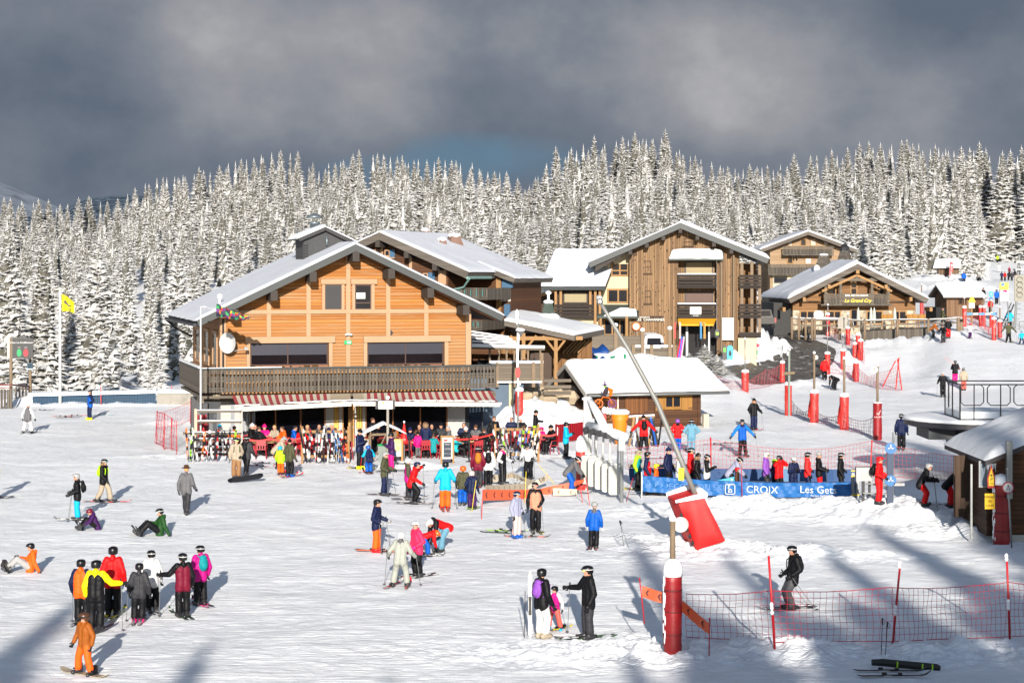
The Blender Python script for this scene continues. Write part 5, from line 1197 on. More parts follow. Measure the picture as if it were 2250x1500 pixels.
def small_huts():
 f=Frame(2080,190,4.7,5);L=f.L;t=place(f,'wooden_hut','light brown ticket hut with one window below the upper right slope','hut')
 e0=L(2073,652,-.6);e1=L(2168,650,-.6);r0=L(2062,627,1.9);x0,x1=e0[0],e1[0];rz=r0[1]
 for (ya,yb,s)in ((-.6,1.9,1),(4.4,1.9,2)):
  m=MB();m.add([(x0,ya,e0[1]),(x1,ya,e0[1]),(x1-.5,yb,rz),(x0,yb,rz),(x0,ya,e0[1]-.15),(x1,ya,e0[1]-.15),(x1-.5,yb,rz-.15),(x0,yb,rz-.15)],[(0,1,2,3),(7,6,5,4),(0,4,5,1),(1,5,6,2),(2,6,7,3),(3,7,4,0)]);r=m.build('roof',M((.10,.08,.07),.8),t)
  slab('roof_snow',(x0,ya,e0[1]+.01),(x1,ya,e0[1]+.01),(x1-.5,yb,rz+.01),(x0,yb,rz+.01),.3,r,nx=30,ny=10,seed=s)
 wx=L(2160,700)[0];b=MB();b.box(0,0,-.8,wx,3.8,e0[1]-.1);b.prism([(0,e0[1]-.1),(3.8,e0[1]-.1),(1.9,rz-.2)],0,.15,'x');b.build('wall',planks('ticket_hut_boards',(.20,.10,.05),(.36,.21,.12),'x',.2),t)
 p,q=L(2105,655),L(2124,669);window(t,p[0],q[0],q[1],p[1],-.02,W_DARKBR,.1,mull=(.5,))
 b=MB();b.box(-1.0,.2,-.5,-.05,3.6,.7);b.build('side_store',DARK,t)
 b=MB();b.box(L(2140,690)[0],-.05,-.5,L(2156,690)[0],-.002,2.0);b.build('door',W_DARKBR,t)
 f=Frame(2062,285,7.4,-10);L=f.L;t=place(f,'wooden_hut','smallest grey-brown hut beside the red feather flag on the upper slope','hut')
 e0=L(2050,588,-.6);e1=L(2112,588,-.6);rz=L(2080,571,2)[1];x0,x1=e0[0],e1[0]
 for (ya,yb,s)in ((-.6,2,1),(4.6,2,2)):
  m=MB();m.add([(x0,ya,e0[1]),(x1,ya,e0[1]),(x1,yb,rz),(x0+.4,yb,rz),(x0,ya,e0[1]-.15),(x1,ya,e0[1]-.15),(x1,yb,rz-.15),(x0+.4,yb,rz-.15)],[(0,1,2,3),(7,6,5,4),(0,4,5,1),(1,5,6,2),(2,6,7,3),(3,7,4,0)]);r=m.build('roof',M((.06,.05,.045),.8),t)
  slab('roof_snow',(x0,ya,e0[1]+.01),(x1,ya,e0[1]+.01),(x1,yb,rz+.01),(x0+.4,yb,rz+.01),.2,r,nx=20,ny=8,seed=s)
 wx=L(2107,600)[0];b=MB();b.box(0,0,-1,wx,4,e0[1]);b.build('wall',planks('top_hut_boards',(.13,.08,.05),(.28,.18,.11),'x',.25),t)
 b=MB();b.box(L(2073,600)[0],-.06,-1,L(2090,600)[0],-.002,2.0);b.build('door',W_VERTD,t)
small_huts()
#  lift machinery on the right
def lift_station():
 Y=78.;t=thing('chairlift_station','dark lift drive platform with round snow-covered deck and black railings above the lift hut','lift station',P(2160,940,Y))
 o=t.location;k=Y/F
 def q(px,py,dy=0):Z=HC-(py-YH)*(Y+dy)/F;return ((px-CX)/F*(Y+dy)-o.x,dy,Z-o.z)
 c=Vector(q(2180,930));rx=3.1
 b=MB();b.lathe([(rx*.9,-.28),(rx,-.2),(rx,-.05),(rx,0)],(c.x,2.2,c.z),48);b.build('wheel_housing',M((.035,.035,.04),.5),t,False)
 b=MB();b.lathe([(rx+.02,.0),(rx+.03,.1),(rx-.1,.14),(rx*.6,.17),(.3,.17)],(c.x,2.2,c.z+.004),48,wob=.01);b.build('deck_snow',SNOW,t,True)
 b=MB();p=q(2050,945);b.box(p[0],.8,p[2]-.45,p[0]+1.1,3.2,p[2]-.02);b.box(p[0]+1.3,.6,p[2]-.75,p[0]+2.2,3.4,p[2]-.02);b.box(c.x-.6,1.6,-3.6,c.x+.8,3.,c.z-.3);b.build('drive_frame',M((.05,.055,.06),.6,.2),t)
 p0,p1=q(2107,919),q(2260,921);b=MB();b.box(p0[0],-.2,p0[2]-.2,p1[0],2.6,p0[2]+.0);b.build('walkway',DKMET,t)
 b=MB();b.box(p0[0]+.05,-.15,p0[2]+.004,p1[0],2.5,p0[2]+.28);b.build('walkway_snow',SNOW,t)
 def rail(dy,x0,x1,nm):
  m=MB();zt_=q(2107,844)[2];zb=q(2107,919)[2]
  n=3 if dy<1 else 0;w=(x1-x0)/max(n,1)
  for i in range(n):
   a=x0+w*i+.03;c_=x0+w*(i+1)-.12;r_=.13;zc=zb+.55
   pts=[(a+r_,dy,zt_),(c_-r_,dy,zt_),(c_,dy,zt_-r_),(c_,dy,zc+r_),(c_-r_,dy,zc),(a+r_,dy,zc),(a,dy,zc+r_),(a,dy,zt_-r_),(a+r_,dy,zt_)]
   m.path(pts,.024,6)
   m.tube((a+w*.5,dy,zb-.1),(a+w*.5,dy,zt_),.025,n=6)
  m.tube((x0,dy,zt_),(x0,dy,zb-.2),.035,n=6);m.tube((x0,dy,zt_),(x1,dy,zt_),.03,n=6)
  m.build(nm,DKMET,t)
 rail(-.2,p0[0],p1[0]+.4,'railing');rail(2.5,p0[0]+.15,p1[0]+.8,'railing')
 m=MB()
 for i in range(3):m.tube((p0[0],-.2+1.35*i,p0[2]),(p0[0],-.2+1.35*i,q(2107,844)[2]),.03,n=6)
 m.tube((p0[0],-.2,q(2107,844)[2]),(p0[0],2.5,q(2107,844)[2]),.03,n=6);m.build('railing',DKMET,t)
 t=thing('lift_tower','grey steel lift tower with ladder and grey panel at the right edge','lift tower',ground(2238,722))
 Yt=t.location.y;o2=t.location
 def q2(px,py,dy=0):return ((px-CX)/F*(Yt+dy)-o2.x,dy,HC-(py-YH)*(Yt+dy)/F-o2.z)
 b=MB();a,c_=q2(2228,560),q2(2262,700);b.tube((q2(2229,720)[0],0,-.2),(q2(2240,560)[0],0,a[2]),.12)
 b.tube((q2(2262,720)[0],.8,-.2),(q2(2262,560)[0],.8,a[2]),.12)
 for i in range(16):z=i*a[2]/15;x=q2(2229+11*i/15,700)[0];b.tube((x,0,z),(x+.5,.0,z),.03,n=5)
 b.build('mast_frame',METAL,t)
 b=MB();p,r=q2(2228,605),q2(2270,662);b.box(p[0],-.15,r[2],r[0],-.05,p[2]);b.build('grey_panel',M((.22,.21,.18),.8),t)
 b=MB();rnd=random.Random(1)
 for k_ in range(4):z=p[2]-.4-k_*.5;b.path([(p[0]+.5+.3*math.cos(a_*.7),-.18,z+.25*math.sin(a_*.7))for a_ in range(9)],.02,4)
 b.build('cable_loops',DKMET,t)
 b=MB();b.box(p[0]-.0,-.6,p[2]+.5,p[0]+1.2,.4,p[2]+.62);b.box(p[0]+.1,-.5,p[2]+1.2,p[0]+1.2,.4,p[2]+1.4);b.build('platform',METAL,t)
 b=MB();b.tube(q2(2205,722),q2(2228,668),.07);b.tube(q2(2198,722),q2(2222,665),.05);b.build('stair',DKMET,t)
lift_station()
#  road, fences, nets, pads, signs
ASPH=None
def m_road():
 m,nt,b=nodes('wet_asphalt');tc=nn(nt,'ShaderNodeTexCoord').outputs['Object'];uv=nn(nt,'ShaderNodeUVMap').outputs[0]
 v=mapping(nt,uv,(9,1.2,1));n=noise(nt,v,2.0,6,.7,.4);n2=noise(nt,tc,1.1,6,.7)
 c=mix(nt,mapr(nt,n,.35,.7),(.035,.030,.026),(.10,.088,.075));c=mix(nt,mapr(nt,n2,.58,.66),c,(.55,.55,.56))
 nt.links.new(c,b.inputs['Base Color']);nt.links.new(mapr(nt,n2,.3,.6,.35,.8),b.inputs['Roughness']);bump(nt,b,n,.5,.04);return m
def road():
 P_=[(Vector((a,b,0)),w)for a,b,w in ROADL.tolist()]
 nx=15;arr=np.zeros((len(P_),nx,3));
 for i,(p,w)in enumerate(P_):
  a=P_[max(i-1,0)][0];b_=P_[min(i+1,len(P_)-1)][0];d=Vector((b_.x-a.x,b_.y-a.y,0)).normalized();s=Vector((-d.y,d.x,0))
  for j in range(nx):
   e=abs(j-7)/7;ww=w*.5*(1+.10*float(fbm(np.array(i*.35),np.array(j//8*9.),3,2)));q=p+s*(j-7)/7*ww
   z=zt(q.x,q.y);zc=zt(p.x,p.y);arr[i,j]=(q.x,q.y,max(z+.03,z+.03))
 o=gridmesh('road',arr,m_road());T(o,kind='structure')
 uv=o.data.uv_layers.new(name='UVMap');n=len(o.data.vertices);idx=np.empty(len(o.data.loops),dtype=np.int32);o.data.loops.foreach_get('vertex_index',idx)
 uv.data.foreach_set('uv',np.stack([(idx%nx)/nx,(idx//nx)/8.],-1).reshape(-1).astype(np.float32))
road()
PADR=None
def m_pad():
 m,nt,b=nodes('red_padding');tc=nn(nt,'ShaderNodeTexCoord').outputs['Object']
 n=noise(nt,mapping(nt,tc,(6,6,2.2)),1.4,5,.6,.5);c=mix(nt,n,(.33,.012,.012),(.46,.03,.02))
 nt.links.new(c,b.inputs['Base Color']);b.inputs['Roughness'].default_value=.38;bump(nt,b,n,.55,.08);return m
PADR=m_pad()
PADD=M((.20,.008,.012),.45,var=.3,scale=4,bmp=.5,bs=7,name='dark_red_padding')
def pad(px,py,ytop,r,lab,pole=None,wood=True,lean=0,Y=None,dark=False,cap=.16,sidecrease=False,group='red padded posts along the piste'):
 """px,py: foot in the photo; ytop: top of the padding; pole: row of the pole's top"""
 g=ground(px,py)if Y is None else P(px,py,Y);Y=g.y;h=(py-ytop)/F*Y
 t=thing('padded_post',lab,'post',g,0,group)
 rnd=random.Random(int(px+py));prof=[(r*.9,-.3),(r*.98,.04),(r*1.03,.12)]+[(r*(1+rnd.uniform(-.03,.03)),.2+(h-.35)*k/8)for k in range(9)]+[(r*1.0,h-.06),(r*.9,h)]
 b=MB();b.lathe(prof,(0,0,0),18,wob=.035,seed=int(px))
 if sidecrease:
  b.add([(-r*.6,-r*.3,.2),(-r*1.55,-r*.3,.35),(-r*1.35,-r*.2,h*.55),(-r*.85,-r*.2,h*.9),(-r*.6,r*.1,h*.9),(-r*1.1,r*.1,.3)],[(0,1,2,3),(1,5,4,2),(2,4,3)])
 b.build('padding',PADD if dark else PADR,t,True)
 if g.y<80:
  b=MB()
  for k in (.22,.52,.80):b.lathe([(r*.99,h*k-.02),(r*1.03,h*k-.012),(r*1.03,h*k+.012),(r*.99,h*k+.02)],(0,0,0),18,wob=.03,seed=int(px))
  b.build('strap',M((.10,.01,.012),.6),t,True)
 if dark and cap>.2:
  b=MB()
  for k in range(34):a=rnd.uniform(2.7,3.7);b.ell((r*math.cos(a),r*math.sin(a)*.9,rnd.uniform(.1,h-.1)),(.016,.06,rnd.uniform(.04,.14)),6)
  b.build('stuck_snow',SNOW,t,True)
 if cap:
  b=MB();b.lathe([(r*1.02,h-.03),(r*1.08,h+cap*.25),(r*1.0,h+cap*.7),(r*.7,h+cap*1.05),(.05,h+cap*1.25)],(0,0,0),16,wob=.06,seed=int(py));b.build('snow_cap',SNOW,t,True)
 if pole:
  ph=(py-pole)/F*Y;b=MB();b.path([(0,0,h),(lean*.5,0,(h+ph)/2),(lean,0,ph)],.065 if wood else .045,8);b.build('pole',W_POST if wood else METAL,t,True)
  b=MB();b.lathe([(.075,ph-.02),(.09,ph+.04),(.03,ph+.12)],(lean,0,0),8);b.build('pole_snow',SNOW,t,True)
 return t
pads=[(1637,859,817,.30,'red padded post standing alone to the right of the hut roof, grey pole above',745,False,{}),(1719,841,797,.22,'narrow red padded post at the end of the road net, thin grey pole above',758,False,{}),(1732,912,845,.26,'red padded post with a grey sign pole and crossbar, left end of the sagging net',768,False,{}),(1789,928,862,.30,'second red padded post of the sagging net, with a leaning wooden pole',776,True,dict(sidecrease=True)),(1855,944,870,.30,'third red padded post of the sagging net, with a wooden pole',788,True,dict(sidecrease=True)),(1928,966,884,.32,'dark red padded post with white emblem at the right end of the sagging net',803,True,dict(dark=True,cap=.02)),(1818,821,777,.27,'red padded post beside the walker in the red jacket',700,False,{}),(1852,812,770,.24,'red padded post in front of the road bank net',735,False,{}),(1881,838,797,.27,'red padded post at the left end of the net with crossed red poles',None,False,dict(sidecrease=True)),(1819,738,691,.22,'red padded post in front of the restaurant terrace corner',670,False,{}),(1863,755,721,.24,'red padded post below the arched board at the terrace fence',690,False,{}),(1885,775,736,.22,'red padded post right above the road bank, left of a close twin',None,False,{}),(1891,792,749,.26,'red padded post right above the road bank, right of a close twin',None,False,dict(sidecrease=True)),(1878,785,756,.22,'short red padded post with a small snowy sign, lowest of the bank cluster',745,False,{}),(2025,694,661,.22,'pale red padded post left of the ticket hut',625,True,{}),(2071,696,668,.22,'red padded post at the left corner of the ticket hut',632,True,{}),(2119,717,676,.22,'red padded post with white crest right of the terrace fence',655,True,{}),(2154,717,675,.18,'red padded post before the ticket hut door, left of a joined pair',None,False,{}),(2162,717,675,.18,'red padded post before the ticket hut door, right of a joined pair',655,True,{}),(2178,720,690,.2,'short red padded post behind the crested post on the slope',660,True,{}),(2184,747,701,.24,'red padded post with white crest nearest on the upper slope',None,False,{}),(2197,741,706,.24,'pale red padded post just right of the crested post',675,True,{}),(1141,908,858,.26,'red padded post with snow cap by the right side terrace tables',845,False,{}),(1478,1428,1262,.29,'tall dark red padded post wrapped in creased plastic in the right foreground',1142,True,dict(dark=True,cap=.30)),(2200,1194,1062,.34,'dark red padded post with frosted left side before the lift hut',None,False,dict(dark=True,cap=.26)),(1277,1075,990,.26,'red padded post with snow cap behind the hanging seat rack',None,False,dict(cap=.5))]
for (px,py,yt,r,lab,pole,wood,kw)in pads:
 r={1478:.215,2200:.27,1928:.235,1277:.22,1141:.22}.get(px,r*.86)
 t=pad(px,py,yt,r,lab,pole,wood,**kw)
 if px in (1928,2119,2184):
  h=(py-yt)/F*t.location.y;c=M((.6,.55,.55),.6)
  text('S.A.GETS' if px==1928 else 'S.A.G',r*.42 if px==1928 else r*.55,t,(0,-r*1.05,h*.62),c,ext=.01,sx=1.15,name='emblem')
  b=MB();b.path([(-.1,-r*1.05,h*.72),(0,-r*1.07,h*.68),(.12,-r*1.05,h*.8)],.015,5);b.path([(r*.3*math.cos(a*.5+.3),-r*1.04,h*.68+r*.3*math.sin(a*.5+.3))for a in range(6)],.01,5);b.build('emblem',c,t)
  #  nets
NETR=M((.42,.02,.045),.6,name='red_net');NETP=M((.52,.10,.12),.6,name='faded_red_net');NETB=M((.02,.12,.24),.6,name='blue_net');REDP=M((.38,.01,.018),.4,name='red_pole')
REDP2=M((.55,.03,.02),.4,name='bright_red_pole')
def net(tops,bots,lab,mat=NETR,cell=.16,r=.006,sag=.06,name='safety_net',edge=.011,group=None,wob=.02):
 """square-mesh netting hung through the given top and bottom world points"""
 o0=tops[0].copy();t=MB();rnd=random.Random(int(abs(o0.x*10)))
 for k in range(len(tops)-1):
  a,b_,c,d=[v-o0 for v in (tops[k],tops[k+1],bots[k+1],bots[k])]
  n=max(2,int((b_-a).length/cell));m=max(2,int(((a-d).length+(b_-c).length)/2/cell))
  nrm=(b_-a).cross(Vector((0,0,1))).normalized()
  def pt(i,j):
   u=i/n;w=j/m;top=a.lerp(b_,u);top.z-=sag*4*u*(1-u)*(b_-a).length*.12;bot=d.lerp(c,u)
   return top.lerp(bot,w)+nrm*(wob*math.sin(i*1.7+j*.9+k)+wob*2*math.sin(i*.31+j*.2))+(b_-a).normalized()*wob*.8*math.sin(j*1.1+i*.15)
  for i in range(n+1):t.path([pt(i,j)for j in range(m+1)],r,3,caps=False)
  for j in range(m+1):t.path([pt(i,j)for i in range(n+1)],edge if j in (0,m)else r,3,caps=False)
 o=t.build(name,mat);o.location=o0;T(o,lab,'net',group);return o
def stick(px,py,pxt,pyt,lab,r=.02,mat=REDP,name='marker_pole',Y=None,grp=None,snow=False,dy=0):
 g=ground(px,py)if Y is None else P(px,py,Y);q=P(pxt,pyt,g.y+dy);t=MB();t.path([(0,0,-.1),(q-g)*.5,q-g],[r,r,r*.9],8);t.ell(q-g,(r*1.3,r*1.3,r*1.3),8)
 if snow:
  e=thing(name,lab,'pole',g,0,grp);t.build('shaft',mat,e,True)
  s=MB();d=q-g
  for u in (0,.04,.55,.585,.63):s.ell(d*(1-u)+Vector((-.015,-.015,.02)),(r*1.7,r*1.7,.06),8)
  s.build('stuck_snow',SNOW,e,True);return e
 o=t.build(name,mat,None,True);o.location=g;return T(o,lab,'pole',grp)
A0=ground(1508,1398);pts=[(1508,1398,1304),(1702,1409,1297),(1963,1408,1290),(2218,1397,1278),(2290,1392,1283)]
tp=[];bt=[]
for px,yb,yt in pts:
 g=ground(px,yb+6);tp.append(P(px-(0 if px<1600 else 3),yt,g.y));bt.append(Vector((g.x,g.y,g.z+.06)))
net(tp,bt,'red square-mesh safety net across the right foreground',cell=.145,r=.0055,sag=.16)
stick(1703,1428,1688,1208,'red net pole leaning left, nearest the padded foreground post',.028,grp='net poles in the right foreground',snow=True)
stick(1961,1414,1978,1238,'red net pole leaning right beside the stuck ski poles',.028,grp='net poles in the right foreground',snow=True)
stick(2219,1404,2212,1222,'frosted red net pole near the right edge',.028,grp='net poles in the right foreground',snow=True)
def band(a,b_,ha,hb,lab,mat,arrows=True,arrow_col=(.10,.03,.03),name='marker_tape',flip=False,group=None):
 o0=a.copy();b_=b_-a;t=thing(name,lab,'banner',o0,0,group);m=MB();n=14;L_=b_.length
 def pt(i,w):u=i/n;p=b_*u;p=p+Vector((0,.06*math.sin(u*6+w),-.05*math.sin(u*math.pi)*L_*.12));h=ha*(1-u)+hb*u;return p+Vector((0,0,-h*w))
 for i in range(n):
  m.quad(pt(i,0),pt(i+1,0),pt(i+1,1),pt(i,1));q=[v+Vector((0,.012,0))for v in (pt(i,1),pt(i+1,1),pt(i+1,0),pt(i,0))];m.quad(*q)
 m.build('tape',mat,t)
 if arrows:
  m=MB();k=max(2,int(L_/.55))
  for i in range(k):
   u=(i+.5)/k;c=pt(u*n,.5);h=(ha*(1-u)+hb*u)*.28;d=b_.normalized();s=1 if flip else -1
   for sg in (1,-1):m.beam(c+Vector((0,-.02,0))+d*(s*h*.7),c+Vector((0,-.02,sg*h))-d*(s*h*.2),.01,h*.45,up=(0,1,0))if False else m.add([c+Vector((0,-.02,0))+d*(s*h*.9),c+Vector((0,-.02,0))+d*(s*h*.1),c+Vector((0,-.02,sg*h))-d*(s*h*.6),c+Vector((0,-.02,sg*h))+d*(s*h*.1)],[(0,1,2,3)])
  m.build('arrow_marks',M(arrow_col,.7),t)
 return t
ORG=M((.52,.10,.045),.6,var=.12,name='orange_tape');ORG2=M((.36,.08,.04),.6,var=.12);BEI=M((.42,.36,.28),.7,var=.12,name='beige_tape')
Yb=ground(1478,1428).y+.6
band(P(1411,1287,Yb),P(1462,1301,Yb-.3),.26,.26,'orange arrow tape left of the dark padded foreground post',ORG)
band(P(1499,1318,Yb-.5),P(1558,1368,Yb-1.2),.28,.26,'orange arrow tape slanting down right of the dark padded foreground post',ORG)
stick(1416,1360,1405,1270,'thin red stake at the left end of the orange arrow tape',.014,Y=Yb)
stick(1558,1430,1559,1358,'thin red stake at the lower right end of the slanting arrow tape',.014,Y=Yb-1.2)
def G2(px,py,pt):g=ground(px,py);return g,P(px,pt,g.y)
prs=[G2(1378,1032,986),G2(1460,1030,975),G2(1563,1030,965),G2(1700,1033,985),G2(1820,1042,985),G2(1914,1048,968),G2(2010,1052,988),G2(2098,1058,1002)]
net([b for a,b in prs],[a+Vector((0,0,.05))for a,b in prs],'long red safety net behind the lift queue',NETP,cell=.17,r=.0075,sag=.10)
stick(1563,1042,1561,962,'red net pole behind the queue, level with the silver jacket',.03);stick(1912,1048,1916,968,'red net pole behind the queue near the control gate',.03,mat=REDP)
seg=[((1736,866),(1736,905)),((1786,894),(1786,925)),((1852,905),(1852,942)),((1924,912),(1924,962))]
def sagnet(seg,lab,mat,cell=.24,r=.009,sag=.5):
 tp=[];bt=[]
 for (a,b_),(c,d)in seg:g=ground(c,d+2);tp.append(P(a,b_,g.y));bt.append(g+Vector((0,0,.08)))
 return net(tp,bt,lab,mat,cell,r,sag,edge=.016,wob=.03)
sagnet(seg,'sagging dark red net strung between the padded posts of the piste edge',M((.16,.03,.05),.6),r=.0085,sag=.65)
sagnet([((1822,792),(1822,818)),((1850,797),(1850,822)),((1884,800),(1884,838)),((1926,818),(1926,852)),((1975,800),(1975,858))],'faded pink net running to the crossed red poles',NETP,r=.008,sag=.55)
sagnet([((1823,706),(1823,732)),((1842,724),(1842,748)),((1862,735),(1862,756)),((1882,752),(1882,775)),((1898,770),(1898,800))],'red net climbing from the terrace corner along the road bank',NETR,r=.010,sag=.3)
sagnet([((1566,822),(1566,858)),((1632,838),(1632,858)),((1680,812),(1680,850)),((1718,800),(1718,838))],'faint red net along the near side of the road',NETP,cell=.3,r=.007,sag=.2)
sagnet([((2030,670),(2030,694)),((2071,676),(2071,696))],'red net between padded posts left of the ticket hut',NETR,r=.012)
sagnet([((2122,690),(2122,714)),((2158,686),(2158,714)),((2182,705),(2182,745)),((2200,712),(2200,741))],'red net between the crested padded posts on the upper slope',NETP,r=.009)
for (a,b_,c,d,l)in ((1938,850,1967,794,'bright red pole leaning right at the crossed poles'),(1968,855,1975,787,'bright red pole, near-vertical one of the crossed pair'),(1982,857,1972,790,'bright red pole leaning left, right one of the crossed pair')):stick(a,b_,c,d,l,.045,REDP2)
sagnet([((345,902),(343,973)),((361,908),(360,985)),((377,918),(375,985)),((386,925),(389,990))],'red net fence standing folded left of the cafe terrace',NETR,cell=.2,r=.007,sag=.1)
sagnet([((346,906),(346,940)),((385,896),(385,936)),((420,880),(420,922))],'fainter red net running back from the folded net by the terrace',NETP,cell=.2,r=.005,sag=.2)
for (a,b_,c,l)in ((343,975,903,'first'),(361,988,910,'second'),(377,988,918,'third'),(388,998,925,'rightmost')):stick(a,b_,a+(3 if a<350 else 0),c,'%s thin red stake of the folded net left of the terrace'%l,.018,REDP)
stick(418,930,419,876,'tall thin red stake at the far end of the faint net beside the chalet corner',.022,REDP)
def left_edge():
 t=thing('crash_barrier','long dark blue lined barrier with a white snow-topped rail left of the chalet','barrier',ground(75,888));o=t.location;Y0=o.y;b=MB();n=20
 def q(px,py,dy=0.):v=P(px,py,Y0+dy);return v-o
 b.add([q(72,888,.2),q(342,890,.2),q(342,862,.2),q(72,868,.2)],[(0,1,2,3)]);b.add([q(72,888,.5),q(342,890,.5),q(342,862,.5),q(72,868,.5)],[(3,2,1,0)]);b.build('lining',M((.012,.035,.065),.5,var=.5,scale=1.2),t)
 b=MB();b.beam(q(68,866,.4),q(345,859,.4),1.0,.22);b.build('snowy_rail',SNOW,t)
 m=MB();a,c,d,e=q(72,868),q(342,862),q(342,890),q(72,888);N_=46
 for i in range(N_+1):m.path([a.lerp(c,i/N_),e.lerp(d,i/N_)],.012,3,caps=False)
 for j in range(6):m.path([a.lerp(e,j/5),c.lerp(d,j/5)],.012,3,caps=False)
 m.build('blue_netting',NETB,t)
 sagnet([((72,852),(72,868)),((150,858),(150,868)),((230,850),(230,864)),((345,852),(345,864))],'thin blue net above the white rail on the left',NETB,cell=.35,r=.01)
 w=thing('low_wall','short old concrete wall with thick snow on top beside the chalet corner','wall',ground(345,888));o2=w.location;b=MB();e=P(432,885,o2.y)-o2;h=P(345,862,o2.y)-o2
 b.box(0,0,-.3,e.x,.6,h.z-.05);b.build('masonry',CONC,w);slab('wall_snow',(-.1,-.1,h.z-.05),(e.x,-.1,h.z-.05),(e.x,.7,h.z-.05),(-.1,.7,h.z-.05),.28,w,nx=20,ny=8)
 stick(222,889,221,850,'thin red stake in front of the blue barrier',.03,NETP);stick(377,885,377,848,'thin red stake in front of the concrete wall',.03,NETP)
left_edge()
def picket():
 g=ground(5,898);t=thing('picket_fence','grey picket fence with dark red rail at the left edge','fence',g);Y=g.y
 def q(px,py,dy=0.):return P(px,py,Y+dy)-g
 b=MB()
 for i,px in enumerate(range(-6,24,7)):v=q(px,898);w=q(px+5,855);b.box(v.x,0,-.2,w.x,.04,w.z)
 b.build('picket',W_GREY,t)
 b=MB()
 for px in (33,41,48,55):v=q(px,880,3);w=q(px+4,850,3);b.box(v.x,3,-.3,w.x,3.04,w.z)
 b.build('far_picket',W_GREY,t)
 b=MB();b.beam(q(-20,845),q(26,845),.08,.1);b.beam(q(26,845),q(66,850,4),.08,.1);b.beam(q(-20,852),q(26,852),.05,.05);b.tube(q(64,882,4),q(64,846,4),.05);b.build('rail',M((.10,.015,.02),.5),t)
picket()
def signs_left():
 g=ground(24,896);t=thing('information_board','large dark lift board with green and red round lamps on wooden posts at the left','sign',g);Y=g.y
 def q(px,py,dy=0.):return P(px,py,Y+dy)-g
 b=MB();b.tube((0,0,-.3),q(24,742),.11,.1);v=q(68,880,3);b.tube(q(67,888,3),q(66,790,3),.1);b.build('post',W_POST,t,True)
 p,r=q(27,743,-.15),q(73,787,-.15);b=MB();b.box(p.x,-.2,r.z,r.x,-.1,p.z);bd=b.build('board',M((.028,.028,.03),.5),t)
 b=MB();b.box(p.x-.35,-.05,r.z,p.x-.02,.3,p.z);b.build('side_board',M((.4,.4,.38),.6),t)
 a=q(30,743,-.15);c=q(60,737,-.15);b=MB();b.prism([(a.x+.2,a.z),(c.x,a.z),(c.x-.2,c.z+.1),(a.x+.5,c.z)],-.19,-.11);b.build('top_crest',M((.05,.05,.055),.5),t)
 w=r.x-p.x;cx=(p.x+r.x)/2
 text('Retour Les Gets via',.16,bd,(p.x+w*.30,-.215,p.z-.28),M((.6,.6,.6),.6),ext=.01,sx=.8);text('La Chavannes',.16,bd,(p.x+w*.74,-.215,p.z-.28),M((.6,.6,.6),.6),ext=.01,sx=.8)
 for dx,c_,nm in ((-.16,(.01,.22,.08),'green_disc'),(.16,(.35,.02,.03),'red_disc')):
  b=MB();b.prism([(cx+dx*w+.16*math.cos(k*.393),p.z-.95+.26*math.sin(k*.393))for k in range(16)],-.225,-.205);b.build(nm,M(c_,.5),bd)
  text('OPEN' if dx<0 else 'FERME',.07,bd,(cx+dx*w,-.215,p.z-.60),M((.5,.5,.5),.6),ext=.01)
 p,r=q(60,797,2.8),q(73,812,2.8);s=thing('small_sign','small pale blue sign on the wooden post right of the big lift board','sign',g+Vector((p.x,2.7,r.z)));b=MB();b.box(0,0,0,r.x-p.x,.06,p.z-r.z);b.build('plate',M((.36,.45,.48),.6),s);b=MB();b.box(.08,-.01,.1,.4,0,.2);b.box(.08,-.01,.28,.36,0,.36);b.build('printed_lines',M((.05,.12,.2),.6),s)
 g=ground(132,888);t=thing('flagpole','tall white flagpole with a yellow flag left of the chalet','flagpole',g);Y=g.y
 h=(888-636)/F*Y;b=MB();b.tube((0,0,-.2),(0,0,h),.11,.07,10);b.build('pole',M((.45,.45,.44),.5),t,True);b=MB();b.ell((0,0,h+.05),(.14,.14,.12),8);b.tube((-.4,0,h),(.4,0,h+.03),.05);b.build('truck',M((.42,.40,.36),.5),t,True)
 fl=thing('flag','yellow flag with a black swallow emblem and the number 2','flag',g+Vector((.1,0,h-.3)));s=Y/F;W_=27*s;H_=38*s;m=MB();n=12
 def pt(u,v):return (u*W_,.12*math.sin(u*7+v),-u*u*.25*H_-u*.22*H_-v*H_*(1-.35*u))
 for i in range(n):
  for j in range(6):m.quad(pt(i/n,j/6),pt((i+1)/n,j/6),pt((i+1)/n,(j+1)/6),pt(i/n,(j+1)/6))
 m.build('cloth',M((.55,.46,.01),.7,name='flag_yellow'),fl,True)
 m=MB();m.add([(.28*W_,-.14,-.30*H_),(.62*W_,-.14,-.62*H_),(.86*W_,-.14,-.66*H_),(.60*W_,-.14,-.72*H_),(.42*W_,-.14,-.56*H_),(.22*W_,-.14,-.50*H_)],[(0,1,2,3,4,5)]);m.build('emblem',M((.02,.02,.05),.6),fl)
 text('2',.42,fl,(.68*W_,-.15,-.95*H_),M((.02,.02,.05),.6),ext=.01)
signs_left()
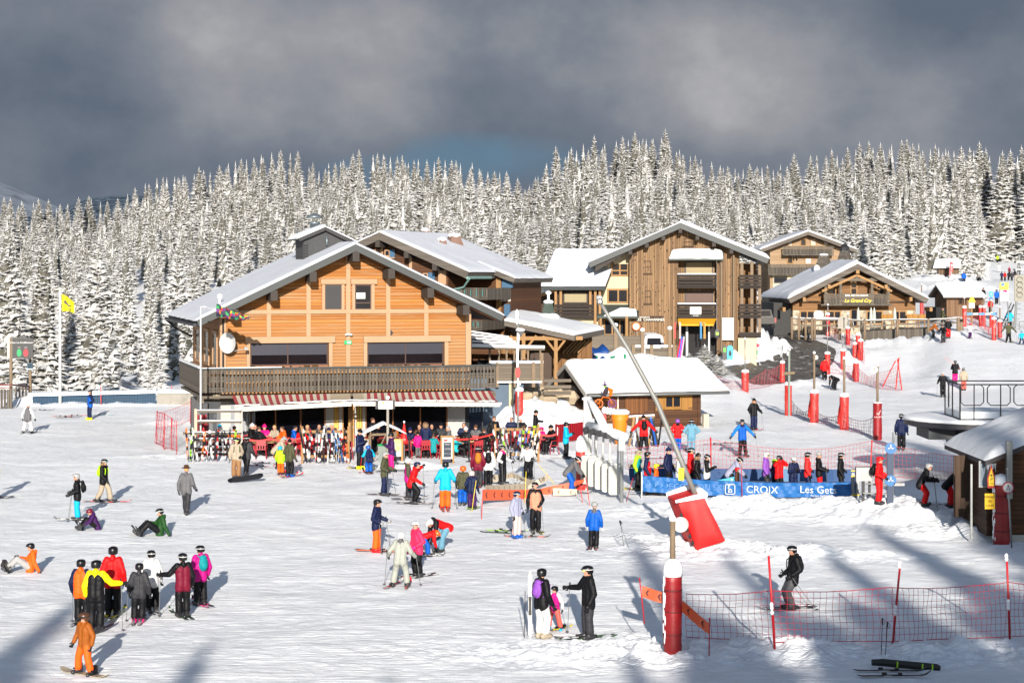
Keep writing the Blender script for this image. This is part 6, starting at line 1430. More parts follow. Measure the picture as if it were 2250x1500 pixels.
def windsock():
 g=ground(441,1000);g=P(441,900,90.5);g.z=zt(g.x,g.y);t=thing('windsock_mast','thin pale mast with a short arm in front of the chalet left corner','mast',g);Y=g.y;h=HC-(674-YH)*Y/F-g.z
 b=MB();b.tube((0,0,-.1),(0,0,h),.05,.04,8);e=P(456,675,Y)-g;b.tube((0,0,h),(e.x,0,h-.02),.05,.05,8);b.build('mast',M((.42,.43,.44),.5),t,True)
 s=thing('windsock','multicoloured windsock streaming right from the mast arm','windsock',P(476,682,Y));m=MB();n=16
 prof=[(0,.30),(.15,.28),(.35,.24),(.6,.18),(.85,.11),(1,.05)];L_=75*Y/F;cols=[(.02,.02,.04),(.30,.015,.02),(.45,.33,.01),(.10,.02,.12),(.02,.20,.06),(.02,.02,.05),(.40,.10,.01)]
 for i in range(22):
  for k in range(10):
   def pt(a,c):u=a/22;r=float(np.interp(u,[p for p,_ in prof],[q for _,q in prof]));t_=c*.628;return (u*L_,r*math.sin(t_)*.6,-.36*math.sin(u*1.4)*1.0+r*math.cos(t_)+.04*math.sin(u*30))
   m.quad(pt(i,k),pt(i+1,k),pt(i+1,k+1),pt(i,k+1),[0,5,1,0,2,3,5,4,6][((i//2)*3+k*2+i//3)%9])
 m.build('sock',[M(c,.7,var=.1)for c in cols],s,True)
 m=MB();m.tube((0,0,.1),(e.x-35*Y/F+.0,0,.1),.01,n=4);m.build('cord',M((.5,.5,.5),.6),s)
windsock()
#  queue banners
BLUE=M((.014,.10,.28),.55,var=.22,scale=1.5,name='banner_blue');BLUE2=M((.008,.05,.14),.6,var=.3,scale=2);LBL=M((.03,.26,.42),.6,name='light_blue');WT=M((.42,.46,.52),.6,var=.06,name='banner_white')
def banner():
 g=ground(1412,1090);g.y=74.8;L0=P(1409,1062,74.8);R0_=P(1880,1068,74.0);t=thing('queue_banner','long blue mesh banner with white lettering along the front of the lift queue','banner',L0);V=R0_-L0;s=74.5/F
 def pt(u,w):dip=math.sin(u*math.pi)*.10;top=Vector((V.x*u,V.y*u,(14.5+6.0*(0-u))*s*1.0));top.z=(HC-((1046+8*math.sin(u*3.1)*.9+u*9)-YH)*s)-L0.z;h=(31+4*(1-u))*s;return Vector((top.x,top.y+.03*math.sin(u*40+w*3)+.035*math.sin(u*93-w*5)+.02*math.sin(u*17+w*9),top.z-h*w))
 m=MB();n=150
 for i in range(n):
  for j in range(4):m.quad(pt(i/n,j/4),pt((i+1)/n,j/4),pt((i+1)/n,(j+1)/4),pt(i/n,(j+1)/4),1 if i==0 else 0)
 m.build('cloth',[BLUE,WT],t,True)
 for wd in (0.,1.):
  m=MB();m.path([pt(i/30,wd)for i in range(31)],.012,5);m.build('hem_rope',M((.01,.04,.12),.6),t)
 def wr(s_,u,size,col=WT,w=.5,sx=1.,sh=0):
  p=pt(u,w);q=text(s_,size,t,(p.x,p.y-.06,p.z),col,ext=.004,sx=sx,shear=sh);q.rotation_euler[2]=math.atan2(V.y,V.x);q.rotation_euler[1]=.012;return q
 FD=M((.06,.16,.36),.6,name='faded_lettering')
 wr('ECOLE DU SKI',.26,.34,FD);
 b_=wr('CROIX',.565,.40);wr('Les Gets',.825,.40);wr('Portes du Soleil',.835,.12,WT,.90)
 m=MB();p=pt(.415,.5);w=.20
 for (x0,z0,x1,z1)in ((-w,-w,-w+.03,w),(w-.03,-w,w,w),(-w,-w,w,-w+.03),(-w,w-.03,w,w),(-.08,-.12,-.04,.1),(-.08,-.03,.08,.01),(.04,-.12,.08,0),(-.04,-.12,.02,-.08)):m.box(p.x+x0,p.y-.07,p.z+z0,p.x+x1,p.y-.065,p.z+z1)
 m.ell((p.x-.04,p.y-.06,p.z+.14),(.04,.01,.04),8);m.build('chairlift_pictogram',WT,t)
 m=MB()
 for k in range(4):q=pt(.04+.028*k,.5);m.add([(q.x-.06,q.y-.06,q.z+.11),(q.x+.05,q.y-.06,q.z),(q.x-.06,q.y-.06,q.z-.11),(q.x-.03,q.y-.06,q.z)],[(0,1,3),(1,2,3)])
 m.build('arrow_marks',FD,t)
 t2=thing('queue_banner','second blue banner behind the people in the lift queue','banner',P(1382,1046,79));o=t2.location;s=79/F;m=MB();n=40
 def p2(u,w):return Vector((u*500*s,.03*math.sin(u*50),(18-u*3-27*w)*s))
 for i in range(n):m.quad(p2(i/n,0),p2((i+1)/n,0),p2((i+1)/n,1),p2(i/n,1),1 if i in (1,2,9,10,25,26,27)else 0)
 m.build('cloth',[BLUE2,M((.07,.15,.26),.6)],t2,True)
 for s_,u in (('O',.39),('S',.05),('CROIX',.17)):q=text(s_,.42,t2,(u*500*s,-.05,(18-u*3-13)*s),M((.015,.05,.14),.6),ext=.004)
 m=MB();m.box(0,.3,.32,160*s,.5,.45);m.box(0,.25,.2,500*s,.28,.24);m.build('top_rail',M((.22,.19,.16),.8),t2)
 t3=thing('banner_flap','light blue folded flap with a white arrow hanging over the queue banner','banner',P(1560,1060,75.2));s=75.2/F
 m=MB();m.add([(0,0,0),(58*s,0,0),(57*s,.02,14*s),(0,.02,2*s)],[(0,1,2,3)]);m.build('cloth',LBL,t3);m=MB();m.add([(44*s,-.02,2*s),(51*s,-.02,7*s),(44*s,-.02,11*s),(47*s,-.02,7*s)],[(0,1,2,3)]);m.build('arrow_mark',WT,t3)
 for (px,a,c,l)in ((1410,1036,1100,'thin galvanised queue post at the left end of the blue banner'),(1883,1038,1116,'galvanised square post with yellow clips at the right end of the blue banner')):
  g=P(px,1088,74.6 if px<1500 else 74.0);g.z=zt(g.x,g.y);Y=g.y;t4=thing('queue_post',l,'post',g);m=MB();h=HC-(a-YH)*Y/F-g.z;w=.025 if px<1500 else .06
  m.box(-w,-w,-.3,w,w,h);
  if px>1500:m.box(-w-.16,-w,-.3,-w-.04,w,h)
  m.build('upright',METAL,t4)
  if px>1500:
   m=MB()
   for z in (.15,.85,1.05):m.box(-.24,-.08,z*h,.08,-.062,z*h+.05)
   m.build('clip',M((.55,.38,.01),.5),t4)
 stick(1377,1096,1391,1050,'thin red stake leaning right at the left end of the queue banner',.012,Y=73.4);stick(1631,1098,1629,1025,'thin red pole sticking up through the middle of the queue',.014,Y=74.3)
banner()
def red_gate_tapes():
 s=77/F
 t=band(P(1061,1075,72),P(1192,1073,76),.42,.34,'orange arrow tape along the front of the slalom lane',ORG,name='lane_tape')
 band(P(1192,1072,76),P(1283,1052,76.5),.34,.14,'orange arrow tape rising to the seat rack',ORG,name='lane_tape')
 band(P(1066,1066,73.5),P(1170,1058,78.5),.20,.30,'beige arrow tape behind the orange tape',BEI,arrow_col=(.16,.13,.10),name='lane_tape',flip=True)
 band(P(1066,1044,80),P(1125,1038,82),.30,.26,'beige tape between the snowy lane and the racked skis',BEI,arrow_col=(.16,.13,.10),name='lane_tape')
 band(P(1125,1038,82),P(1182,1058,79),.26,.2,'beige tape slanting down to the right in the slalom lane',BEI,arrow_col=(.16,.13,.10),name='lane_tape')
 band(P(1160,1066,77),P(1205,1040,77.5),.18,.26,'beige tape end printed with the letters EIF',BEI,arrows=False,name='lane_tape')
 q=text('EIF',.24,None,P(1192,1052,77.2)+Vector((0,-.1,0)),M((.12,.10,.08),.7),name='tape_lettering');q.rotation_euler[1]=-.45
 fl=[o for o in COL.objects if o.get('label')=='beige tape end printed with the letters EIF'][0];q.parent=fl;q.location=q.location-fl.location
 band(P(1215,1072,75.5),P(1268,1074,75.5),.30,.22,'white tape piece under the orange tape by the seat rack',BEI,arrow_col=(.16,.13,.10),name='lane_tape')
 YEL=M((.55,.42,.04),.5,name='yellow_pole')
 for i,(a,b_,c,d,m_,l)in enumerate(((1058,1140,1061,1076,REDP2,'thin red stake at the left end of the orange lane tape'),(1153,1104,1156,1036,YEL,'yellow stake standing in the slalom lane'),(1036,1124,1046,1056,YEL,'yellow stake in front of the child in the navy coat'),(1172,1060,1172,1058,REDP2,'x'),(1185,1022,1222,1062,YEL,'yellow stake leaning far left toward the seat rack'),(1281,1104,1273,1062,REDP2,'left thin red stake right of the lane tapes'),(1296,1110,1287,1048,REDP2,'right thin red stake right of the lane tapes'))):
  if l=='x':continue
  if 'far left' in l:stick(1222,1064,1185,1023,l,.014,m_)
  else:stick(a,b_,c,d,l,.014,m_)
red_gate_tapes()
#  rack of hanging chair seats
def seat_rack():
 g=ground(1368,1104);Yf=g.y;gb=P(1289,1072,77.5);t=thing('hanging_seat_rack','galvanised frame with five pale grey panels hanging in a row beside the queue','rack',g)
 def q(px,py,Y):return P(px,py,Y)-g
 b=MB();a,c=q(1290,1072,77.5),q(1291,877,77.5);b.box(c.x-.16,a.y-.12,-.2,c.x+.16,a.y+.12,c.z);b.box(c.x+.30,a.y+.4,1.,c.x+.42,a.y+.52,c.z-.6)
 e=q(1366,958,Yf);b.tube((e.x,0,-.2),(e.x,0,e.z),.07);b.box(e.x-.12,-.1,e.z-.55,e.x+.12,.1,e.z);b.build('upright',METAL,t)
 s=MB();p0,p1=q(1296,880,77.4),q(1334,950,76);s.path([p0,p0.lerp(p1,.5)+Vector((0,0,.05)),p1],[.13,.17,.15],10);s.path([q(1293,934,77.4),q(1330,946,76),q(1372,960,Yf+.1)],[.16,.2,.17],10);s.ell(q(1290,876,77.5),(.22,.2,.1),10);s.build('beam_snow',SNOW,t,True)
 b=MB();b.beam(q(1296,886,77.4),q(1336,957,76),.12,.14);b.beam(q(1293,942,77.4),q(1372,968,Yf+.1),.14,.16);b.build('beam',METAL,t)
 PAN=M((.42,.42,.39),.55,var=.08,name='panel_grey')
 for i in range(5):
  u=i/4;Y=77.2-u*2.6;px0=1276+u*60;top=1000+u*23;bot=1062+u*24;h_px=944+u*16;w=26*Y/F
  pt=q(px0,top,Y);pb=q(px0,bot,Y);o=thing('lift_gate',['pale grey hanging panel, farthest of the five in the rack','pale grey hanging panel, second from the back of the rack','pale grey hanging panel in the middle of the rack','pale grey hanging panel, second from the front of the rack','pale grey hanging panel, nearest of the five and fully visible'][i],'panel',g+Vector((pt.x,pt.y,pb.z)),R(8),'pale panels hanging in the seat rack')
  H=pt.z-pb.z;m=MB();r_=.10;pr=[]
  W2=w*(1.0 if i==4 else .85)
  for (cx,cz,a0)in ((W2-r_,H-r_,0),(r_,H-r_,1.571),(r_,r_,3.142),(W2-r_*.7,r_,4.712)):
   for k in range(5):a_=a0+k*.393;pr.append((cx+r_*math.cos(a_),cz+r_*math.sin(a_)))
  m.prism(pr,-.14,.06);m.build('shell',PAN,o)
  m=MB();m.prism([(x*.86+W2*.07,z*.92+H*.04)for x,z in pr],-.155,-.141);m.build('cushion',M((.34,.34,.31),.7,var=.05),o)
  hz=q(px0,h_px,Y).z-pb.z;m=MB();m.tube((W2*.8,-.04,H-.05),(W2*.8+.05,-.02,hz),.045,n=8);m.box(W2*.8-.16,-.07,H+.02,W2*.8+.1,0,H+.1);m.build('hanger',M((.40,.40,.38),.5),o)
  m=MB();m.tube((W2*.8-.18,-.16,hz),(W2*.8+.12,.1,hz),.13,n=10);m.build('bumper',M((.04,.04,.045),.7),o)
seat_rack()
#  leaning lance pole with its red cushion
def lance():
 g=ground(1545,1198);Y=g.y+.4
 t=thing('snow_lance','long grey snow lance leaning left out of the red crash cushion','snow lance',P(1534,1104,Y));o=t.location
 pts=[P(x,y,Y+d)-o for x,y,d in ((1538,1112,0),(1492,1000,.0),(1442,880,0),(1382,770,0),(1340,700,.0),(1318,662,0))]
 b=MB();b.path(pts,[.085,.085,.078,.070,.06,.055],12);b.build('lance_tube',M((.20,.20,.19),.5,.3,var=.1),t,True)
 b=MB();b.ell(pts[-1],(.11,.10,.11),10);b.ell(pts[-1]+Vector((-.02,-.02,.12)),(.12,.12,.08),8);b.build('nozzle_head',M((.42,.42,.42),.5,.3),t,True)
 b=MB()
 for k in range(7):b.ell(pts[-1]+Vector((.08*math.cos(k*.9),-.12,.08*math.sin(k*.9))),(.022,.02,.022),6)
 b.build('nozzle',DKMET,t)
 b=MB();c=P(1496,1030,Y)-o;b.box(c.x-.09,-.15,c.z-.35,c.x+.09,-.128,c.z+.05);q=b.build('yellow_label',M((.55,.38,.01),.6),t)
 s=Y/F;c=thing('crash_cushion','tilted bright red crash cushion wrapped round the foot of the snow lance','cushion',g)
 def q(px,py,dy=0.):return P(px,py,Y+dy)-g
 b=MB();fr=[q(1491,1106,-.55),q(1546,1089,-.55),q(1593,1188,-.55),q(1532,1208,-.55)];bk=[v+Vector((-.28,1.25,.12))for v in fr]
 def face(A,B_,C_,D_,bulge):
  n=8;base=[];nrm=(B_-A).cross(D_-A).normalized()
  for j in range(n+1):
   for i in range(n+1):
    u=i/n;v=j/n;p=A.lerp(B_,u).lerp(D_.lerp(C_,u),v);p=p+nrm*bulge*(16*u*(1-u)*v*(1-v))**.5+nrm*.02*math.sin(u*9+v*4);base.append(p)
  b.add(base,[(j*(n+1)+i,j*(n+1)+i+1,(j+1)*(n+1)+i+1,(j+1)*(n+1)+i)for j in range(n)for i in range(n)])
 face(fr[0],fr[1],fr[2],fr[3],-.10);face(bk[1],bk[0],bk[3],bk[2],-.06);face(fr[1],bk[1],bk[2],fr[2],-.06);face(bk[0],fr[0],fr[3],bk[3],-.06)
 b.add([fr[0],fr[1],bk[1],bk[0]],[(0,1,2,3)]);b.build('cover',M((.46,.006,.006),.6,var=.22,scale=1.5,bmp=.35,bs=3,name='cushion_red'),c,True)
 b=MB();b.path([fr[0]+Vector((-.1,0,.06)),fr[0].lerp(fr[1],.5)+Vector((0,0,.05)),fr[1]+Vector((.1,0,.03))],[.05,.08,.1],8);b.path([fr[1]+Vector((.05,.1,.02)),bk[1]+Vector((.1,0,.0)),bk[2]*.5+bk[1]*.5+Vector((.25,0,.1))],[.11,.14,.12],8);b.path([bk[0],bk[1]],[.1,.13],8);b.build('clinging_snow',SNOW,c,True)
 b=MB()
 for k in range(5):v=fr[0].lerp(fr[3],.25+k*.15)+Vector((-.06,-.02,0));b.ell(v,(.05,.04,.08),8)
 b.build('lacing',DKMET,c)
lance()
def round_sign(px,py,rpx,Y,lab,col=(.42,.40,.40),pic=True,ring=None,glyph='tri'):
 s=Y/F;t=thing('round_sign',lab,'sign',P(px,py,Y));r=rpx*s;m=MB();m.prism([(r*math.cos(k*.2618),r*math.sin(k*.2618))for k in range(24)],0,.03);m.build('disc',M(col if not ring else ring,.6,var=.1),t)
 if ring:m=MB();m.prism([(r*.8*math.cos(k*.2618),r*.8*math.sin(k*.2618))for k in range(24)],-.01,-.002);m.build('face',M(col,.6),t)
 if pic:m=MB();m.beam((-r*.25,-.015,-r*.4),(0,-.015,r*.4),.01,r*.12);m.beam((r*.3,-.015,-r*.4),(0,-.015,r*.4),.01,r*.12);m.ell((0,-.012,r*.5),(r*.12,.004,r*.12),8);m.build('symbol',M((.16,.12,.12),.7),t)
 return t
round_sign(1496,1152,17,ground(1478,1428).y+.12,'round frosted white sign behind the wooden pole of the foreground post',pic=False)
round_sign(1921,812,8,ground(1928,966).y-.1,'round frosted sign on the wooden pole above the emblem post')
round_sign(1793,785,5,ground(1789,928).y,'small round white sign side-on at the top of the leaning wooden pole')
round_sign(2215,1071,13,60.5,'round red-ringed sign with a barred skier beside the lift hut',(.40,.40,.40),True,(.25,.02,.03))
stick(2223,1196,2213,1030,'thin grey pole carrying the red-ringed skier sign',.03,METAL,name='sign_pole',Y=60.6)
def yellow_signs():
 s=62/F
 def q(px,py,Y=62.):return P(px,py,Y)
 t=thing('warning_sign','yellow triangle avalanche-style warning sign with red border on the lift hut wall','sign',q(2178,1072));m=MB();w=15*s;h=52*s
 m.prism([(-w/2,0),(w/2,-.0),(w/2+.02,h*.4),(0,h),(-w/2-.02,h*.4)],0,.03);m.build('border',M((.35,.02,.02),.5),t);m=MB();m.prism([(-w*.38,h*.1),(w*.38,h*.1),(w*.40,h*.4),(0,h*.86),(-w*.4,h*.4)],-.01,-.001);m.build('face',M((.62,.42,.01),.5),t)
 m=MB();m.ell((0,-.012,h*.55),(.03,.004,.03),8);m.beam((0,-.013,h*.5),(-.03,-.013,h*.3),.004,.03);m.beam((-.05,-.013,h*.35),(.06,-.013,h*.42),.004,.02);m.build('figure',M((.02,.02,.02),.6),t)
 text('CABLE',.055,t,(0,-.014,h*.2),M((.02,.02,.02),.6),ext=.001)
 t=thing('works_sign','yellow board reading DAMAGE EN COURS beside the dark padded post','sign',q(2164,1118,61.5));w=22*s;h=34*s;m=MB();m.box(0,0,0,w,.03,h);m.build('plate',M((.75,.45,.01),.5,var=.06),t)
 for i,x in enumerate(('DAMAGE','EN','COURS')):text(x,.095,t,(w/2,-.008,h*(.78-.28*i)),M((.01,.01,.01),.6),ext=.002,sx=.85)
 g=ground(2135,716);Y=g.y;s=Y/F;t=thing('signpost','wooden signpost with a yellow triangular plate and white panel before the ticket hut','sign',g);m=MB();m.tube((0,0,-.2),(0,0,(716-650)*s),.09);m.build('post',W_RAW,t)
 m=MB();z=(716-664)*s;m.prism([(-.28,z),(.28,z),(.22,z+.3),(0,z+.6),(-.22,z+.3)],-.12,-.09);m.box(-.32,-.13,z+.02,.32,-.10,z+.13);m.build('yellow_plate',M((.62,.45,.01),.5),t);m=MB();m.box(-.3,-.12,z-.55,.26,-.09,z-.05);m.build('white_plate',M((.4,.4,.4),.5),t)
 g=ground(2206,722);Y=g.y;s=Y/F;t=thing('map_board','tall piste map board under a yellow notice on two posts, upper right','sign',g);m=MB();m.tube((-.4,0,-.2),(-.4,0,(722-620)*s),.05);m.tube((.5,0,-.2),(.3,0,(722-640)*s),.06);m.build('post',METAL,t)
 z1=(722-621)*s;z2=(722-637)*s;z3=(722-643)*s;z4=(722-661)*s;m=MB();m.box(-.42,-.1,z2+.02,.42,-.06,z1);yb=m.build('yellow_notice',M((.62,.55,.03),.5,var=.05),t)
 m=MB();m.box(-.30,-.12,z1-.32,.0,-.101,z1-.04);m.build('blue_square',M((.03,.12,.3),.5),yb);text('LES GETS',.12,yb,(0,-.11,z2+.2),M((.05,.05,.05),.6));m=MB();m.box(-.42,-.1,z4-.0,.42,-.06,z3+.08);m.box(-.38,-.11,z4+.08,.38,-.101,z3-.12,1);m.build('piste_map',[M((.42,.44,.44),.5),M((.30,.38,.36),.6,var=.6,scale=5)],t)
 for dx,c in ((-.13,(.02,.3,.1)),(.15,(.5,.02,.02))):m=MB();m.ell((dx,-.12,z3+.02),(.06,.02,.06),8);m.build('status_light',M(c,.5),t)
 g=ground(2177,716);Y=g.y;s=Y/F;t=thing('blue_sign','bright blue hand-shaped sign above a round blue disc, left of the map board','sign',g);m=MB();m.tube((0,0,0),(0,0,(716-642)*s),.05);m.build('post',METAL,t)
 z=(716-652)*s;m=MB();m.box(-.17,-.1,z,.17,-.06,z+.5);m.build('blue_plate',M((.01,.28,.50),.5),t);m=MB();m.box(-.03,-.11,z+.1,.03,-.101,z+.38);m.build('glyph',M((.4,.42,.42),.5),t);m=MB();m.prism([(.17*math.cos(k*.4),z-.22+.17*math.sin(k*.4))for k in range(16)],-.1,-.06);m.build('blue_disc',M((.015,.10,.24),.5),t)
 round_sign(2172,581,3.2,330,'small round pale sign on a thin pole high on the right slope',(.42,.34,.30),False)
 g=ground(2086,613);Y=g.y;s=Y/F;t=thing('feather_flag','red feather flag with white lettering before the topmost hut','flag',g);m=MB();H=38*s;m.add([(0,0,.3),(.12,0,.3),(.55,0,H*.55),(.62,0,H*.85),(.45,0,H*.97),(.1,0,H)],[(0,1,2,3,4,5)]);m.build('sail',M((.45,.02,.03),.6,var=.1),t);m=MB();m.tube((0,.02,-.2),(0.05,.02,H),.03);m.build('pole',METAL,t)
 q_=text('ESF LES GETS',.34,t,(.26,-.02,H*.42),M((.42,.42,.42),.6),ext=.004,rot=(R(90),R(-82),0));m=MB();m.prism([(.34+.16*math.cos(k*.5),H*.8+.16*math.sin(k*.5))for k in range(13)],-.02,-.01);m.build('crest',M((.42,.42,.45),.6),t)
 g=ground(2122,604);Y=g.y;t=thing('snow_gun','yellow snow gun with snow on it next to the topmost hut','snow gun',g);m=MB();m.lathe([(.55,-.1),(.6,.5),(.45,.7)],(0,0,0),4);m.build('base',M((.55,.36,.01),.5),t);m=MB();m.tube((-.7,-.2,1.1),(.6,.3,1.4),.42,.5,14);m.tube((.2,-.1,.6),(.2,0,1.2),.1);m.build('barrel',M((.58,.38,.01),.5),t,True);m=MB();m.ell((0,0,1.75),(.8,.4,.28),10);m.build('gun_snow',SNOW,t,True)
yellow_signs()
def gate():
 for i,(px,py,yt)in enumerate(((1915,1102,1042),)):
  g=ground(1903,1102);t=thing('control_box','grey steel control box on a post at the end of the queue','control box',g+Vector((0,.2,0)));m=MB();m.box(-.12,-.05,-.2,-.02,.05,1.0);m.box(.12,-.05,-.2,.2,.05,1.0);m.build('leg',DKMET,t);m=MB();m.box(-.35,-.15,.75,.22,.12,1.25);m.build('cabinet',METAL,t)
 g=ground(1956,1104);Y=g.y;s=Y/F;t=thing('gate_column','dark blue gate column with two round blue signs and a bar reading STOP','gate',g);m=MB();m.box(-.12,-.06,-.2,.1,.06,(1104-985)*s);m.build('column',M((.025,.04,.08),.5),t);m=MB();m.tube((.12,.1,-.2),(.12,.1,(1104-950)*s),.03);m.build('pole',METAL,t)
 for z in (984,1055):m=MB();zz=(1104-z)*s;m.prism([(.21*math.cos(k*.4)+.0,zz+.21*math.sin(k*.4))for k in range(16)],-.1,-.065,m=0);q=m.build('blue_disc',M((.03,.12,.28),.5),t);m=MB();m.box(-.1,-.115,zz-.02,.1,-.101,zz+.02);m.box(-.02,-.115,zz-.02,.02,-.101,zz+.14);m.build('white_symbol',M((.4,.42,.45),.5),q)
 m=MB();z=(1104-1066)*s;m.box(.12,-.1,z,.5,-.08,z+.09);q=m.build('stop_bar',M((.42,.40,.38),.5),t);text('STOP',.09,q,(.31,-.11,z+.045),M((.45,.02,.02),.6),ext=.002)
 m=MB();m.tube((-.9,0,.7),(-.1,0,.62),.03);m.tube((-1.0,0,.35),(-.1,0,.3),.03);m.build('turnstile_arm',METAL,t)
gate()
#  fences around the restaurant
def cry_fence():
 t=thing('rail_fence','weathered post-and-rail fence round the restaurant terrace','fence',ground(1900,738));o=t.location
 pts=[(1740,733,696),(1755,735,697),(1770,735,698),(1784,736,698),(1790,734,699),(1845,735,700),(1900,735,702),(1972,728,700),(2040,724,700),(2106,722,698),(2112,728,700)]
 P_=[]
 m=MB()
 for px,yb,yt in pts:Y=176+(0 if px<1850 else -1.5);a=P(px,yb,Y);b_=P(px,yt,Y);P_.append((a,b_));m.tube(a-o-Vector((0,0,.5)),b_-o,.12 if px not in (2106,2112)else .2,n=7)
 m.build('post',W_POST,t,True);m=MB()
 for i in range(len(P_)-1):
  for f in (.92,.55):m.beam(P_[i][0].lerp(P_[i][1],f)-o,P_[i+1][0].lerp(P_[i+1][1],f)-o,.08,.15)
 m.build('rail',W_GREYH,t)
 m=MB()
 for i in range(len(P_)-1):m.beam(P_[i][0].lerp(P_[i][1],.98)-o,P_[i+1][0].lerp(P_[i+1][1],.98)-o,.10,.035)
 m.build('rail_snow',SNOW,t)
 m=MB();a,b_=P(1895,730,175.5)-o,P(2044,724,175.5)-o;m.add([a+Vector((0,.5,-1)),b_+Vector((0,.5,-1)),b_+Vector((0,.5,.2)),a+Vector((0,.5,.2))],[(0,1,2,3)]);m.build('board_skirt',W_GREY,t)
 m=MB();c=P(1852,700,175)-o;m.prism([(c.x-.45,c.z-.9),(c.x+.45,c.z-.9),(c.x+.45,c.z-.1)]+[(c.x+.45*math.cos(k*.4),c.z-.1+.35*math.sin(k*.4))for k in range(1,8)]+[(c.x-.45,c.z-.1)],c.y,c.y+.06);q=m.build('arched_board',M((.26,.24,.21),.8,var=.3),t)
 for (px,l)in ((1803,'snow-covered terrace table with a plastic-wrapped heap behind the restaurant fence'),):
  t2=thing('terrace_table',l,'table',P(px,722,180));m=MB();w=1.9;m.box(-w,0,.75,w,1.2,.82);m.build('table_top',W_GREYH,t2);slab('table_snow',(-w,0,.825),(w,0,.825),(w,1.2,.825),(-w,1.2,.825),.25,t2,nx=20,ny=8);m=MB();
  for x in (-w+.2,w-.3):m.box(x,.1,-.5,x+.1,.2,.75);m.box(x,1.,-.5,x+.1,1.1,.75)
  m.build('leg',W_POST,t2);m=MB();m.ell((-.1,.6,1.3),(.5,.4,.4),12);m.build('wrapped_heap',SNOW,t2,True)
 for i,px in enumerate((1914,1921,1966,1886)):t3=thing('folded_parasol','closed pale parasol %s on the restaurant terrace'%['left of a pair','right of a pair','between the honey booths','beside the restaurant door'][i],'parasol',P(px,712,182));m=MB();m.lathe([(.05,0),(.18,.5),(.13,1.2),(.03,1.6)],(0,0,0),10);m.build('canopy',M((.34,.36,.33),.8),t3,True);m=MB();m.tube((0,0,-.8),(0,0,.05),.03);m.build('pole',METAL,t3)
 t4=thing('white_stool','white bar stool near the restaurant door','stool',P(1870,722,178));m=MB();m.box(-.25,-.2,.75,.25,.2,.82);m.build('seat',M((.45,.45,.45),.6),t4);m=MB()
 for x in (-.22,.22):m.tube((x*1.3,-.15,-.2),(x*.7,0,.75),.03);m.tube((x*1.3,.2,-.2),(x*.7,0,.75),.03)
 m.build('leg',M((.42,.42,.42),.6),t4)
cry_fence()
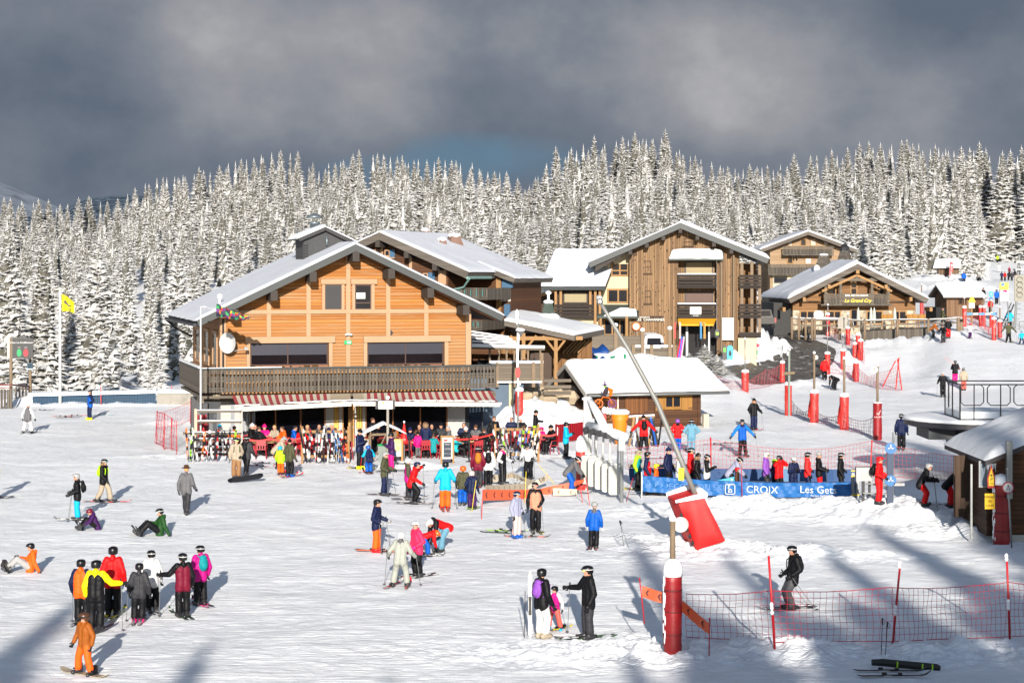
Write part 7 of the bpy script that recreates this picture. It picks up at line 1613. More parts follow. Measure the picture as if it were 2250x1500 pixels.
def mid_yard():
 Yf=148.;t=thing('board_fence','long grey board fence in front of the white van','fence',P(1290,790,Yf));o=t.location;m=MB()
 for (a,c,y0,y1)in ((1288,1352,735,782),(1352,1412,738,775),(1418,1482,765,778)):
  p,q=P(a,y0,Yf)-o,P(c,y1,Yf)-o;m.box(p.x,0,q.z-1.2,q.x,.08,p.z)
 m.build('board_panel',W_GREYH,t);m=MB()
 for px,yt in ((1353,718),(1412,728),(1472,724),(1432,758),(1482,758),(1392,758)):p=P(px,yt,Yf-.3)-o;m.box(p.x-.13,-.3,p.z-3.2,p.x+.13,-.05,p.z)
 m.build('post',W_POST,t);m=MB()
 for px,yt in ((1353,716),(1412,727),(1472,723)):p=P(px,yt,Yf-.3)-o;m.ell((p.x,-.17,p.z+.08),(.2,.18,.16),8)
 p,q=P(1395,760,Yf)-o,P(1482,764,Yf)-o;m.box(p.x,-.05,p.z-.1,q.x,.12,p.z+.08);m.build('post_snow',SNOW,t,True)
 v=thing('white_van','white van seen from behind above the board fence','van',P(1437,792,153));s=153/F;w=22*s;m=MB()
 m.prism([(-w,.35),(w,.35),(w*1.02,1.1),(w*.9,1.9),(w*.75,2.02),(-w*.75,2.02),(-w*.9,1.9),(-w*1.02,1.1)],0,4.2);m.build('body',M((.46,.46,.45),.4),v);m=MB();m.prism([(-w*.72,1.2),(w*.72,1.2),(w*.66,1.8),(-w*.66,1.8)],-.03,-.004);m.build('rear_window',GLASS,v)
 m=MB();m.box(-w*.95,-.05,.35,w*.95,.1,.55);m.build('bumper',DKMET,v);m=MB();m.box(-w*.98,-.04,1.0,-w*.86,-.005,1.35);m.build('tail_light',M((.4,.02,.02),.4),v);m=MB();m.box(w*.86,-.04,1.0,w*.98,-.005,1.35);m.build('tail_light',M((.4,.02,.02),.4),v)
 for y in (.8,3.3):
  m=MB();m.tube((-w*1.0,y,.33),(-w*.8,y,.33),.33,n=16);m.tube((w*.8,y,.33),(w*1.0,y,.33),.33,n=16);m.build('wheel',DKMET,v)
 slab('roof_snow',(-w*.7,.05,2.02),(w*.7,.05,2.02),(w*.7,4,2.02),(-w*.7,4,2.02),.1,v,nx=12,ny=12)
 v=thing('black_pickup','black pickup truck seen from behind beside the restaurant wall','pickup',P(1682,722,178));m=MB();w=.95
 m.box(-w,0,.45,w,4.6,1.05);m.prism([(-w*.9,1.05),(w*.9,1.05),(w*.72,1.75),(-w*.72,1.75)],1.2,3.0);m.build('body',M((.006,.006,.008),.3),v);m=MB();m.prism([(-w*.7,1.15),(w*.7,1.15),(w*.62,1.65),(-w*.62,1.65)],1.16,1.19);m.build('rear_window',GLASS,v)
 for sx in (-1,1):m=MB();m.box(sx*w*.98-.06,-.04,.6,sx*w*.98+.06,-.003,1.0);m.build('tail_light',M((.35,.01,.01),.4),v)
 m=MB()
 for y in (.8,3.6):m.tube((-w,y,.36),(-w*.75,y,.36),.36,n=16);m.tube((w*.75,y,.36),(w,y,.36),.36,n=16)
 m.build('wheel',DKMET,v)
 def heap(px,py,Y,rx,ry,h,mat,lab,nm='tarpaulin',sd=0,snowm=None):
  n=26;g=P(px,py,Y);t=thing(nm,lab,'tarpaulin',g);G=np.zeros((n,n,3))
  for j in range(n):
   for i in range(n):
    u=i/(n-1)*2-1;v=j/(n-1)*2-1;e=max(abs(u),abs(v))**3;z=h*(1-e)*(1+.35*float(fbm(np.array(u*2+sd),np.array(v*2),3,3)))*(.75+.25*math.cos(u*5+sd))+.05*float(fbm(np.array(u*9),np.array(v*9),3,2));G[j,i]=(u*rx,v*ry,max(z,-.3 if e>.98 else z)if e<.98 else -.6)
  gridmesh('cover',G,mat,t)
  if snowm:
   G2_=G.copy();
   for j in range(n):
    for i in range(n):G2_[j,i,2]+=.09 if float(fbm(np.array(i*.35),np.array(j*.35),9+sd,2))>snowm else -.12
   gridmesh('cover_snow',G2_,SNOW,t)
 BT=M((.008,.05,.19),.45,var=.35,scale=2,bmp=.5,bs=4,name='blue_tarp');GT=M((.01,.16,.08),.5,var=.2,bmp=.4,bs=4,name='green_tarp')
 heap(1292,794,124,1.3,1.2,.95,BT,'creased blue tarpaulin over a heap beside the timber shelter',sd=1);heap(1308,774,130,1.0,1.0,.6,BT,'smaller blue tarpaulin heap behind the first one',sd=3)
 heap(1350,792,124,1.75,1.0,.75,GT,'green tarpaulin heap mostly under snow',sd=5,snowm=.03);heap(1420,792,124,2.0,.8,.35,M((.05,.05,.05),.7),'low dark cover almost buried in snow behind the ski hut',sd=7,snowm=-.2)
 t=thing('pallet_edging','low dark timber edging behind the ski hut roof','edging',P(1290,797,119));m=MB();q=P(1480,797,119)-P(1290,797,119);m.box(0,0,0,q.x,.1,.12);m.box(q.x*.55,-.05,.12,q.x*.98,0,.26);m.build('plank',W_DKTIM,t)
 spruce(P(1548,800,136).x,136,2.1,2.6,label='small bushy fir thick with snow in front of the shop awning',small=True,z=HC-205*140/F-.2)
 spruce(P(1515,806,135).x,135,1.5,3.2,label='low snowy bush left of the small shop fir',small=True,z=HC-208*138/F-.2);spruce(P(1575,806,135).x,135,1.4,3.2,label='low snowy bush right of the small shop fir',small=True,z=HC-208*138/F-.2)
 m=MB();g=ground(1604,792);t=thing('sledge','upright light blue plastic sledge right of the shop','sledge',g+Vector((0,0,.1)));m.prism([(-.22,0),(.22,0),(.26,.5),(.24,1.0),(.12,1.15),(-.12,1.15),(-.24,1.0),(-.26,.5)],-.05,.05);m.build('shell',M((.01,.28,.45),.4),t);m=MB();m.ell((0,-.06,.5),(.12,.03,.25),10);m.build('seat_recess',DKMET,t)
 g=ground(1592,792);t=thing('sledge','dark sledge with green trim beside the light blue one','sledge',g+Vector((0,0,.1)));m=MB();m.prism([(-.16,0),(.16,0),(.18,1.0),(0,1.2),(-.18,1.0)],-.05,.05);m.build('shell',M((.02,.02,.02),.4),t);m=MB();m.box(-.1,-.07,.6,.1,-.051,.95);m.build('green_trim',M((.08,.35,.03),.5),t)
 g=ground(1655,789);t=thing('glove_stand','stand hung with red, orange and green bibs on the snow heap','stand',g);m=MB();m.tube((0,0,0),(-.25,0,1.55),.03);m.tube((.35,0,0),(-.2,0,1.5),.03);m.tube((-.1,.4,0),(-.2,0,1.5),.03);m.build('frame',DKMET,t)
 for (x,z,w,h,c,nm)in ((-.3,.35,.38,.55,(.55,.12,.01),'orange_bib'),(.0,.25,.3,.7,(.45,.01,.015),'red_bib'),(.22,.35,.14,.5,(.02,.25,.1),'green_bib'),(-.25,1.05,.8,.28,(.40,.01,.05),'pink_bib')):m=MB();m.prism([(x,z),(x+w*.8,z-.05),(x+w,z+h*.6),(x+w*.7,z+h),(x+.05,z+h*.9),(x-.05,z+h*.4)],-.22,-.12);m.build(nm,M(c,.6),t)
 g=P(1496,790,141);t=thing('snowboard_stand','colourful boards standing at the left of the shop door','stand',g);
 for i,(c,x)in enumerate((((.45,.02,.04),0),((.05,.1,.4),.18),((.5,.03,.25),.36),((.35,.35,.35),.5))):m=MB();m.path([(x*.6-.3,0,0),(x*.5,.1,1.5+.2*(i%2))],.07,6);m.build('board',M(c,.5),t)
 for i,(px,py,c,l)in enumerate(((1483,722,(.40,.02,.02),'red skis standing left of the shop window'),(1494,724,(.35,.30,.28),'pale skis standing left of the shop window'),(1540,720,(.02,.18,.35),'blue skis inside the shop front'),(1548,722,(.40,.20,.02),'orange skis inside the shop front'))):
  t=thing('display_skis',l,'skis',P(px,752,157.5));m=MB();m.box(-.07,0,.3,-.01,.05,1.7);m.box(.02,0,.3,.08,.05,1.65);m.build('ski_pair',M(c,.5),t)
 g=P(1576,733,157.8);t=thing('display_snowboard','black snowboard with lime graphics on the plank wall by the shop','snowboard',g);m=MB();m.ell((0,0,0),(.24,.03,.42),14);m.build('deck',DKMET,t);m=MB();m.box(-.12,-.05,-.1,.12,-.031,.12);m.build('graphic',M((.25,.5,.03),.5),t)
 rk=M((.30,.24,.17),.9,var=.45,scale=2.5,bmp=.7,bs=5,name='bank_rock')
 for i,(px,py,a)in enumerate(((1158,852,.55),(1216,868,.6),(1238,876,.75),(1228,862,.5),(1172,866,.4),(1248,866,.45),(1205,878,.45),(1190,858,.35),(1155,872,.4))):
  g=ground(px,py);m=MB();rnd=random.Random(i);m.ell((0,0,0),(a*1.3,a*.8,a*.65),9);m.v=[tuple(c*(1+rnd.uniform(-.18,.18))for c in v)for v in m.v];o=m.build('boulder',rk);o.location=g+Vector((0,.1,a*.1))
  T(o,['tan boulder under the board fence end','broad tan boulder left of the ski hut porch','largest tan boulder beside the ski hut porch','boulder wedged above the largest one','small boulder low under the board fence','boulder touching the hut porch roof edge','flat boulder at the foot of the snowbank','small boulder high in the snowbank','lowest small boulder right of the chalet terrace'][i],'boulder')
 g=ground(1362,975);t=thing('orange_hopper','large orange funnel sack with snow on its rim in front of the ski hut','hopper',g);s=g.y/F;m=MB();m.lathe([(10*s,0),(12*s,8*s),(17*s,50*s),(20*s,68*s)],(0,0,0),14,wob=.03);m.build('sack',M((.62,.17,.012),.55,var=.1),t,True);m=MB();m.lathe([(21*s,66*s),(22*s,71*s),(15*s,76*s),(2*s,76*s)],(0,0,0),14,wob=.05);m.build('sack_snow',SNOW,t,True)
 t=thing('snow_roll','snow-covered roll lying behind the orange funnel sack','roll',P(1340,905,101));m=MB();
 for k in range(5):m.ell((-.3+k*.17,0,.1-k*.03),(.14,.2,.2),8)
 m.build('roll',SNOW,t,True);m=MB();m.box(-.45,-.1,-.5,-.2,.1,-.1);m.build('red_end',M((.4,.02,.02),.5),t)
 g=P(1138,905,97);g.z=zt(g.x,g.y);t=thing('street_lamp','slender lamp post crusted with snow between chalet and timber shelter','street lamp',g);h=HC-(707-YH)*97/F-g.z;m=MB();m.tube((0,0,-.1),(0,0,h),.05,.04);m.build('post',METAL,t);m=MB();m.path([(0,0,h),(-.12,0,h+.2),(-.05,0,h+.5),(.05,0,h+.2)],.05,6);m.lathe([(.04,h-.75),(.2,h-.5),(.22,h-.45)],(.12,0,0),10);m.build('lamp_head',METAL,t);m=MB();m.lathe([(.24,h-.45),(.24,h-.38),(.1,h-.32)],(.12,0,0),10);m.ell((-.05,0,h+.25),(.1,.08,.4),8);m.path([(0.02,-.03,h*.4),(-.03,-.04,h*.7),(.03,-.03,h*.95)],[.04,.07,.08],6);m.build('lamp_snow',SNOW,t,True)
 g=ground(1138,902);m=MB();h2=.5;t=thing('red_road_sign','small red and white round sign low on the lamp post','sign',P(1138,818,96.8));m.prism([(.12*math.cos(k*.5),.28*math.sin(k*.5))for k in range(13)],0,.03);m.build('disc',M((.42,.02,.02),.5),t)
 for (px,py,yt,l)in ((1732,868,768,'grey steel sign post with a short barrel across it beside the road'),):
  g=ground(px,912);Y=g.y-.2;t=thing('sign_post',l,'post',g+Vector((0,-.35,0)));s=Y/F;m=MB();m.box(-.06,-.06,0,.06,.06,(912-768)*s);m.build('post',M((.15,.17,.15),.7),t);m=MB();m.tube((-.35,-.1,(912-820)*s),(.32,-.1,(912-818)*s),.1);m.build('cross_barrel',W_POST,t)
  m=MB();m.box(-.14,-.1,(912-780)*s,-.05,.05,(912-772)*s);m.ell((0,0,(912-766)*s),(.12,.12,.1),8);m.build('post_snow',SNOW,t,True)
 g=P(1331,890,104);t=thing('garden_windmill','orange and purple wind toy shaped like a witch riding a bicycle','wind toy',g);OR_=M((.55,.12,.01),.5);PU=M((.10,.01,.14),.5)
 for x in (-.38,.35):
  m=MB();m.path([(x+.22*math.cos(k*.4488),0,.1+.22*math.sin(k*.4488))for k in range(15)],.03,5);
  for k in range(5):m.tube((x,0,.1),(x+.2*math.cos(k*1.257),0,.1+.2*math.sin(k*1.257)),.012,n=4)
  m.build('wheel',PU if x>0 else OR_,t)
 m=MB();m.path([(-.38,0,.1),(-.15,0,.45),(.2,0,.4),(.35,0,.1)],.03,5);m.build('bike_frame',OR_,t);m=MB();m.path([(-.1,0,.5),(0,0,.75),(.1,0,1.0)],[.1,.14,.08],8);m.path([(.05,0,.7),(-.3,0,.6)],.05,5);m.build('witch_body',M((.03,.02,.03),.6),t);m=MB();m.path([(.0,.03,1.0),(.3,.03,.8),(.25,.03,.5)],[.04,.15,.1],6);m.build('cape',OR_,t);m=MB();m.lathe([(.22,1.1),(.05,1.14),(.01,1.4)],(-.05,0,0),10);m.build('hat',PU,t);m=MB();m.ell((-.05,0,1.04),(.08,.08,.09),8);m.build('head',M((.15,.35,.05),.6),t)
 m=MB();m.tube((-.15,.1,-.6),(-.1,.1,.1),.03);m.build('stake',DKMET,t)
mid_yard()
#  people
def seglist(J):
 """joints -> (region, p0, p1, r0, r1)"""
 S=[];V_=Vector;hip=V_(J['hip']);ch=V_(J['chest']);hd=V_(J['head'])
 up=(ch-hip).normalized();sx=V_(J.get('side',(1,0,0)))
 for s,k in ((1,'L'),(-1,'R')):
  a,kn,el,wr=V_(J['ank'+k]),V_(J['kn'+k]),V_(J['el'+k]),V_(J['wr'+k]);fd=V_(J['ft'+k]).normalized()
  S.append(('boot',a+V_((0,0,-.045))-fd*.07,a+V_((0,0,-.055))+fd*.17,.078,.066));S.append(('boot',a,a+(kn-a)*.34,.084,.100))
  S.append(('leg',a+(kn-a)*.22,kn,.108,.104));h=hip+sx*(s*.085);S.append(('leg',kn,h,.104,.132))
  sh=ch+sx*(s*.165)+up*.10
  S.append(('sleeve',sh,el,.098,.082));S.append(('sleeve',el,wr,.082,.066))
  S.append(('torso',hip+sx*(s*.07)-up*.03,hip+sx*(s*.075)+(ch-hip)*.5,.150,.134));S.append(('torso',hip+sx*(s*.075)+(ch-hip)*.5,ch+sx*(s*.075),.134,.138))
  S.append(('yoke',ch+up*.03,sh-up*.01,.115,.094));S.append(('torso',hip+sx*(s*.085)-up*.01,hip+sx*(s*.10)-up*.10,.142,.138));S.append(('torso',ch+sx*(s*.10)-up*.02,hip+sx*(s*.09)+up*.12,.125,.125))
 bk=up.cross(sx).normalized()*-1;bk=bk if bk.y>0 else -bk;S.append(('yoke',ch+up*.13+bk*.07,ch+up*.19+bk*.08,.075,.06));nk=ch+up*.14;S.append(('yoke',nk,nk+(hd-nk)*.35,.082,.062));S.append(('neck',nk,hd-(hd-nk)*.3,.052,.050))
 S.append(('head',hd-(hd-ch).normalized()*.04,hd+(hd-ch).normalized()*.045,.082,.090))
 return S
FACE={}
def make_pose(name,J,voxel=.017):
 S=seglist(J);b=MB();hd=Vector(J['head']);yaw=R(J.get('hyaw',0));pit=R(J.get('hpitch',0))
 for (_,p,q,r0,r1)in S:
  n=10;d=q-p;k=4;b.path([p+d*(i/k)for i in range(k+1)],[r0+(r1-r0)*i/k for i in range(k+1)],n);b.ell(p,(r0,)*3,n);b.ell(q,(r1,)*3,n)
 hm=Matrix.Rotation(yaw,3,'Z')@Matrix.Rotation(pit,3,'X')
 b.ell(hd+hm@Vector((0,-.095,-.015)),(.014,.024,.022),8);b.ell(hd+hm@Vector((0,-.055,-.085)),(.045,.045,.035),8);b.ell(hd+hm@Vector((.085,.0,-.01)),(.016,.02,.03),8);b.ell(hd+hm@Vector((-.085,.0,-.01)),(.016,.02,.03),8)
 tmp=b.build('tmp',BARK);m=tmp.modifiers.new('r','REMESH');m.mode='VOXEL';m.voxel_size=voxel;m.use_smooth_shade=True
 s=tmp.modifiers.new('s','SMOOTH');s.iterations=3;s.factor=.5
 dg=bpy.context.evaluated_depsgraph_get();dg.update();me=bpy.data.meshes.new_from_object(tmp.evaluated_get(dg));bpy.data.objects.remove(tmp)
 me.name='body_'+name;n=len(me.polygons);c=np.empty(n*3);me.polygons.foreach_get('center',c);c=c.reshape(-1,3)
 best=np.full(n,1e9);reg=np.zeros(n,int);RG={'head':0,'neck':0,'torso':1,'leg':2,'boot':3,'yoke':4,'sleeve':5}
 for (rg,p,q,r0,r1)in S:
  p_=np.array(p);d=np.array(q)-p_;t=np.clip(((c-p_)@d)/(d@d),0,1);dist=np.linalg.norm(c-(p_+t[:,None]*d),axis=1)-(r0+(r1-r0)*t)
  if rg=='neck':dist+=.012
  k=dist<best;best[k]=dist[k];reg[k]=RG[rg]
 hmi=np.array(hm.inverted());lc=(c-np.array(hd))@hmi.T
 for ex in (-.034,.034):reg[(reg==0)&(np.linalg.norm(lc-np.array((ex,-.088,.018)),axis=1)<.019)]=6
 reg[(reg==0)&(np.linalg.norm((lc-np.array((0,-.09,-.058)))*np.array((.6,1,1.6)),axis=1)<.018)]=6
 nv=len(me.vertices);co=np.empty(nv*3);no=np.empty(nv*3);me.vertices.foreach_get('co',co);me.vertices.foreach_get('normal',no);co=co.reshape(-1,3);no=no.reshape(-1,3)
 far=np.clip((np.linalg.norm(co-np.array(hd),axis=1)-.16)/.06,0,1);q=fbm(co[:,0]*7+co[:,1]*5,co[:,2]*15+co[:,1]*3,5,3);q2=fbm(co[:,0]*4-co[:,1]*6+9,co[:,2]*6,8,2)
 co+=no*((.009*q-.004*np.abs(q2)+.002)*far)[:,None];me.vertices.foreach_set('co',co.reshape(-1))
 for i in range(7):me.materials.append(BARK)
 me.polygons.foreach_set('material_index',reg.astype(np.int32));me.polygons.foreach_set('use_smooth',[True]*n);me.update();return me
def base(**k):
 J=dict(hip=(0,0,.92),chest=(0,-.01,1.33),head=(0,-.03,1.635),ankL=(.11,0,.12),ankR=(-.11,0,.12),knL=(.115,-.035,.51),knR=(-.115,-.035,.51),elL=(.285,.03,1.13),elR=(-.285,.03,1.13),wrL=(.30,-.10,.89),wrR=(-.30,-.10,.89),ftL=(.12,-1,0),ftR=(-.12,-1,0))
 J.update(k);return J
POSES=dict(stand=base(),stand2=base(elL=(.30,.06,1.14),wrL=(.20,-.14,1.02),hyaw=25,knR=(-.13,-.07,.51),hip=(.02,0,.92)),poles=base(elL=(.33,.02,1.15),wrL=(.37,-.24,1.05),elR=(-.33,.02,1.15),wrR=(-.37,-.24,1.05),tips=1),lean=base(hip=(0,.12,.86),chest=(0,-.08,1.22),head=(0,-.22,1.47),knL=(.12,-.12,.50),knR=(-.12,-.12,.50),elL=(.34,-.10,1.03),wrL=(.33,-.38,1.0),elR=(-.34,-.10,1.03),wrR=(-.33,-.38,1.0),hpitch=12,tips=1),ski=base(hip=(0,.03,.86),chest=(0,.05,1.28),head=(0,-.02,1.58),knL=(.10,-.16,.48),knR=(-.10,-.16,.48),ankL=(.10,-.0,.12),ankR=(-.10,-.0,.12),elL=(.30,.12,1.10),wrL=(.27,-.10,.95),elR=(-.30,.12,1.10),wrR=(-.27,-.10,.95),tips=2),walk=base(ankL=(.10,-.26,.12),knL=(.10,-.20,.52),ankR=(-.10,.26,.15),knR=(-.10,.06,.50),wrL=(.28,.10,.90),wrR=(-.28,-.24,.95),elL=(.27,.12,1.14),elR=(-.27,-.04,1.12)),wide=base(ankL=(.27,0,.12),ankR=(-.27,0,.12),knL=(.20,-.06,.50),knR=(-.20,-.06,.50),hip=(0,0,.88),chest=(0,-.02,1.29),head=(0,-.04,1.59),elL=(.33,.02,1.12),wrL=(.38,-.08,.90),elR=(-.33,.02,1.12),wrR=(-.38,-.08,.90),hyaw=-35,ftL=(.3,-1,0),ftR=(-.3,-1,0)),widepoles=base(ankL=(.24,0,.12),ankR=(-.24,0,.12),knL=(.18,-.08,.50),knR=(-.18,-.08,.50),hip=(0,.02,.88),chest=(0,-.06,1.27),head=(0,-.12,1.56),elL=(.36,.0,1.10),wrL=(.46,-.20,.94),elR=(-.36,.0,1.10),wrR=(-.46,-.20,.94),tips=1),phone=base(wrL=(.07,-.27,1.20),wrR=(-.07,-.27,1.20),elL=(.27,-.06,1.10),elR=(-.27,-.06,1.10),hpitch=22),face=base(wrL=(.09,-.16,1.56),wrR=(-.09,-.16,1.56),elL=(.34,-.16,1.36),elR=(-.34,-.16,1.36)),hips=base(wrL=(.19,-.05,1.03),wrR=(-.19,-.05,1.03),elL=(.42,.06,1.17),elR=(-.42,.06,1.17)),reach=base(elL=(.38,-.10,1.20),wrL=(.56,-.26,1.18),hyaw=15,tips=3),reachup=base(elL=(.40,-.12,1.32),wrL=(.60,-.22,1.42),hip=(0,.08,.88),chest=(.02,-.06,1.27),head=(.03,-.18,1.53),elR=(-.30,-.04,1.08),wrR=(-.18,-.34,.86),knR=(-.13,-.22,.52),tips=3),bend=base(hip=(0,.22,.84),chest=(0,-.16,.98),head=(0,-.42,.96),hpitch=50,elL=(.22,-.28,.72),elR=(-.22,-.28,.72),wrL=(.15,-.36,.46),wrR=(-.15,-.36,.46),knL=(.15,0,.48),knR=(-.15,0,.48)),stoop=base(hip=(0,.15,.88),chest=(0,-.12,1.18),head=(0,-.30,1.36),hpitch=38,elL=(.26,-.28,.98),elR=(-.26,-.28,.98),wrL=(.16,-.44,.80),wrR=(-.16,-.44,.80)),sitsnow=base(hip=(0,.10,.13),chest=(0,.16,.53),head=(0,.08,.83),hpitch=8,knL=(.15,-.34,.46),knR=(-.15,-.36,.44),ankL=(.16,-.66,.14),ankR=(-.16,-.66,.14),elL=(.32,.22,.36),wrL=(.34,.38,.09),elR=(-.28,-.02,.38),wrR=(-.12,-.26,.46),ftL=(.1,-1,.5),ftR=(-.1,-1,.5)),sitfwd=base(hip=(0,.10,.13),chest=(0,-.04,.50),head=(0,-.20,.74),hpitch=30,knL=(.16,-.32,.44),knR=(-.16,-.32,.44),ankL=(.16,-.60,.12),ankR=(-.16,-.60,.12),elL=(.30,-.22,.36),wrL=(.20,-.48,.24),elR=(-.30,-.22,.36),wrR=(-.20,-.48,.24),ftL=(.1,-1,.4),ftR=(-.1,-1,.4)),sit=base(hip=(0,.08,.52),chest=(0,.04,.94),head=(0,-.02,1.24),knL=(.13,-.38,.52),knR=(-.13,-.38,.52),ankL=(.13,-.40,.12),ankR=(-.13,-.40,.12),elL=(.30,-.06,.80),elR=(-.30,-.06,.80),wrL=(.14,-.34,.82),wrR=(-.16,-.34,.82),hyaw=12),sitback=base(hip=(0,.02,.52),chest=(0,.10,.93),head=(0,.08,1.24),knL=(.16,-.44,.50),knR=(-.10,-.44,.50),ankL=(.18,-.56,.12),ankR=(-.10,-.48,.12),elL=(.32,.02,.82),elR=(-.30,-.02,.80),wrL=(.28,-.26,.76),wrR=(-.05,-.26,.80),hyaw=-20),arms=base(ankL=(.18,0,.12),ankR=(-.18,0,.12),elL=(.40,-.02,1.22),wrL=(.58,-.10,1.02),elR=(-.40,-.02,1.22),wrR=(-.58,-.10,1.02),hyaw=-10,tips=1),carry=base(elR=(-.30,-.10,1.14),wrR=(-.20,-.20,1.36),elL=(.30,-.10,1.14),wrL=(.10,-.26,1.05)))
MESHES={k:make_pose(k,J,.022 if k in ('sit','sitback')else .017)for k,J in POSES.items()}
def glove_mesh():
 b=MB();b.ell((0,0,-.045),(.040,.024,.055),10);b.tube((0,0,.02),(0,0,-.02),.040,.034,10)
 for i,(x,l)in enumerate(((-.030,.052),(-.010,.062),(.010,.058),(.029,.046))):
  p=Vector((x,0,-.085));q=p+Vector((x*.15,-.012,-l*.5));w=q+Vector((0,-.030,-l*.35));e=w+Vector((0,-.024,.012));b.path([p,q,w,e],[.0125,.0125,.0115,.010],7)
 b.path([(-.034,-.005,-.03),(-.058,-.022,-.055),(-.052,-.045,-.075)],[.015,.0145,.011],7);return b.mesh('glove',BARK,True)
GLOVE=glove_mesh();
def helm_mesh():
 b=MB();n=18;vs=[];rows=[(.0,.122),(.05,.119),(.088,.104),(.112,.085),(.122,.055),(.124,.02),(.122,-.03),(.110,-.062)]
 for j,(r,z)in enumerate(rows):
  for k in range(n):
   a=6.2832*k/n;x,y=r*math.cos(a),r*1.13*math.sin(a);zz=z
   if y<-.04 and z<.03:zz=max(z,.028)
   vs.append((x,y+.008,zz))
 fs=[(i*n+k,i*n+(k+1)%n,(i+1)*n+(k+1)%n,(i+1)*n+k)for i in range(len(rows)-1)for k in range(n)];b.add(vs,fs)
 b.path([(-.075,-.118,.036),(0,-.142,.040),(.075,-.118,.036)],.012,6);return b.mesh('helmet',BARK,True)
HELM=helm_mesh()
def goggle_mesh():
 b=MB();n=8
 b.path([(.128*math.cos(a),.142*math.sin(a)+.006,.035)for a in [i*.3307-1.571+.5 for i in range(17)]],.011,6,1)
 vs=[]
 for i in range(9):
  a=R(-150+i*15);x=.092*math.cos(a)*1.02;y=.122*math.sin(a);vs+=[(x,y,.034),(x,y-.004,.002),(x*.97,y-.006,-.014)]
 for i in range(8):
  for j in range(2):b.add([vs[i*3+j],vs[i*3+3+j],vs[i*3+4+j],vs[i*3+1+j]],[(0,1,2,3)],0)
 b.path([vs[i*3]for i in range(9)],.007,5,1);b.path([vs[i*3+2]for i in range(9)],.007,5,1);return b.mesh('goggles',[BARK,BARK],True)
GOG=goggle_mesh()
def ell_mesh(nm,parts,tubes=()):
 b=MB()
 for c,r in parts:b.ell(c,r,14)
 for p,r in tubes:b.path(p,r,8)
 return b.mesh(nm,BARK,True)
BEANIE=ell_mesh('beanie',[((0,.01,.055),(.108,.118,.088)),((0,.01,.15),(.03,.03,.03))],[([(.112*math.cos(a*.42),.12*math.sin(a*.42)+.01,.03)for a in range(16)],.016)])
EARS=ell_mesh('eared_beanie',[((0,.01,.055),(.112,.122,.09)),((.075,.01,.14),(.03,.02,.05)),((-.075,.01,.14),(.03,.02,.05))],[([(.112*math.cos(a*.42),.12*math.sin(a*.42)+.01,.03)for a in range(16)],.016)])
HAIR=ell_mesh('hair',[((0,.022,.03),(.098,.104,.10)),((0,.075,-.08),(.075,.05,.12))]);SHORT=ell_mesh('hair',[((0,.016,.036),(.094,.102,.086))])
FUR=ell_mesh('fur_hood',[((.11*math.cos(a*.55),.02+.03*math.sin(a),-.03+.13*math.sin(a*.55)),(.045,.05,.045))for a in range(12)]+[((0,.10,-.06),(.10,.06,.12))])
HATM=MB();HATM.lathe([(.17,.055),(.175,.065),(.10,.075),(.095,.15),(.05,.165),(.01,.16)],(0,.01,0),16);HATM=HATM.mesh('hat',BARK,True)
PACK=MB();
for c,r in (((0,.19,-.02),(.15,.09,.22)),((0,.26,-.06),(.11,.05,.13)),((0,.17,.16),(.12,.07,.08))):PACK.ell(c,r,12)
for s in (-1,1):PACK.path([(s*.10,.13,.18),(s*.12,.02,.22),(s*.12,-.13,.10),(s*.13,-.12,-.10),(s*.13,.10,-.20)],.018,6)
PACK=PACK.mesh('backpack',BARK,True)
def ski_mesh(L_=1.62,w=.045):
 b=MB();n=14;vs=[]
 for i in range(n+1):
  u=i/n;y=L_*.46-L_*u;ww=w*(1.0+.22*abs(2*u-1)**2)if 0<i<n else w*.35;z=.012+(.10*((u-.88)/.12)**1.6 if u>.88 else 0)+(.02*((.04-u)/.04)if u<.04 else 0)
  vs+=[(-ww,y,z),(ww,y,z),(ww,y,z+.014),(-ww,y,z+.014)]
 fs=[];
 for i in range(n):
  for k in range(4):fs.append((i*4+k,i*4+(k+1)%4,(i+1)*4+(k+1)%4,(i+1)*4+k))
 fs+=[(0,1,2,3),(n*4+3,n*4+2,n*4+1,n*4)];b.add(vs,fs);me=b.mesh('ski',BARK)
 k=MB();k.box(-.035,.10,.026,.035,.20,.085);k.box(-.035,-.24,.026,.035,-.16,.075);k.box(-.03,-.16,.026,.03,.10,.04);return me,k.mesh('binding',BARK)
SKI,BIND=ski_mesh();SKIC,BINDC=ski_mesh(1.15,.04)
def board_mesh():
 b=MB();n=16;vs=[]
 for i in range(n+1):
  u=i/n;x=.74-1.48*u;w=.13*(1-.12*math.sin(u*math.pi))*(1 if 1<i<n-1 else (.80 if i in (1,n-1)else .35));z=.012+.07*max(0,abs(2*u-1)-.8)/.2*1.0
  vs+=[(x,-w,z),(x,w,z),(x,w,z+.016),(x,-w,z+.016)]
 fs=[]
 for i in range(n):
  for k in range(4):fs.append((i*4+k,i*4+(k+1)%4,(i+1)*4+(k+1)%4,(i+1)*4+k))
 fs+=[(0,1,2,3),(n*4+3,n*4+2,n*4+1,n*4)];b.add(vs,fs);me=b.mesh('snowboard',BARK);k=MB()
 for s in (-1,1):k.box(s*.24-.06,-.12,.028,s*.24+.06,.12,.045);k.box(s*.24-.05,.08,.045,s*.24+.05,.12,.22);k.box(s*.24-.07,-.06,.10,s*.24+.07,.05,.13)
 return me,k.mesh('bindings',BARK)
BOARD,BBIND=board_mesh()
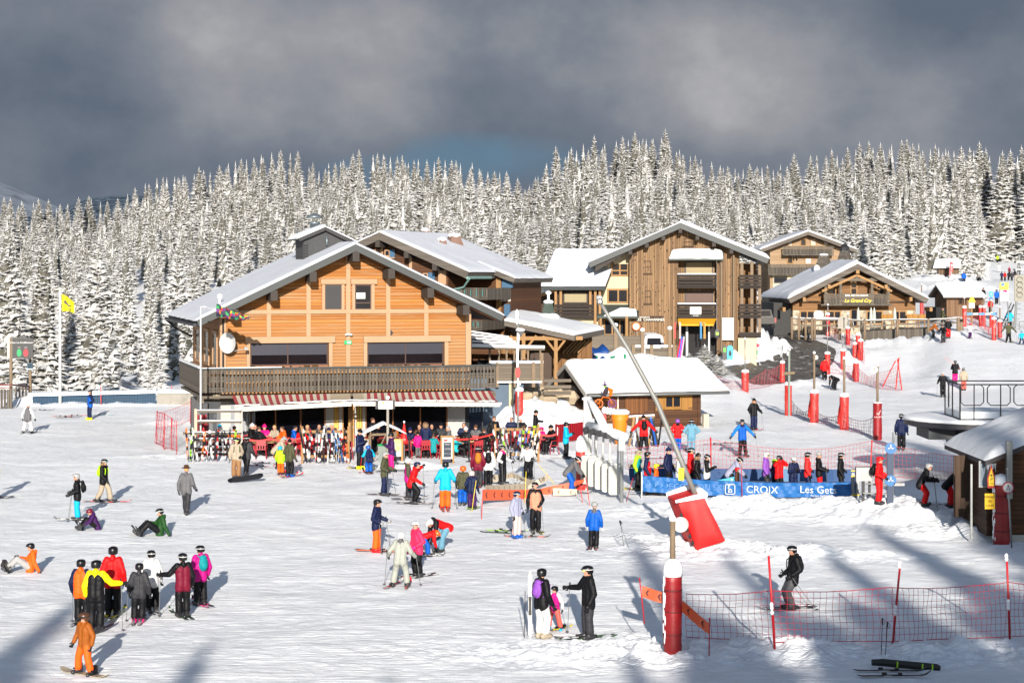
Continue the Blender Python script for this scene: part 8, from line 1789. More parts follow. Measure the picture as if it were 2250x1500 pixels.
def skim(c):
 key=('ski',c)
 if key in _mc:return _mc[key]
 m,nt,b=nodes('ski_top');tc=nn(nt,'ShaderNodeTexCoord').outputs['Object'];rn=nn(nt,'ShaderNodeObjectInfo').outputs['Random']
 off=nn(nt,'ShaderNodeCombineXYZ',{1:mth(nt,'MULTIPLY',rn,40.)}).outputs[0];v=nn(nt,'ShaderNodeVectorMath',{0:mapping(nt,tc,(1.5,2.4,1)),1:off},operation='ADD').outputs[0]
 k=noise(nt,v,1.0,2,.5);f1=mapr(nt,k,.50,.53);f2=mapr(nt,k,.44,.41)
 nt.links.new(mix(nt,f2,mix(nt,f1,c,(.008,.008,.010)),(.36,.36,.36)),b.inputs['Base Color']);b.inputs['Roughness'].default_value=.35;b.inputs['Specular IOR Level'].default_value=.2
 _mc[key]=m;return m
def setm(o,*mats):
 for i,m in enumerate(mats):
  if i<len(o.material_slots):o.material_slots[i].link='OBJECT';o.material_slots[i].material=m
 return o
def cloth(c,shiny=False):return M(c,.55 if not shiny else .28,var=.16,scale=7,bmp=.9,bs=13,spec=.15)
SKIN=M((.42,.22,.15),.55,var=.1,scale=8,name='skin');EYE=M((.02,.012,.01),.4,name='dark_eye');BOOTM=M((.03,.03,.033),.4,name='boot');BLK=M((.014,.014,.016),.55,bmp=.3,bs=9,name='black_cloth')
CN=dict(k=(.010,.010,.012),w=(.50,.50,.50),g=(.10,.10,.105),lg=(.27,.27,.27),r=(.52,.012,.014),n=(.012,.018,.05),b=(.008,.08,.34),t=(.008,.30,.50),o=(.68,.10,.015),y=(.70,.58,.01),p=(.60,.012,.16),m=(.13,.012,.03),v=(.045,.015,.07),l=(.20,.07,.34),ol=(.06,.06,.035),br=(.24,.075,.015),be=(.30,.25,.19),tan=(.22,.12,.06),gr=(.02,.06,.02),dg=(.035,.035,.04),li=(.30,.55,.02),tl=(.01,.20,.22),sg=(.27,.28,.25),lil=(.24,.25,.34),pk=(.50,.36,.34),co=(.62,.10,.08),sl=(.38,.40,.42),sal=(.50,.20,.13),te=(.10,.22,.30),rb=(.45,.04,.03),mg=(.36,.012,.16),bro=(.07,.035,.02),bl=(.42,.26,.10))
def col(c):return lin(CN[c])if isinstance(c,str)and c in CN else lin(c)
NP=[0]
def person(px,py,h,yaw,pose,jk,tr,hd='helmet',hc='k',lab='',yoke=None,slv=None,gog=None,gl='k',ski=None,poles=None,pack=None,board=None,boot=None,Y=None,hyaw=None,flip=False,z=None,child=False,bare=False,group=None,seat=False,skicol=None):
 J=POSES[pose];g=ground(px,py)if Y is None else Vector(((px-CX)/F*Y,Y,0))
 if Y is not None:g.z=zt(g.x,g.y)if z is None else z
 NP[0]+=1;s=h/1.76;rz=R(yaw);root=thing('person',lab,'person',g,rz,group);root.scale=(-s*.97 if flip else s*(.90+.09*((NP[0]*37%11)/11)),s*.98,s);root.rotation_euler=(R((NP[0]*53%7)-3)*.6,R((NP[0]*29%5)-2)*.6,rz)
 w=1.06 if child else 1.0
 body=link('body',MESHES[pose],root)
 jm=cloth(col(jk));tm=cloth(col(tr));bm=M(col(boot),.35)if boot else BOOTM
 setm(body,SKIN,jm,tm,bm,cloth(col(yoke))if yoke else jm,cloth(col(slv))if slv else (cloth(col(yoke))if yoke and slv is None else jm),EYE)
 hp=Vector(J['head']);hy=R(J.get('hyaw',0)if hyaw is None else hyaw);hs=1.18 if child else 1.04
 def hg(nm,me,*mats,dz=0.):
  o=link(nm,me,root);o.location=hp+Vector((0,0,.012+dz));o.rotation_euler=(R(J.get('hpitch',0)),0,hy);o.scale=(hs,hs,hs);return setm(o,*mats)
 hm=M(col(hc),.35,var=.25,scale=9)
 if hd=='helmet':hg('helmet',HELM,hm);hg('hair',SHORT,M(col('bro'),.8),dz=-.02)
 elif hd=='beanie':hg('beanie',BEANIE,cloth(col(hc)))
 elif hd=='ears':hg('eared_beanie',EARS,cloth(col(hc)))
 elif hd=='hair':hg('hair',HAIR,M(col(hc),.7))
 elif hd=='short':hg('hair',SHORT,M(col(hc),.7))
 elif hd=='hat':hg('hat',HATM,cloth(col(hc)));hg('hair',SHORT,M(col('bl'),.8),dz=-.02)
 if 'fur' in lab:o=hg('fur_hood',FUR,M((.22,.14,.08),.9,var=.5,scale=30,bmp=.8,bs=40),dz=-.02)
 if gog:hg('goggles',GOG,M(col(gog),.15),M(col('w')if hc in ('k','g','dg','n')else (.02,.02,.02),.6))
 for k in ('L','R'):
  wr,el=Vector(J['wr'+k]),Vector(J['el'+k]);o=link('hand' if bare else 'glove',GLOVE,root);d=(wr-el).normalized()
  o.rotation_mode='QUATERNION';o.rotation_quaternion=(-d).to_track_quat('Z','X');o.location=wr+d*.02;gs=1.05 if bare else 1.2;o.scale=(gs if k=='L' else -gs,gs,gs);setm(o,SKIN if bare else M(col(gl),.6))
 rot=Matrix.Rotation(rz,3,'Z')
 def wp(v):v=Vector(v);return g+rot@Vector(((-v.x if flip else v.x)*s,v.y*s,v.z*s))
 short=lab.split(',')[0];short=short if len(short.split())<=9 else ' '.join(short.split()[:9])
 def tail(pre):
  t=pre+' '+lab;return t if len(t.split())<=16 else ' '.join((pre+' '+lab.split(' beside ')[0].split(' in front ')[0]).split()[:16])
 if ski:
  sc=col(skicol or ('r','k','w','dg','y','b','g','li')[NP[0]%8]);me,bn=(SKIC,BINDC)if child else (SKI,BIND)
  for k in ('L','R'):
   a=Vector(J['ank'+k]);p=wp((a.x,a.y-.03,0));f=Vector(J['ft'+k]);ya=math.atan2(f.x,-f.y)*(1.0 if ski=='v' else .35);
   if ski=='v':ya=-ya*1.2
   o=link('ski',me);o.location=(p.x,p.y,zt(p.x,p.y)+.045 if not seat else p.z);o.rotation_euler=(0,0,rz+(-ya if flip else ya));o.scale=(s if s>.8 else 1,max(s,.85),1);setm(o,skim(sc));T(o,tail('ski under'),'ski','skis worn by the '+lab[:60])
   b=link('binding',bn,o);setm(b,M(col('k'),.5))
 if poles:
  tp=J.get('tips',1);hands=('L','R')if poles==2 else ('L',)
  for k in hands:
   wv=Vector(J['wr'+k]);sg=1 if k=='L' else -1
   tip={1:Vector((wv.x*1.25,wv.y-.12,0)),2:Vector((wv.x*1.2,.62,.0)),3:Vector((wv.x*1.05,wv.y-.05,0))}[tp]
   top=wv+(wv-tip).normalized()*.12;a=wp(tip);a.z=zt(a.x,a.y)-.02;c=wp(top);dd=c-a;m=MB();m.tube((0,0,0),dd*.88,.0085,.0095,6,0);m.tube(dd*.86,dd,.017,.019,7,1);m.lathe([(.01,.06),(.045,.065),(.045,.075),(.01,.08)],(0,0,0),8,1)
   o=m.build('ski_pole',[METAL if poles!=3 else M(col('r'),.4),M(col('k'),.6)]);o.location=a;T(o,tail('ski pole held by'),'ski pole','ski poles of the '+lab[:60])
 if pack:
  o=link('backpack',PACK);ch=Vector(J['chest']);p=wp(ch+Vector((0,0,-.06)));o.location=p;up=(ch-Vector(J['hip'])).normalized();o.rotation_euler=(-math.atan2(up.y,up.z)if up.z>.2 else R(60),0,rz);o.scale=(s,s,s);setm(o,cloth(col(pack)));T(o,tail('backpack worn by'),'backpack')
 if board:
  o=link('snowboard',BOARD);ft=(Vector(J['ankL'])+Vector(J['ankR']))/2;sit=pose in ('sitsnow','sitfwd');p=wp((0,ft.y-(.13 if sit else 0),.20 if sit else .0));o.location=p+Vector((0,0,.01));o.rotation_euler=(0,0,rz)if not sit else (R(-58),0,rz);setm(o,M(col(board),.3,var=.4,scale=3));T(o,tail('snowboard of'),'snowboard');b=link('bindings',BBIND,o);setm(b,M(col('k'),.5))
 return root
Pn=person
# ---- front left
Pn(186,1482,1.40,-35,'wide','br','o',hc='bro',gog='k',board='be',lab='child in a rust brown jacket and orange trousers riding a snowboard',child=True)
Pn(180,1372,1.64,170,'stand','o','k',lab='person in a bright orange jacket seen from behind beside the yellow jacket',ski=1,poles=1,slv='n')
Pn(210,1388,1.76,172,'reach','k','k',lab='person in a yellow and black jacket seen from behind, arm held out',yoke='y',slv='y',ski=1,poles=1,flip=True)
Pn(247,1354,1.80,180,'stand','r','k',lab='tall person in a plain red jacket seen from behind in the front left group',ski=1,poles=1)
Pn(303,1369,1.52,183,'stand','dg','k',lab='small person in charcoal jacket seen from behind with pink ski boots',ski=1,boot='p',skicol='w',poles=1)
Pn(335,1345,1.62,200,'stand2','w','k',lab='person in a white jacket and black trousers in the front left group',ski=1,gog='n')
Pn(402,1356,1.66,205,'reach','m','k',lab='person in a maroon and black jacket planting a pole, front left group',yoke='k',slv='k',ski=1,skicol='gr',gog='w',poles=1)
Pn(441,1330,1.60,215,'stand2','mg','k',lab='person in magenta with a teal backpack at the right of the front group',ski=1,skicol='p',gog='m',pack='tl',poles=1)
Pn(60,1256,1.55,-78,'sitsnow','o','lg',lab='snowboarder in orange jacket and striped trousers sitting on the snow',board='dg',gl='k')
Pn(208,1163,1.45,-72,'sitfwd','v','k',hc='m',lab='snowboarder in dark purple sitting bent over the bindings',board='dg',gl='m')
Pn(345,1176,1.66,-70,'sitsnow','gr','k',gog='w',lab='snowboarder in a dark green coat sitting back on one hand',board='k')
Pn(172,1143,1.66,-80,'poles','k','t',hc='lg',lab='skier in black coat and turquoise trousers facing left',ski=1,skicol='w',pack='k',poles=2)
Pn(228,1104,1.66,75,'walk','k','be',gog='tl',lab='woman with fur collar and pale trousers striding right on skis',ski=1,skicol='r',pack='li',poles=1)
Pn(409,1130,1.76,175,'walk','g','dg',hd='hat',hc='bro',lab='man in a brimmed hat and grey jacket with blue back panel',yoke='g',slv='g')
Pn(60,952,1.68,172,'wide','g','w',hd='beanie',hc='w',lab='skier in white trousers and a grey vest on the far left slope',slv='w',ski=1,skicol='w')
Pn(197,922,1.76,-60,'hips','b','n',gog='o',lab='man in a blue jacket standing near the white flagpole',boot='y',yoke='n')
Pn(-8,1096,1.70,-60,'poles','y','k',lab='skier in yellow and black cut off by the left edge',ski=1,poles=1)
# ---- in front of the terrace, left
Pn(519,1052,1.74,20,'stand2','be','tan',hc='k',gog='li',lab='person in beige and tan with a green-strapped pack beside the black snowboard',pack='gr')
Pn(540,1046,1.72,160,'walk','dg','k',gog='w',lab='person in charcoal with a black backpack stepping onto the black snowboard',pack='k')
Pn(611,1030,1.70,90,'stoop','be','k',gog='o',hc='lg',lab='person in a taupe jacket bending beside the boards, left terrace')
Pn(617,1043,1.24,175,'stand','li','o',hc='t',lab='child in green, orange and light blue in front of the left terrace',child=True,ski=1,skicol='r')
Pn(636,1048,1.60,150,'stand2','ol','k',hd='beanie',hc='k',lab='person in a dark olive hooded jacket with blue boots, left terrace',boot='b',ski=1,skicol='r')
Pn(791,1030,1.76,60,'phone','n','k',hd='beanie',hc='k',lab='man in a navy coat and black trousers before the cafe door',boot='y',ski=1,skicol='y')
Pn(811,1041,1.34,200,'lean','n','b',hc='b',lab='child in navy and turquoise leaning on red poles',slv='t',child=True,ski=1,poles=3)
Pn(860,1036,1.70,-70,'phone','v','p',lab='person in purple jacket and hot pink trousers by the menu board',hc='k',ski=1)
Pn(843,1089,1.72,75,'poles','ol','n',hc='lg',lab='skier in an olive jacket and grey helmet facing right',ski=1,skicol='dg',poles=2)
Pn(896,1098,1.60,100,'stand2','mg','dg',hc='w',yoke='ol',lab='skier with white helmet half hidden behind the red jacket',ski=1)
Pn(910,1108,1.70,80,'reachup','r','k',hc='n',lab='skier in a bright red jacket stretching an arm with a pole',ski=1,skicol='g',poles=1)
Pn(978,1121,1.80,185,'poles','t','o',lab='skier in turquoise jacket and orange trousers seen from behind',ski=1,skicol='r',boot='r',poles=2)
Pn(1016,1110,1.48,175,'stand','ol','b',hc='o',lab='child in olive jacket with an orange helmet',ski=1,poles=2,child=True)
Pn(1037,1119,1.42,160,'stand2','n','v',hc='pk',lab='child in navy coat and pink-white helmet by the yellow stake',ski=1,skicol='li',poles=1,child=True)
Pn(1051,1070,1.66,178,'stand','m','dg',hc='k',gog='w',lab='person in maroon with an orange-brown backpack in the lane',pack=(.35,.13,.02),ski=1)
Pn(1073,1070,1.68,182,'stand','w','k',lab='person in a cream white coat with a black backpack in the lane',pack='k',ski=1)
Pn(1104,1064,1.62,55,'poles','k','k',slv='w',yoke='p',gog='dg',lab='skier in a black jacket with pink and white shoulders',ski=1,poles=2)
Pn(1162,1054,1.66,-15,'lean','w','k',gog='m',lab='skier in a white jacket bending forward over the poles',ski=1,poles=2)
Pn(919,1006,1.22,172,'stand','p','g',hd='beanie',hc='k',lab='small child in a hot pink coat by the cafe terrace',child=True)
Pn(936,1006,1.70,182,'phone','n','k',hd='hair',hc='bro',lab='person in a long navy coat with a fur hood at the terrace',boot='k')
Pn(826,1213,1.66,75,'poles','n','o',lab='skier in a navy puffer jacket and orange trousers facing right',ski=1,skicol='o',boot='r',poles=2,gl='lg')
Pn(879,1290,1.62,170,'widepoles','sg','sg',hc='w',yoke='g',slv='sg',lab='skier in a pale grey one-piece suit snowploughing away',ski='v',skicol='r',poles=2)
Pn(919,1268,1.62,-55,'stand2',(.55,.03,.09),'k',hc='w',gl='p',lab='skier in a bright pink jacket and white helmet beside the grey suit',ski=1,skicol='w')
Pn(940,1222,1.25,95,'bend','r','b',hc='o',lab='child with an orange helmet and blue trousers bending to a ski boot',child=True,ski=1,skicol='w')
Pn(966,1213,1.68,-60,'bend','r','te',hc='w',yoke='k',lab='adult in red with a white helmet bending down to help a child')
Pn(1134,1182,1.56,50,'stand2','lil','pk',hc='n',gog='k',lab='skier in a lilac-grey jacket and pale pink trousers',boot='b',poles=2)
Pn(1177,1170,1.72,5,'stand2','sal','k',gog='o',yoke='k',slv='k',lab='skier in black and salmon with orange goggles facing the camera',ski=1,poles=1)
Pn(1304,1207,1.48,168,'stand','b','k',hd='ears',hc='lg',yoke='g',slv='b',lab='child in a blue jacket and grey cat-eared hat',ski='v',skicol='r',child=True,gl='w')
Pn(1192,1402,1.68,130,'stand2','k','w',lab='woman in black jacket and white trousers with a purple backpack',pack='l',boot='be')
Pn(1219,1384,1.12,-20,'wide','mg','co',slv='w',hc='k',lab='small child in a magenta bib and coral trousers on short skis',ski='v',skicol='y',child=True,boot='t')
Pn(1293,1404,1.78,-70,'reach','k','dg',hc='k',gog='y',lab='man in black jacket and dark grey trousers facing the small child',ski=1,skicol='gr',poles=1,flip=True)
Pn(1738,1339,1.72,-78,'ski','k','g',gog='k',lab='skier in black gliding left behind the foreground net',ski=1,skicol='k',pack='k',poles=2)
# ---- around the rack and hut
Pn(1243,1008,1.72,80,'phone','t','k',lab='person in a teal blue jacket at the right end of the terrace',ski=1)
Pn(1256,1084,1.74,80,'stoop','g','b',gog='w',lab='skier in grey jacket and royal blue trousers beside the snowy pad',ski=1)
Pn(1415,990,1.74,182,'arms','r','k',hd='beanie',hc='k',lab='person in red with a black backpack at the wooden ski rack',pack='k',poles=1)
Pn(1489,992,1.60,180,'hips','r','b',hc='l',yoke='k',slv='r',lab='person in red with a purple helmet behind the queue net',ski=1)
Pn(1519,996,1.66,185,'hips','te','te',gog='w',lab='person in a pale teal suit behind the queue net',ski=1)
Pn(1632,1003,1.78,8,'arms','b','k',gog='n',yoke='n',slv=(.01,.13,.42),lab='skier in a bright blue jacket facing the camera beyond the net',ski='v',poles=2,skicol='r')
Pn(1656,945,1.74,15,'poles','k','n',hd='beanie',hc='k',lab='skier in dark fur-hooded jacket and blue jeans coming downhill',ski=1,poles=2)
Pn(1812,835,1.74,175,'stand','r','k',hd='beanie',hc='k',lab='walker in a red jacket between the roadside padded posts')
Pn(1833,857,1.70,-60,'bend','k','k',lab='skier in black bending forward among the padded posts',ski=1)
Pn(2072,872,1.74,-10,'poles','k','k',hc='w',lab='skier in a long black coat and white helmet on the right piste',ski=1,poles=2)
Pn(2098,842,1.72,160,'carry','k','p',gog='w',lab='skier in black with hot pink trousers carrying skis on the shoulder')
Pn(2118,858,1.66,170,'stand','be','co',gog='w',lab='skier in beige jacket and coral trousers behind the railing')
Pn(1981,988,1.78,170,'stand','n','k',gog='w',hc='k',lab='skier in dark navy standing before the big lift platform',ski=1,poles=1)
Pn(2051,742,1.60,60,'stoop','br','k',hd='short',hc='bro',lab='skier in a brown jacket by the terrace fence end',ski=1)
Pn(2073,752,1.70,-30,'lean','k','dg',lab='skier in dark camouflage trousers below the terrace fence',ski=1,poles=1)
Pn(2084,743,1.74,-15,'stand2','k','r',lab='skier in black jacket and bright red trousers near the fence',ski=1)
Pn(2131,744,1.34,10,'poles','w','v',hc='p',lab='child in a white jacket with a pink helmet on the upper slope',ski=1,child=True,poles=2)
Pn(2219,722,1.76,178,'poles','t','k',lab='skier in a bright sky blue jacket seen from behind, upper right',ski=1,poles=2)
Pn(2216,752,1.74,-5,'arms','ol','k',hc='n',lab='skier in khaki with arms spread on the upper right slope',ski=1,poles=2)
Pn(2245,757,1.20,-5,'wide','t','n',hc='t',lab='small child in blue and yellow at the right edge of the upper slope',ski='v',child=True)
Pn(2072,716,1.74,90,'walk','ol','k',hd='short',hc='bro',lab='person in olive walking behind the terrace fence')
Pn(1768,724,1.66,70,'sit','k','k',hd='short',hc='bro',lab='guest in black sitting at the left restaurant table',Y=181,bare=True)
Pn(1862,722,1.74,90,'stand','k','k',hd='short',hc='bro',lab='waiter in black standing by the restaurant door',Y=181,bare=True)
Pn(1930,1108,1.74,70,'poles','r','r',hc='r',lab='ski instructor in a red suit at the control gate',pack='k')
Pn(2030,1112,1.70,80,'lean','k','r',hc='lg',lab='skier in black jacket and red trousers heading for the lift hut',ski=1,poles=2)
Pn(2088,1116,1.72,95,'stoop','k','r',hc='k',lab='skier with red trousers half hidden by the open hut door',ski=1,skicol='li')
# ---- the queue behind the blue banner
Q=[(1401,77.2,1.62,60,'stand2','tl','k','helmet','be','li','queue skier in teal and lime with a cream helmet, leftmost'),(1424,75.6,1.70,75,'stand2','r','k','helmet','k',None,'queue skier in red and navy with a grey backpack'),(1441,75.4,1.22,80,'stand','o','k','helmet','y',None,'child in orange with a yellow helmet in the queue'),(1470,77.0,1.74,60,'stand','n','k','beanie','n',None,'queue skier in navy with a pompom hat behind the leaning pole'),(1490,75.6,1.62,85,'stand2','sl','k','hair','bl',None,'queue skier in a silver puffer jacket with blond hair'),(1518,77.0,1.76,75,'stand','r','k','helmet','k','tl','queue skier in red plaid with teal goggles'),(1530,75.6,1.64,80,'stand2','k','k','beanie','k',None,'queue skier in a black coat with fur-lined collar'),(1553,75.5,1.64,75,'phone','w','k','helmet','k','w','queue skier in white and black looking at the hands'),(1612,76.0,1.72,80,'stoop','lil','k','helmet','k','w','queue skier in pale lilac leaning over a child'),(1619,75.3,1.15,75,'stand','bro','k','helmet','r','w','child with a red and white helmet in the queue'),(1684,76.0,1.62,70,'stand2','l','dg','helmet','w','li','queue skier in a violet jacket and white helmet'),(1700,76.6,1.30,60,'stand','v','k','helmet','li',None,'child in dark purple with a lime helmet in the queue'),(1712,75.4,1.58,25,'face','r','k','helmet','k','k','queue skier in red adjusting goggles with both hands'),(1743,75.4,1.52,20,'phone','n','n','helmet','w','k','queue skier in navy denim with a white helmet looking down'),(1774,75.7,1.68,80,'stand2',(.6,.03,.03),'n','helmet','k','w','queue skier in a coral red jacket, third from the right'),(1801,75.6,1.68,80,'poles','k','r','beanie','lg',None,'queue skier in black with red trousers and a grey hood'),(1846,75.6,1.66,75,'stand2','k','k','helmet','k','k','queue skier in black at the front of the queue')]
for (px,Y,h,yw,ps,jk,tr,hd,hc,gg,lb)in Q:
 Pn(px,0,h,yw,ps,jk,tr,hd,hc,lb,gog=gg,Y=Y,ski=1,child=h<1.4,poles=1 if ps=='poles' else None,pack='lg' if 'grey backpack' in lb else None,yoke={'queue skier in red and navy with a grey backpack':'n','queue skier in white and black looking at the hands':'k','queue skier in teal and lime with a cream helmet, leftmost':'li'}.get(lb),slv=None)
 # ---- far slope
far=[(2201,617,1.65,'n','k','skier in navy at the left of the far group'),(2208,617,1.65,'r','k','skier in red in the far group'),(2216,616,1.65,'k','k','skier with a red-backed black jacket in the far group'),(2223,617,1.7,'dg','k','skier in charcoal in the middle of the far group'),(2230,612,1.7,'k','k','skier in black standing higher in the far group'),(2218,604,1.65,'m','k','skier with a pink hat behind the far group'),(2240,604,1.75,'ol','k','skier in olive at the right of the far group'),(2234,617,1.25,'o','k','child in orange at the right of the far group'),(2192,577,1.72,'li','k','skier in lime green high on the far slope'),(2223,565,1.75,'k','k','skier in black at the top edge of the far slope'),(2195,598,1.7,'w','w','skier dressed in white above the far group'),(2118,624,1.7,'b','n','skier in blue just above the ticket hut roof'),(2208,662,1.6,'p','dg','person with a pink hat beside the map board'),(2160,664,1.7,'k','g','person in black behind the ticket hut corner'),(2190,668,1.7,'b','k','person in blue behind the map board'),(2176,688,1.5,'r','k','person in red crouching by the barrier before the ticket hut')]
for i,(px,py,h,a,b_,lb)in enumerate(far):Pn(px,py,h,(170,20,185,-10)[i%4],'stand' if i%2 else 'stand2',a,b_,'helmet' if 'hat' not in lb else 'beanie','p' if 'hat' in lb else 'k',lb,child='child' in lb)
Pn(2149,617,1.7,20,'sitsnow','g','k',lab='person in grey sitting on the far slope')
#  terrace furniture
CHR=M((.24,.012,.020),.45,var=.15,name='dark_red_plastic');TBL=M((.42,.26,.13),.6,var=.2,name='table_wood')
def chair_meshes():
 s=MB();s.box(-.23,-.22,.42,.23,.22,.46);bk=MB();bk.box(-.22,.20,.62,.22,.25,.88);
 for x in (-.18,-.06,.06,.18):bk.box(x-.03,.205,.46,x+.03,.24,.64)
 lg=MB();lg.path([(.21,-.2,.44),(.25,-.26,0)],[.028,.022],6);ar=MB();ar.path([(-.25,.2,.66),(-.26,-.15,.68),(-.24,-.24,.44)],.026,6)
 return s.mesh('seat',CHR),bk.mesh('backrest',CHR),lg.mesh('leg',CHR),ar.mesh('armrest',CHR)
CS,CB,CL_,CA=chair_meshes()
def chair(x,y,rz,lab='dark red plastic armchair at the cafe terrace tables',grp='dark red plastic armchairs at the terrace tables',z=None):
 o=thing('terrace_chair',lab,'chair',(x,y,zt(x,y)if z is None else z),rz,grp);link('seat',CS,o);link('backrest',CB,o)
 for sx in (1,-1):
  for sy in (1,-1):l=link('leg',CL_,o);l.scale=(sx,sy,1)
  a=link('armrest',CA,o);a.scale=(sx,1,1)
 return o
def table(px,Y,lab,w=1.5,d=.8):
 x=(px-CX)/F*Y;o=thing('terrace_table',lab,'table',(x,Y,zt(x,Y)),R(16));m=MB();m.box(-w/2,-d/2,.72,w/2,d/2,.76);m.build('table_top',TBL,o)
 for sx in (-1,1):
  for sy in (-1,1):l=MB();l.box(sx*(w/2-.1)-.03,sy*(d/2-.08)-.03,-.1,sx*(w/2-.1)+.03,sy*(d/2-.08)+.03,.72);l.build('leg',CHR,o)
 rnd=random.Random(px)
 for k in range(3):c=MB();c.lathe([(.03,0),(.035,.1),(.03,.11)],(0,0,0),8);q=c.build('cup',M([(.4,.4,.4),(.35,.02,.02),(.3,.2,.05)][k],.5));q.location=(x+rnd.uniform(-.5,.5),Y+rnd.uniform(-.15,.15),zt(x,Y)+.765);T(q,['white cup','red cup','amber glass'][k]+' on the '+lab,'cup')
TN=['leftmost','second','third','fourth','fifth','sixth','seventh','eighth','ninth','tenth','eleventh','twelfth','thirteenth','fourteenth']
for i,(px,Y)in enumerate(((482,92.2),(560,92.0),(590,90.6),(650,91.6),(700,92.4),(735,90.4),(870,92.6),(905,91.),(955,92.8),(985,91.2),(1035,92.8),(1060,91.2),(1140,96.5),(1165,93.5))):
 table(px,Y,'%s wooden table of the cafe terrace counted from the left'%TN[i]);rnd=random.Random(i)
 x=(px-CX)/F*Y
 for dx,dy,a in ((-.45,.75,0),(.45,.75,0),(-.45,-.75,180),(.45,-.75,180)):
  if rnd.random()<.85:c,s_=math.cos(R(16)),math.sin(R(16));chair(x+dx*c-dy*s_,Y+dx*s_+dy*c,R(a+16+rnd.uniform(-15,15)))
TP_=[(482,91.5,180,'k','beanie','t','guest in black with a light blue hat, far left of the terrace'),(516,91.7,170,'o','short','bro','guest in orange and black at the left railing'),(560,93.2,0,'dg','short','bro','man in sunglasses and dark orange-trimmed jacket'),(582,93.4,20,'p','beanie','p','guest with a big pink hat'),(603,93.2,-30,'be','hair','bl','blond guest in a cream jumper'),(553,91.0,80,'k','beanie','w','guest in black with a white hat'),(573,90.2,150,'k','short','bro','guest in a long black coat seen from the side'),(622,91.6,-60,'o','short','bro','guest in orange bending to the table'),(648,92.6,90,'b','short','k','guest in bright blue with sunglasses on the head'),(665,91.0,160,'r','short','bro','guest in deep red seen from behind'),(677,93.2,0,'k','hair','bl','blond guest in black looking right'),(700,93.4,10,'dg','hair','bro','dark haired guest at the long windows'),(713,92.8,-20,'g','beanie','lg','guest with a grey pompom hat'),(728,93.2,0,'p','hair','bl','guest in pink by the yellow curtain'),(738,91.2,-70,'w','short','bro','guest in a white jacket by the ski rack'),(722,90.9,170,'n','beanie','n','guest with a navy hat seen from behind'),(832,93.6,80,'k','short','bro','guest in black sitting behind the sign'),(868,93.2,-60,'br','hair','bro','guest in brown behind the snowy little roof'),(902,91.4,175,'n','beanie','n','guest in navy next to the parasol'),(922,93.4,0,'bro','hair','bro','red-brown haired guest by the window'),(950,93.2,-10,'k','hair','k','guest in black with long dark hair'),(968,93.6,0,'dg','beanie','k','guest in a dark scarf near the middle windows'),(953,90.6,175,'tl','short','bro','boy in a teal jacket seen from behind'),(983,92.0,-80,'g','short','lg','grey-haired man in profile'),(1003,90.6,90,(.02,.35,.40),'helmet','w','child in turquoise with a white helmet'),(1020,93.6,0,'n','hair','bro','woman in sunglasses with a pink scarf'),(1024,91.0,160,'k','beanie','w','guest with white hat and turquoise sleeves'),(1046,92.6,180,'g','short','bro','large guest in grey seen from behind'),(1062,90.4,150,'k','short','bro','guest in black at the front table right'),(1124,97.5,0,'n','short','bro','guest in navy with coloured stripes, right terrace'),(1146,97.5,10,'k','beanie','w','guest in black with a white hat, right terrace'),(1150,95.0,0,'n','short','bro','child in navy on the right terrace'),(1164,94.2,-20,'y','helmet','m','child in yellow on the right terrace'),(1174,95.0,0,'y','helmet','li','child with a lime helmet on the right terrace'),(1190,94.0,-40,'p','helmet','p','child with a pink helmet on the right terrace'),(1213,91.5,-60,'k','beanie','k','guest in black at the rightmost table')]
for i,(px,Y,yw,jk,hd,hc,lb)in enumerate(TP_):
 x=(px-CX)/F*Y;kid='child' in lb or 'boy' in lb;Pn(px,0,1.45 if kid else 1.76,yw,'sit' if i%3 else 'sitback',jk,'k',hd,hc,lb,Y=Y,bare=i%2==0,child=kid,flip=i%2==1,z=zt(x,Y)+.02)
 if i%2:chair(x,Y+.02,R(yw))
Pn(1084,0,1.80,20,'stand','k','k','short','bro','man in a black jacket standing under the right end of the awning',Y=91.6,bare=True)
Pn(820,0,1.78,70,'stand2','k','k','short','bro','man in black standing behind the snowy little roof',Y=92.2,bare=True)
Pn(1176,0,1.75,90,'reach','k','k','beanie','k','person in black leaning over the right terrace table',Y=97.5)
RIB=M((.55,.015,.012),.5,name='red_ribbon')
def ribbon(a,b_,lab,Y0,Y1,w=.075):
 p,q=P(a[0],a[1],Y0),P(b_[0],b_[1],Y1);t=MB();d=q-p;n=10
 for i in range(n):
  u,v=i/n,(i+1)/n;s1=-.10*math.sin(u*math.pi);s2=-.10*math.sin(v*math.pi);A=d*u+Vector((0,0,s1));Bv=d*v+Vector((0,0,s2));t.add([A,Bv,Bv+Vector((0,0,-w)),A+Vector((0,0,-w)),A+Vector((0,.01,0)),Bv+Vector((0,.01,0)),Bv+Vector((0,.01,-w)),A+Vector((0,.01,-w))],[(0,1,2,3),(7,6,5,4),(0,4,5,1),(3,2,6,7)])
 o=t.build('barrier_ribbon',RIB);o.location=p;T(o,lab,'ribbon')
ribbon((535,961),(594,962),'red barrier ribbon at the left terrace tables',89.6,89.6);ribbon((594,962),(662,960),'red barrier ribbon running to the left ski rack',89.6,89.6);ribbon((778,956),(820,954),'short red ribbon beside the cafe door',89.8,90)
ribbon((996,963),(1088,950),'red barrier ribbon right of the menu blackboard',89.2,89.8);ribbon((1184,950),(1222,952),'red ribbon at the right terrace table',90,90)
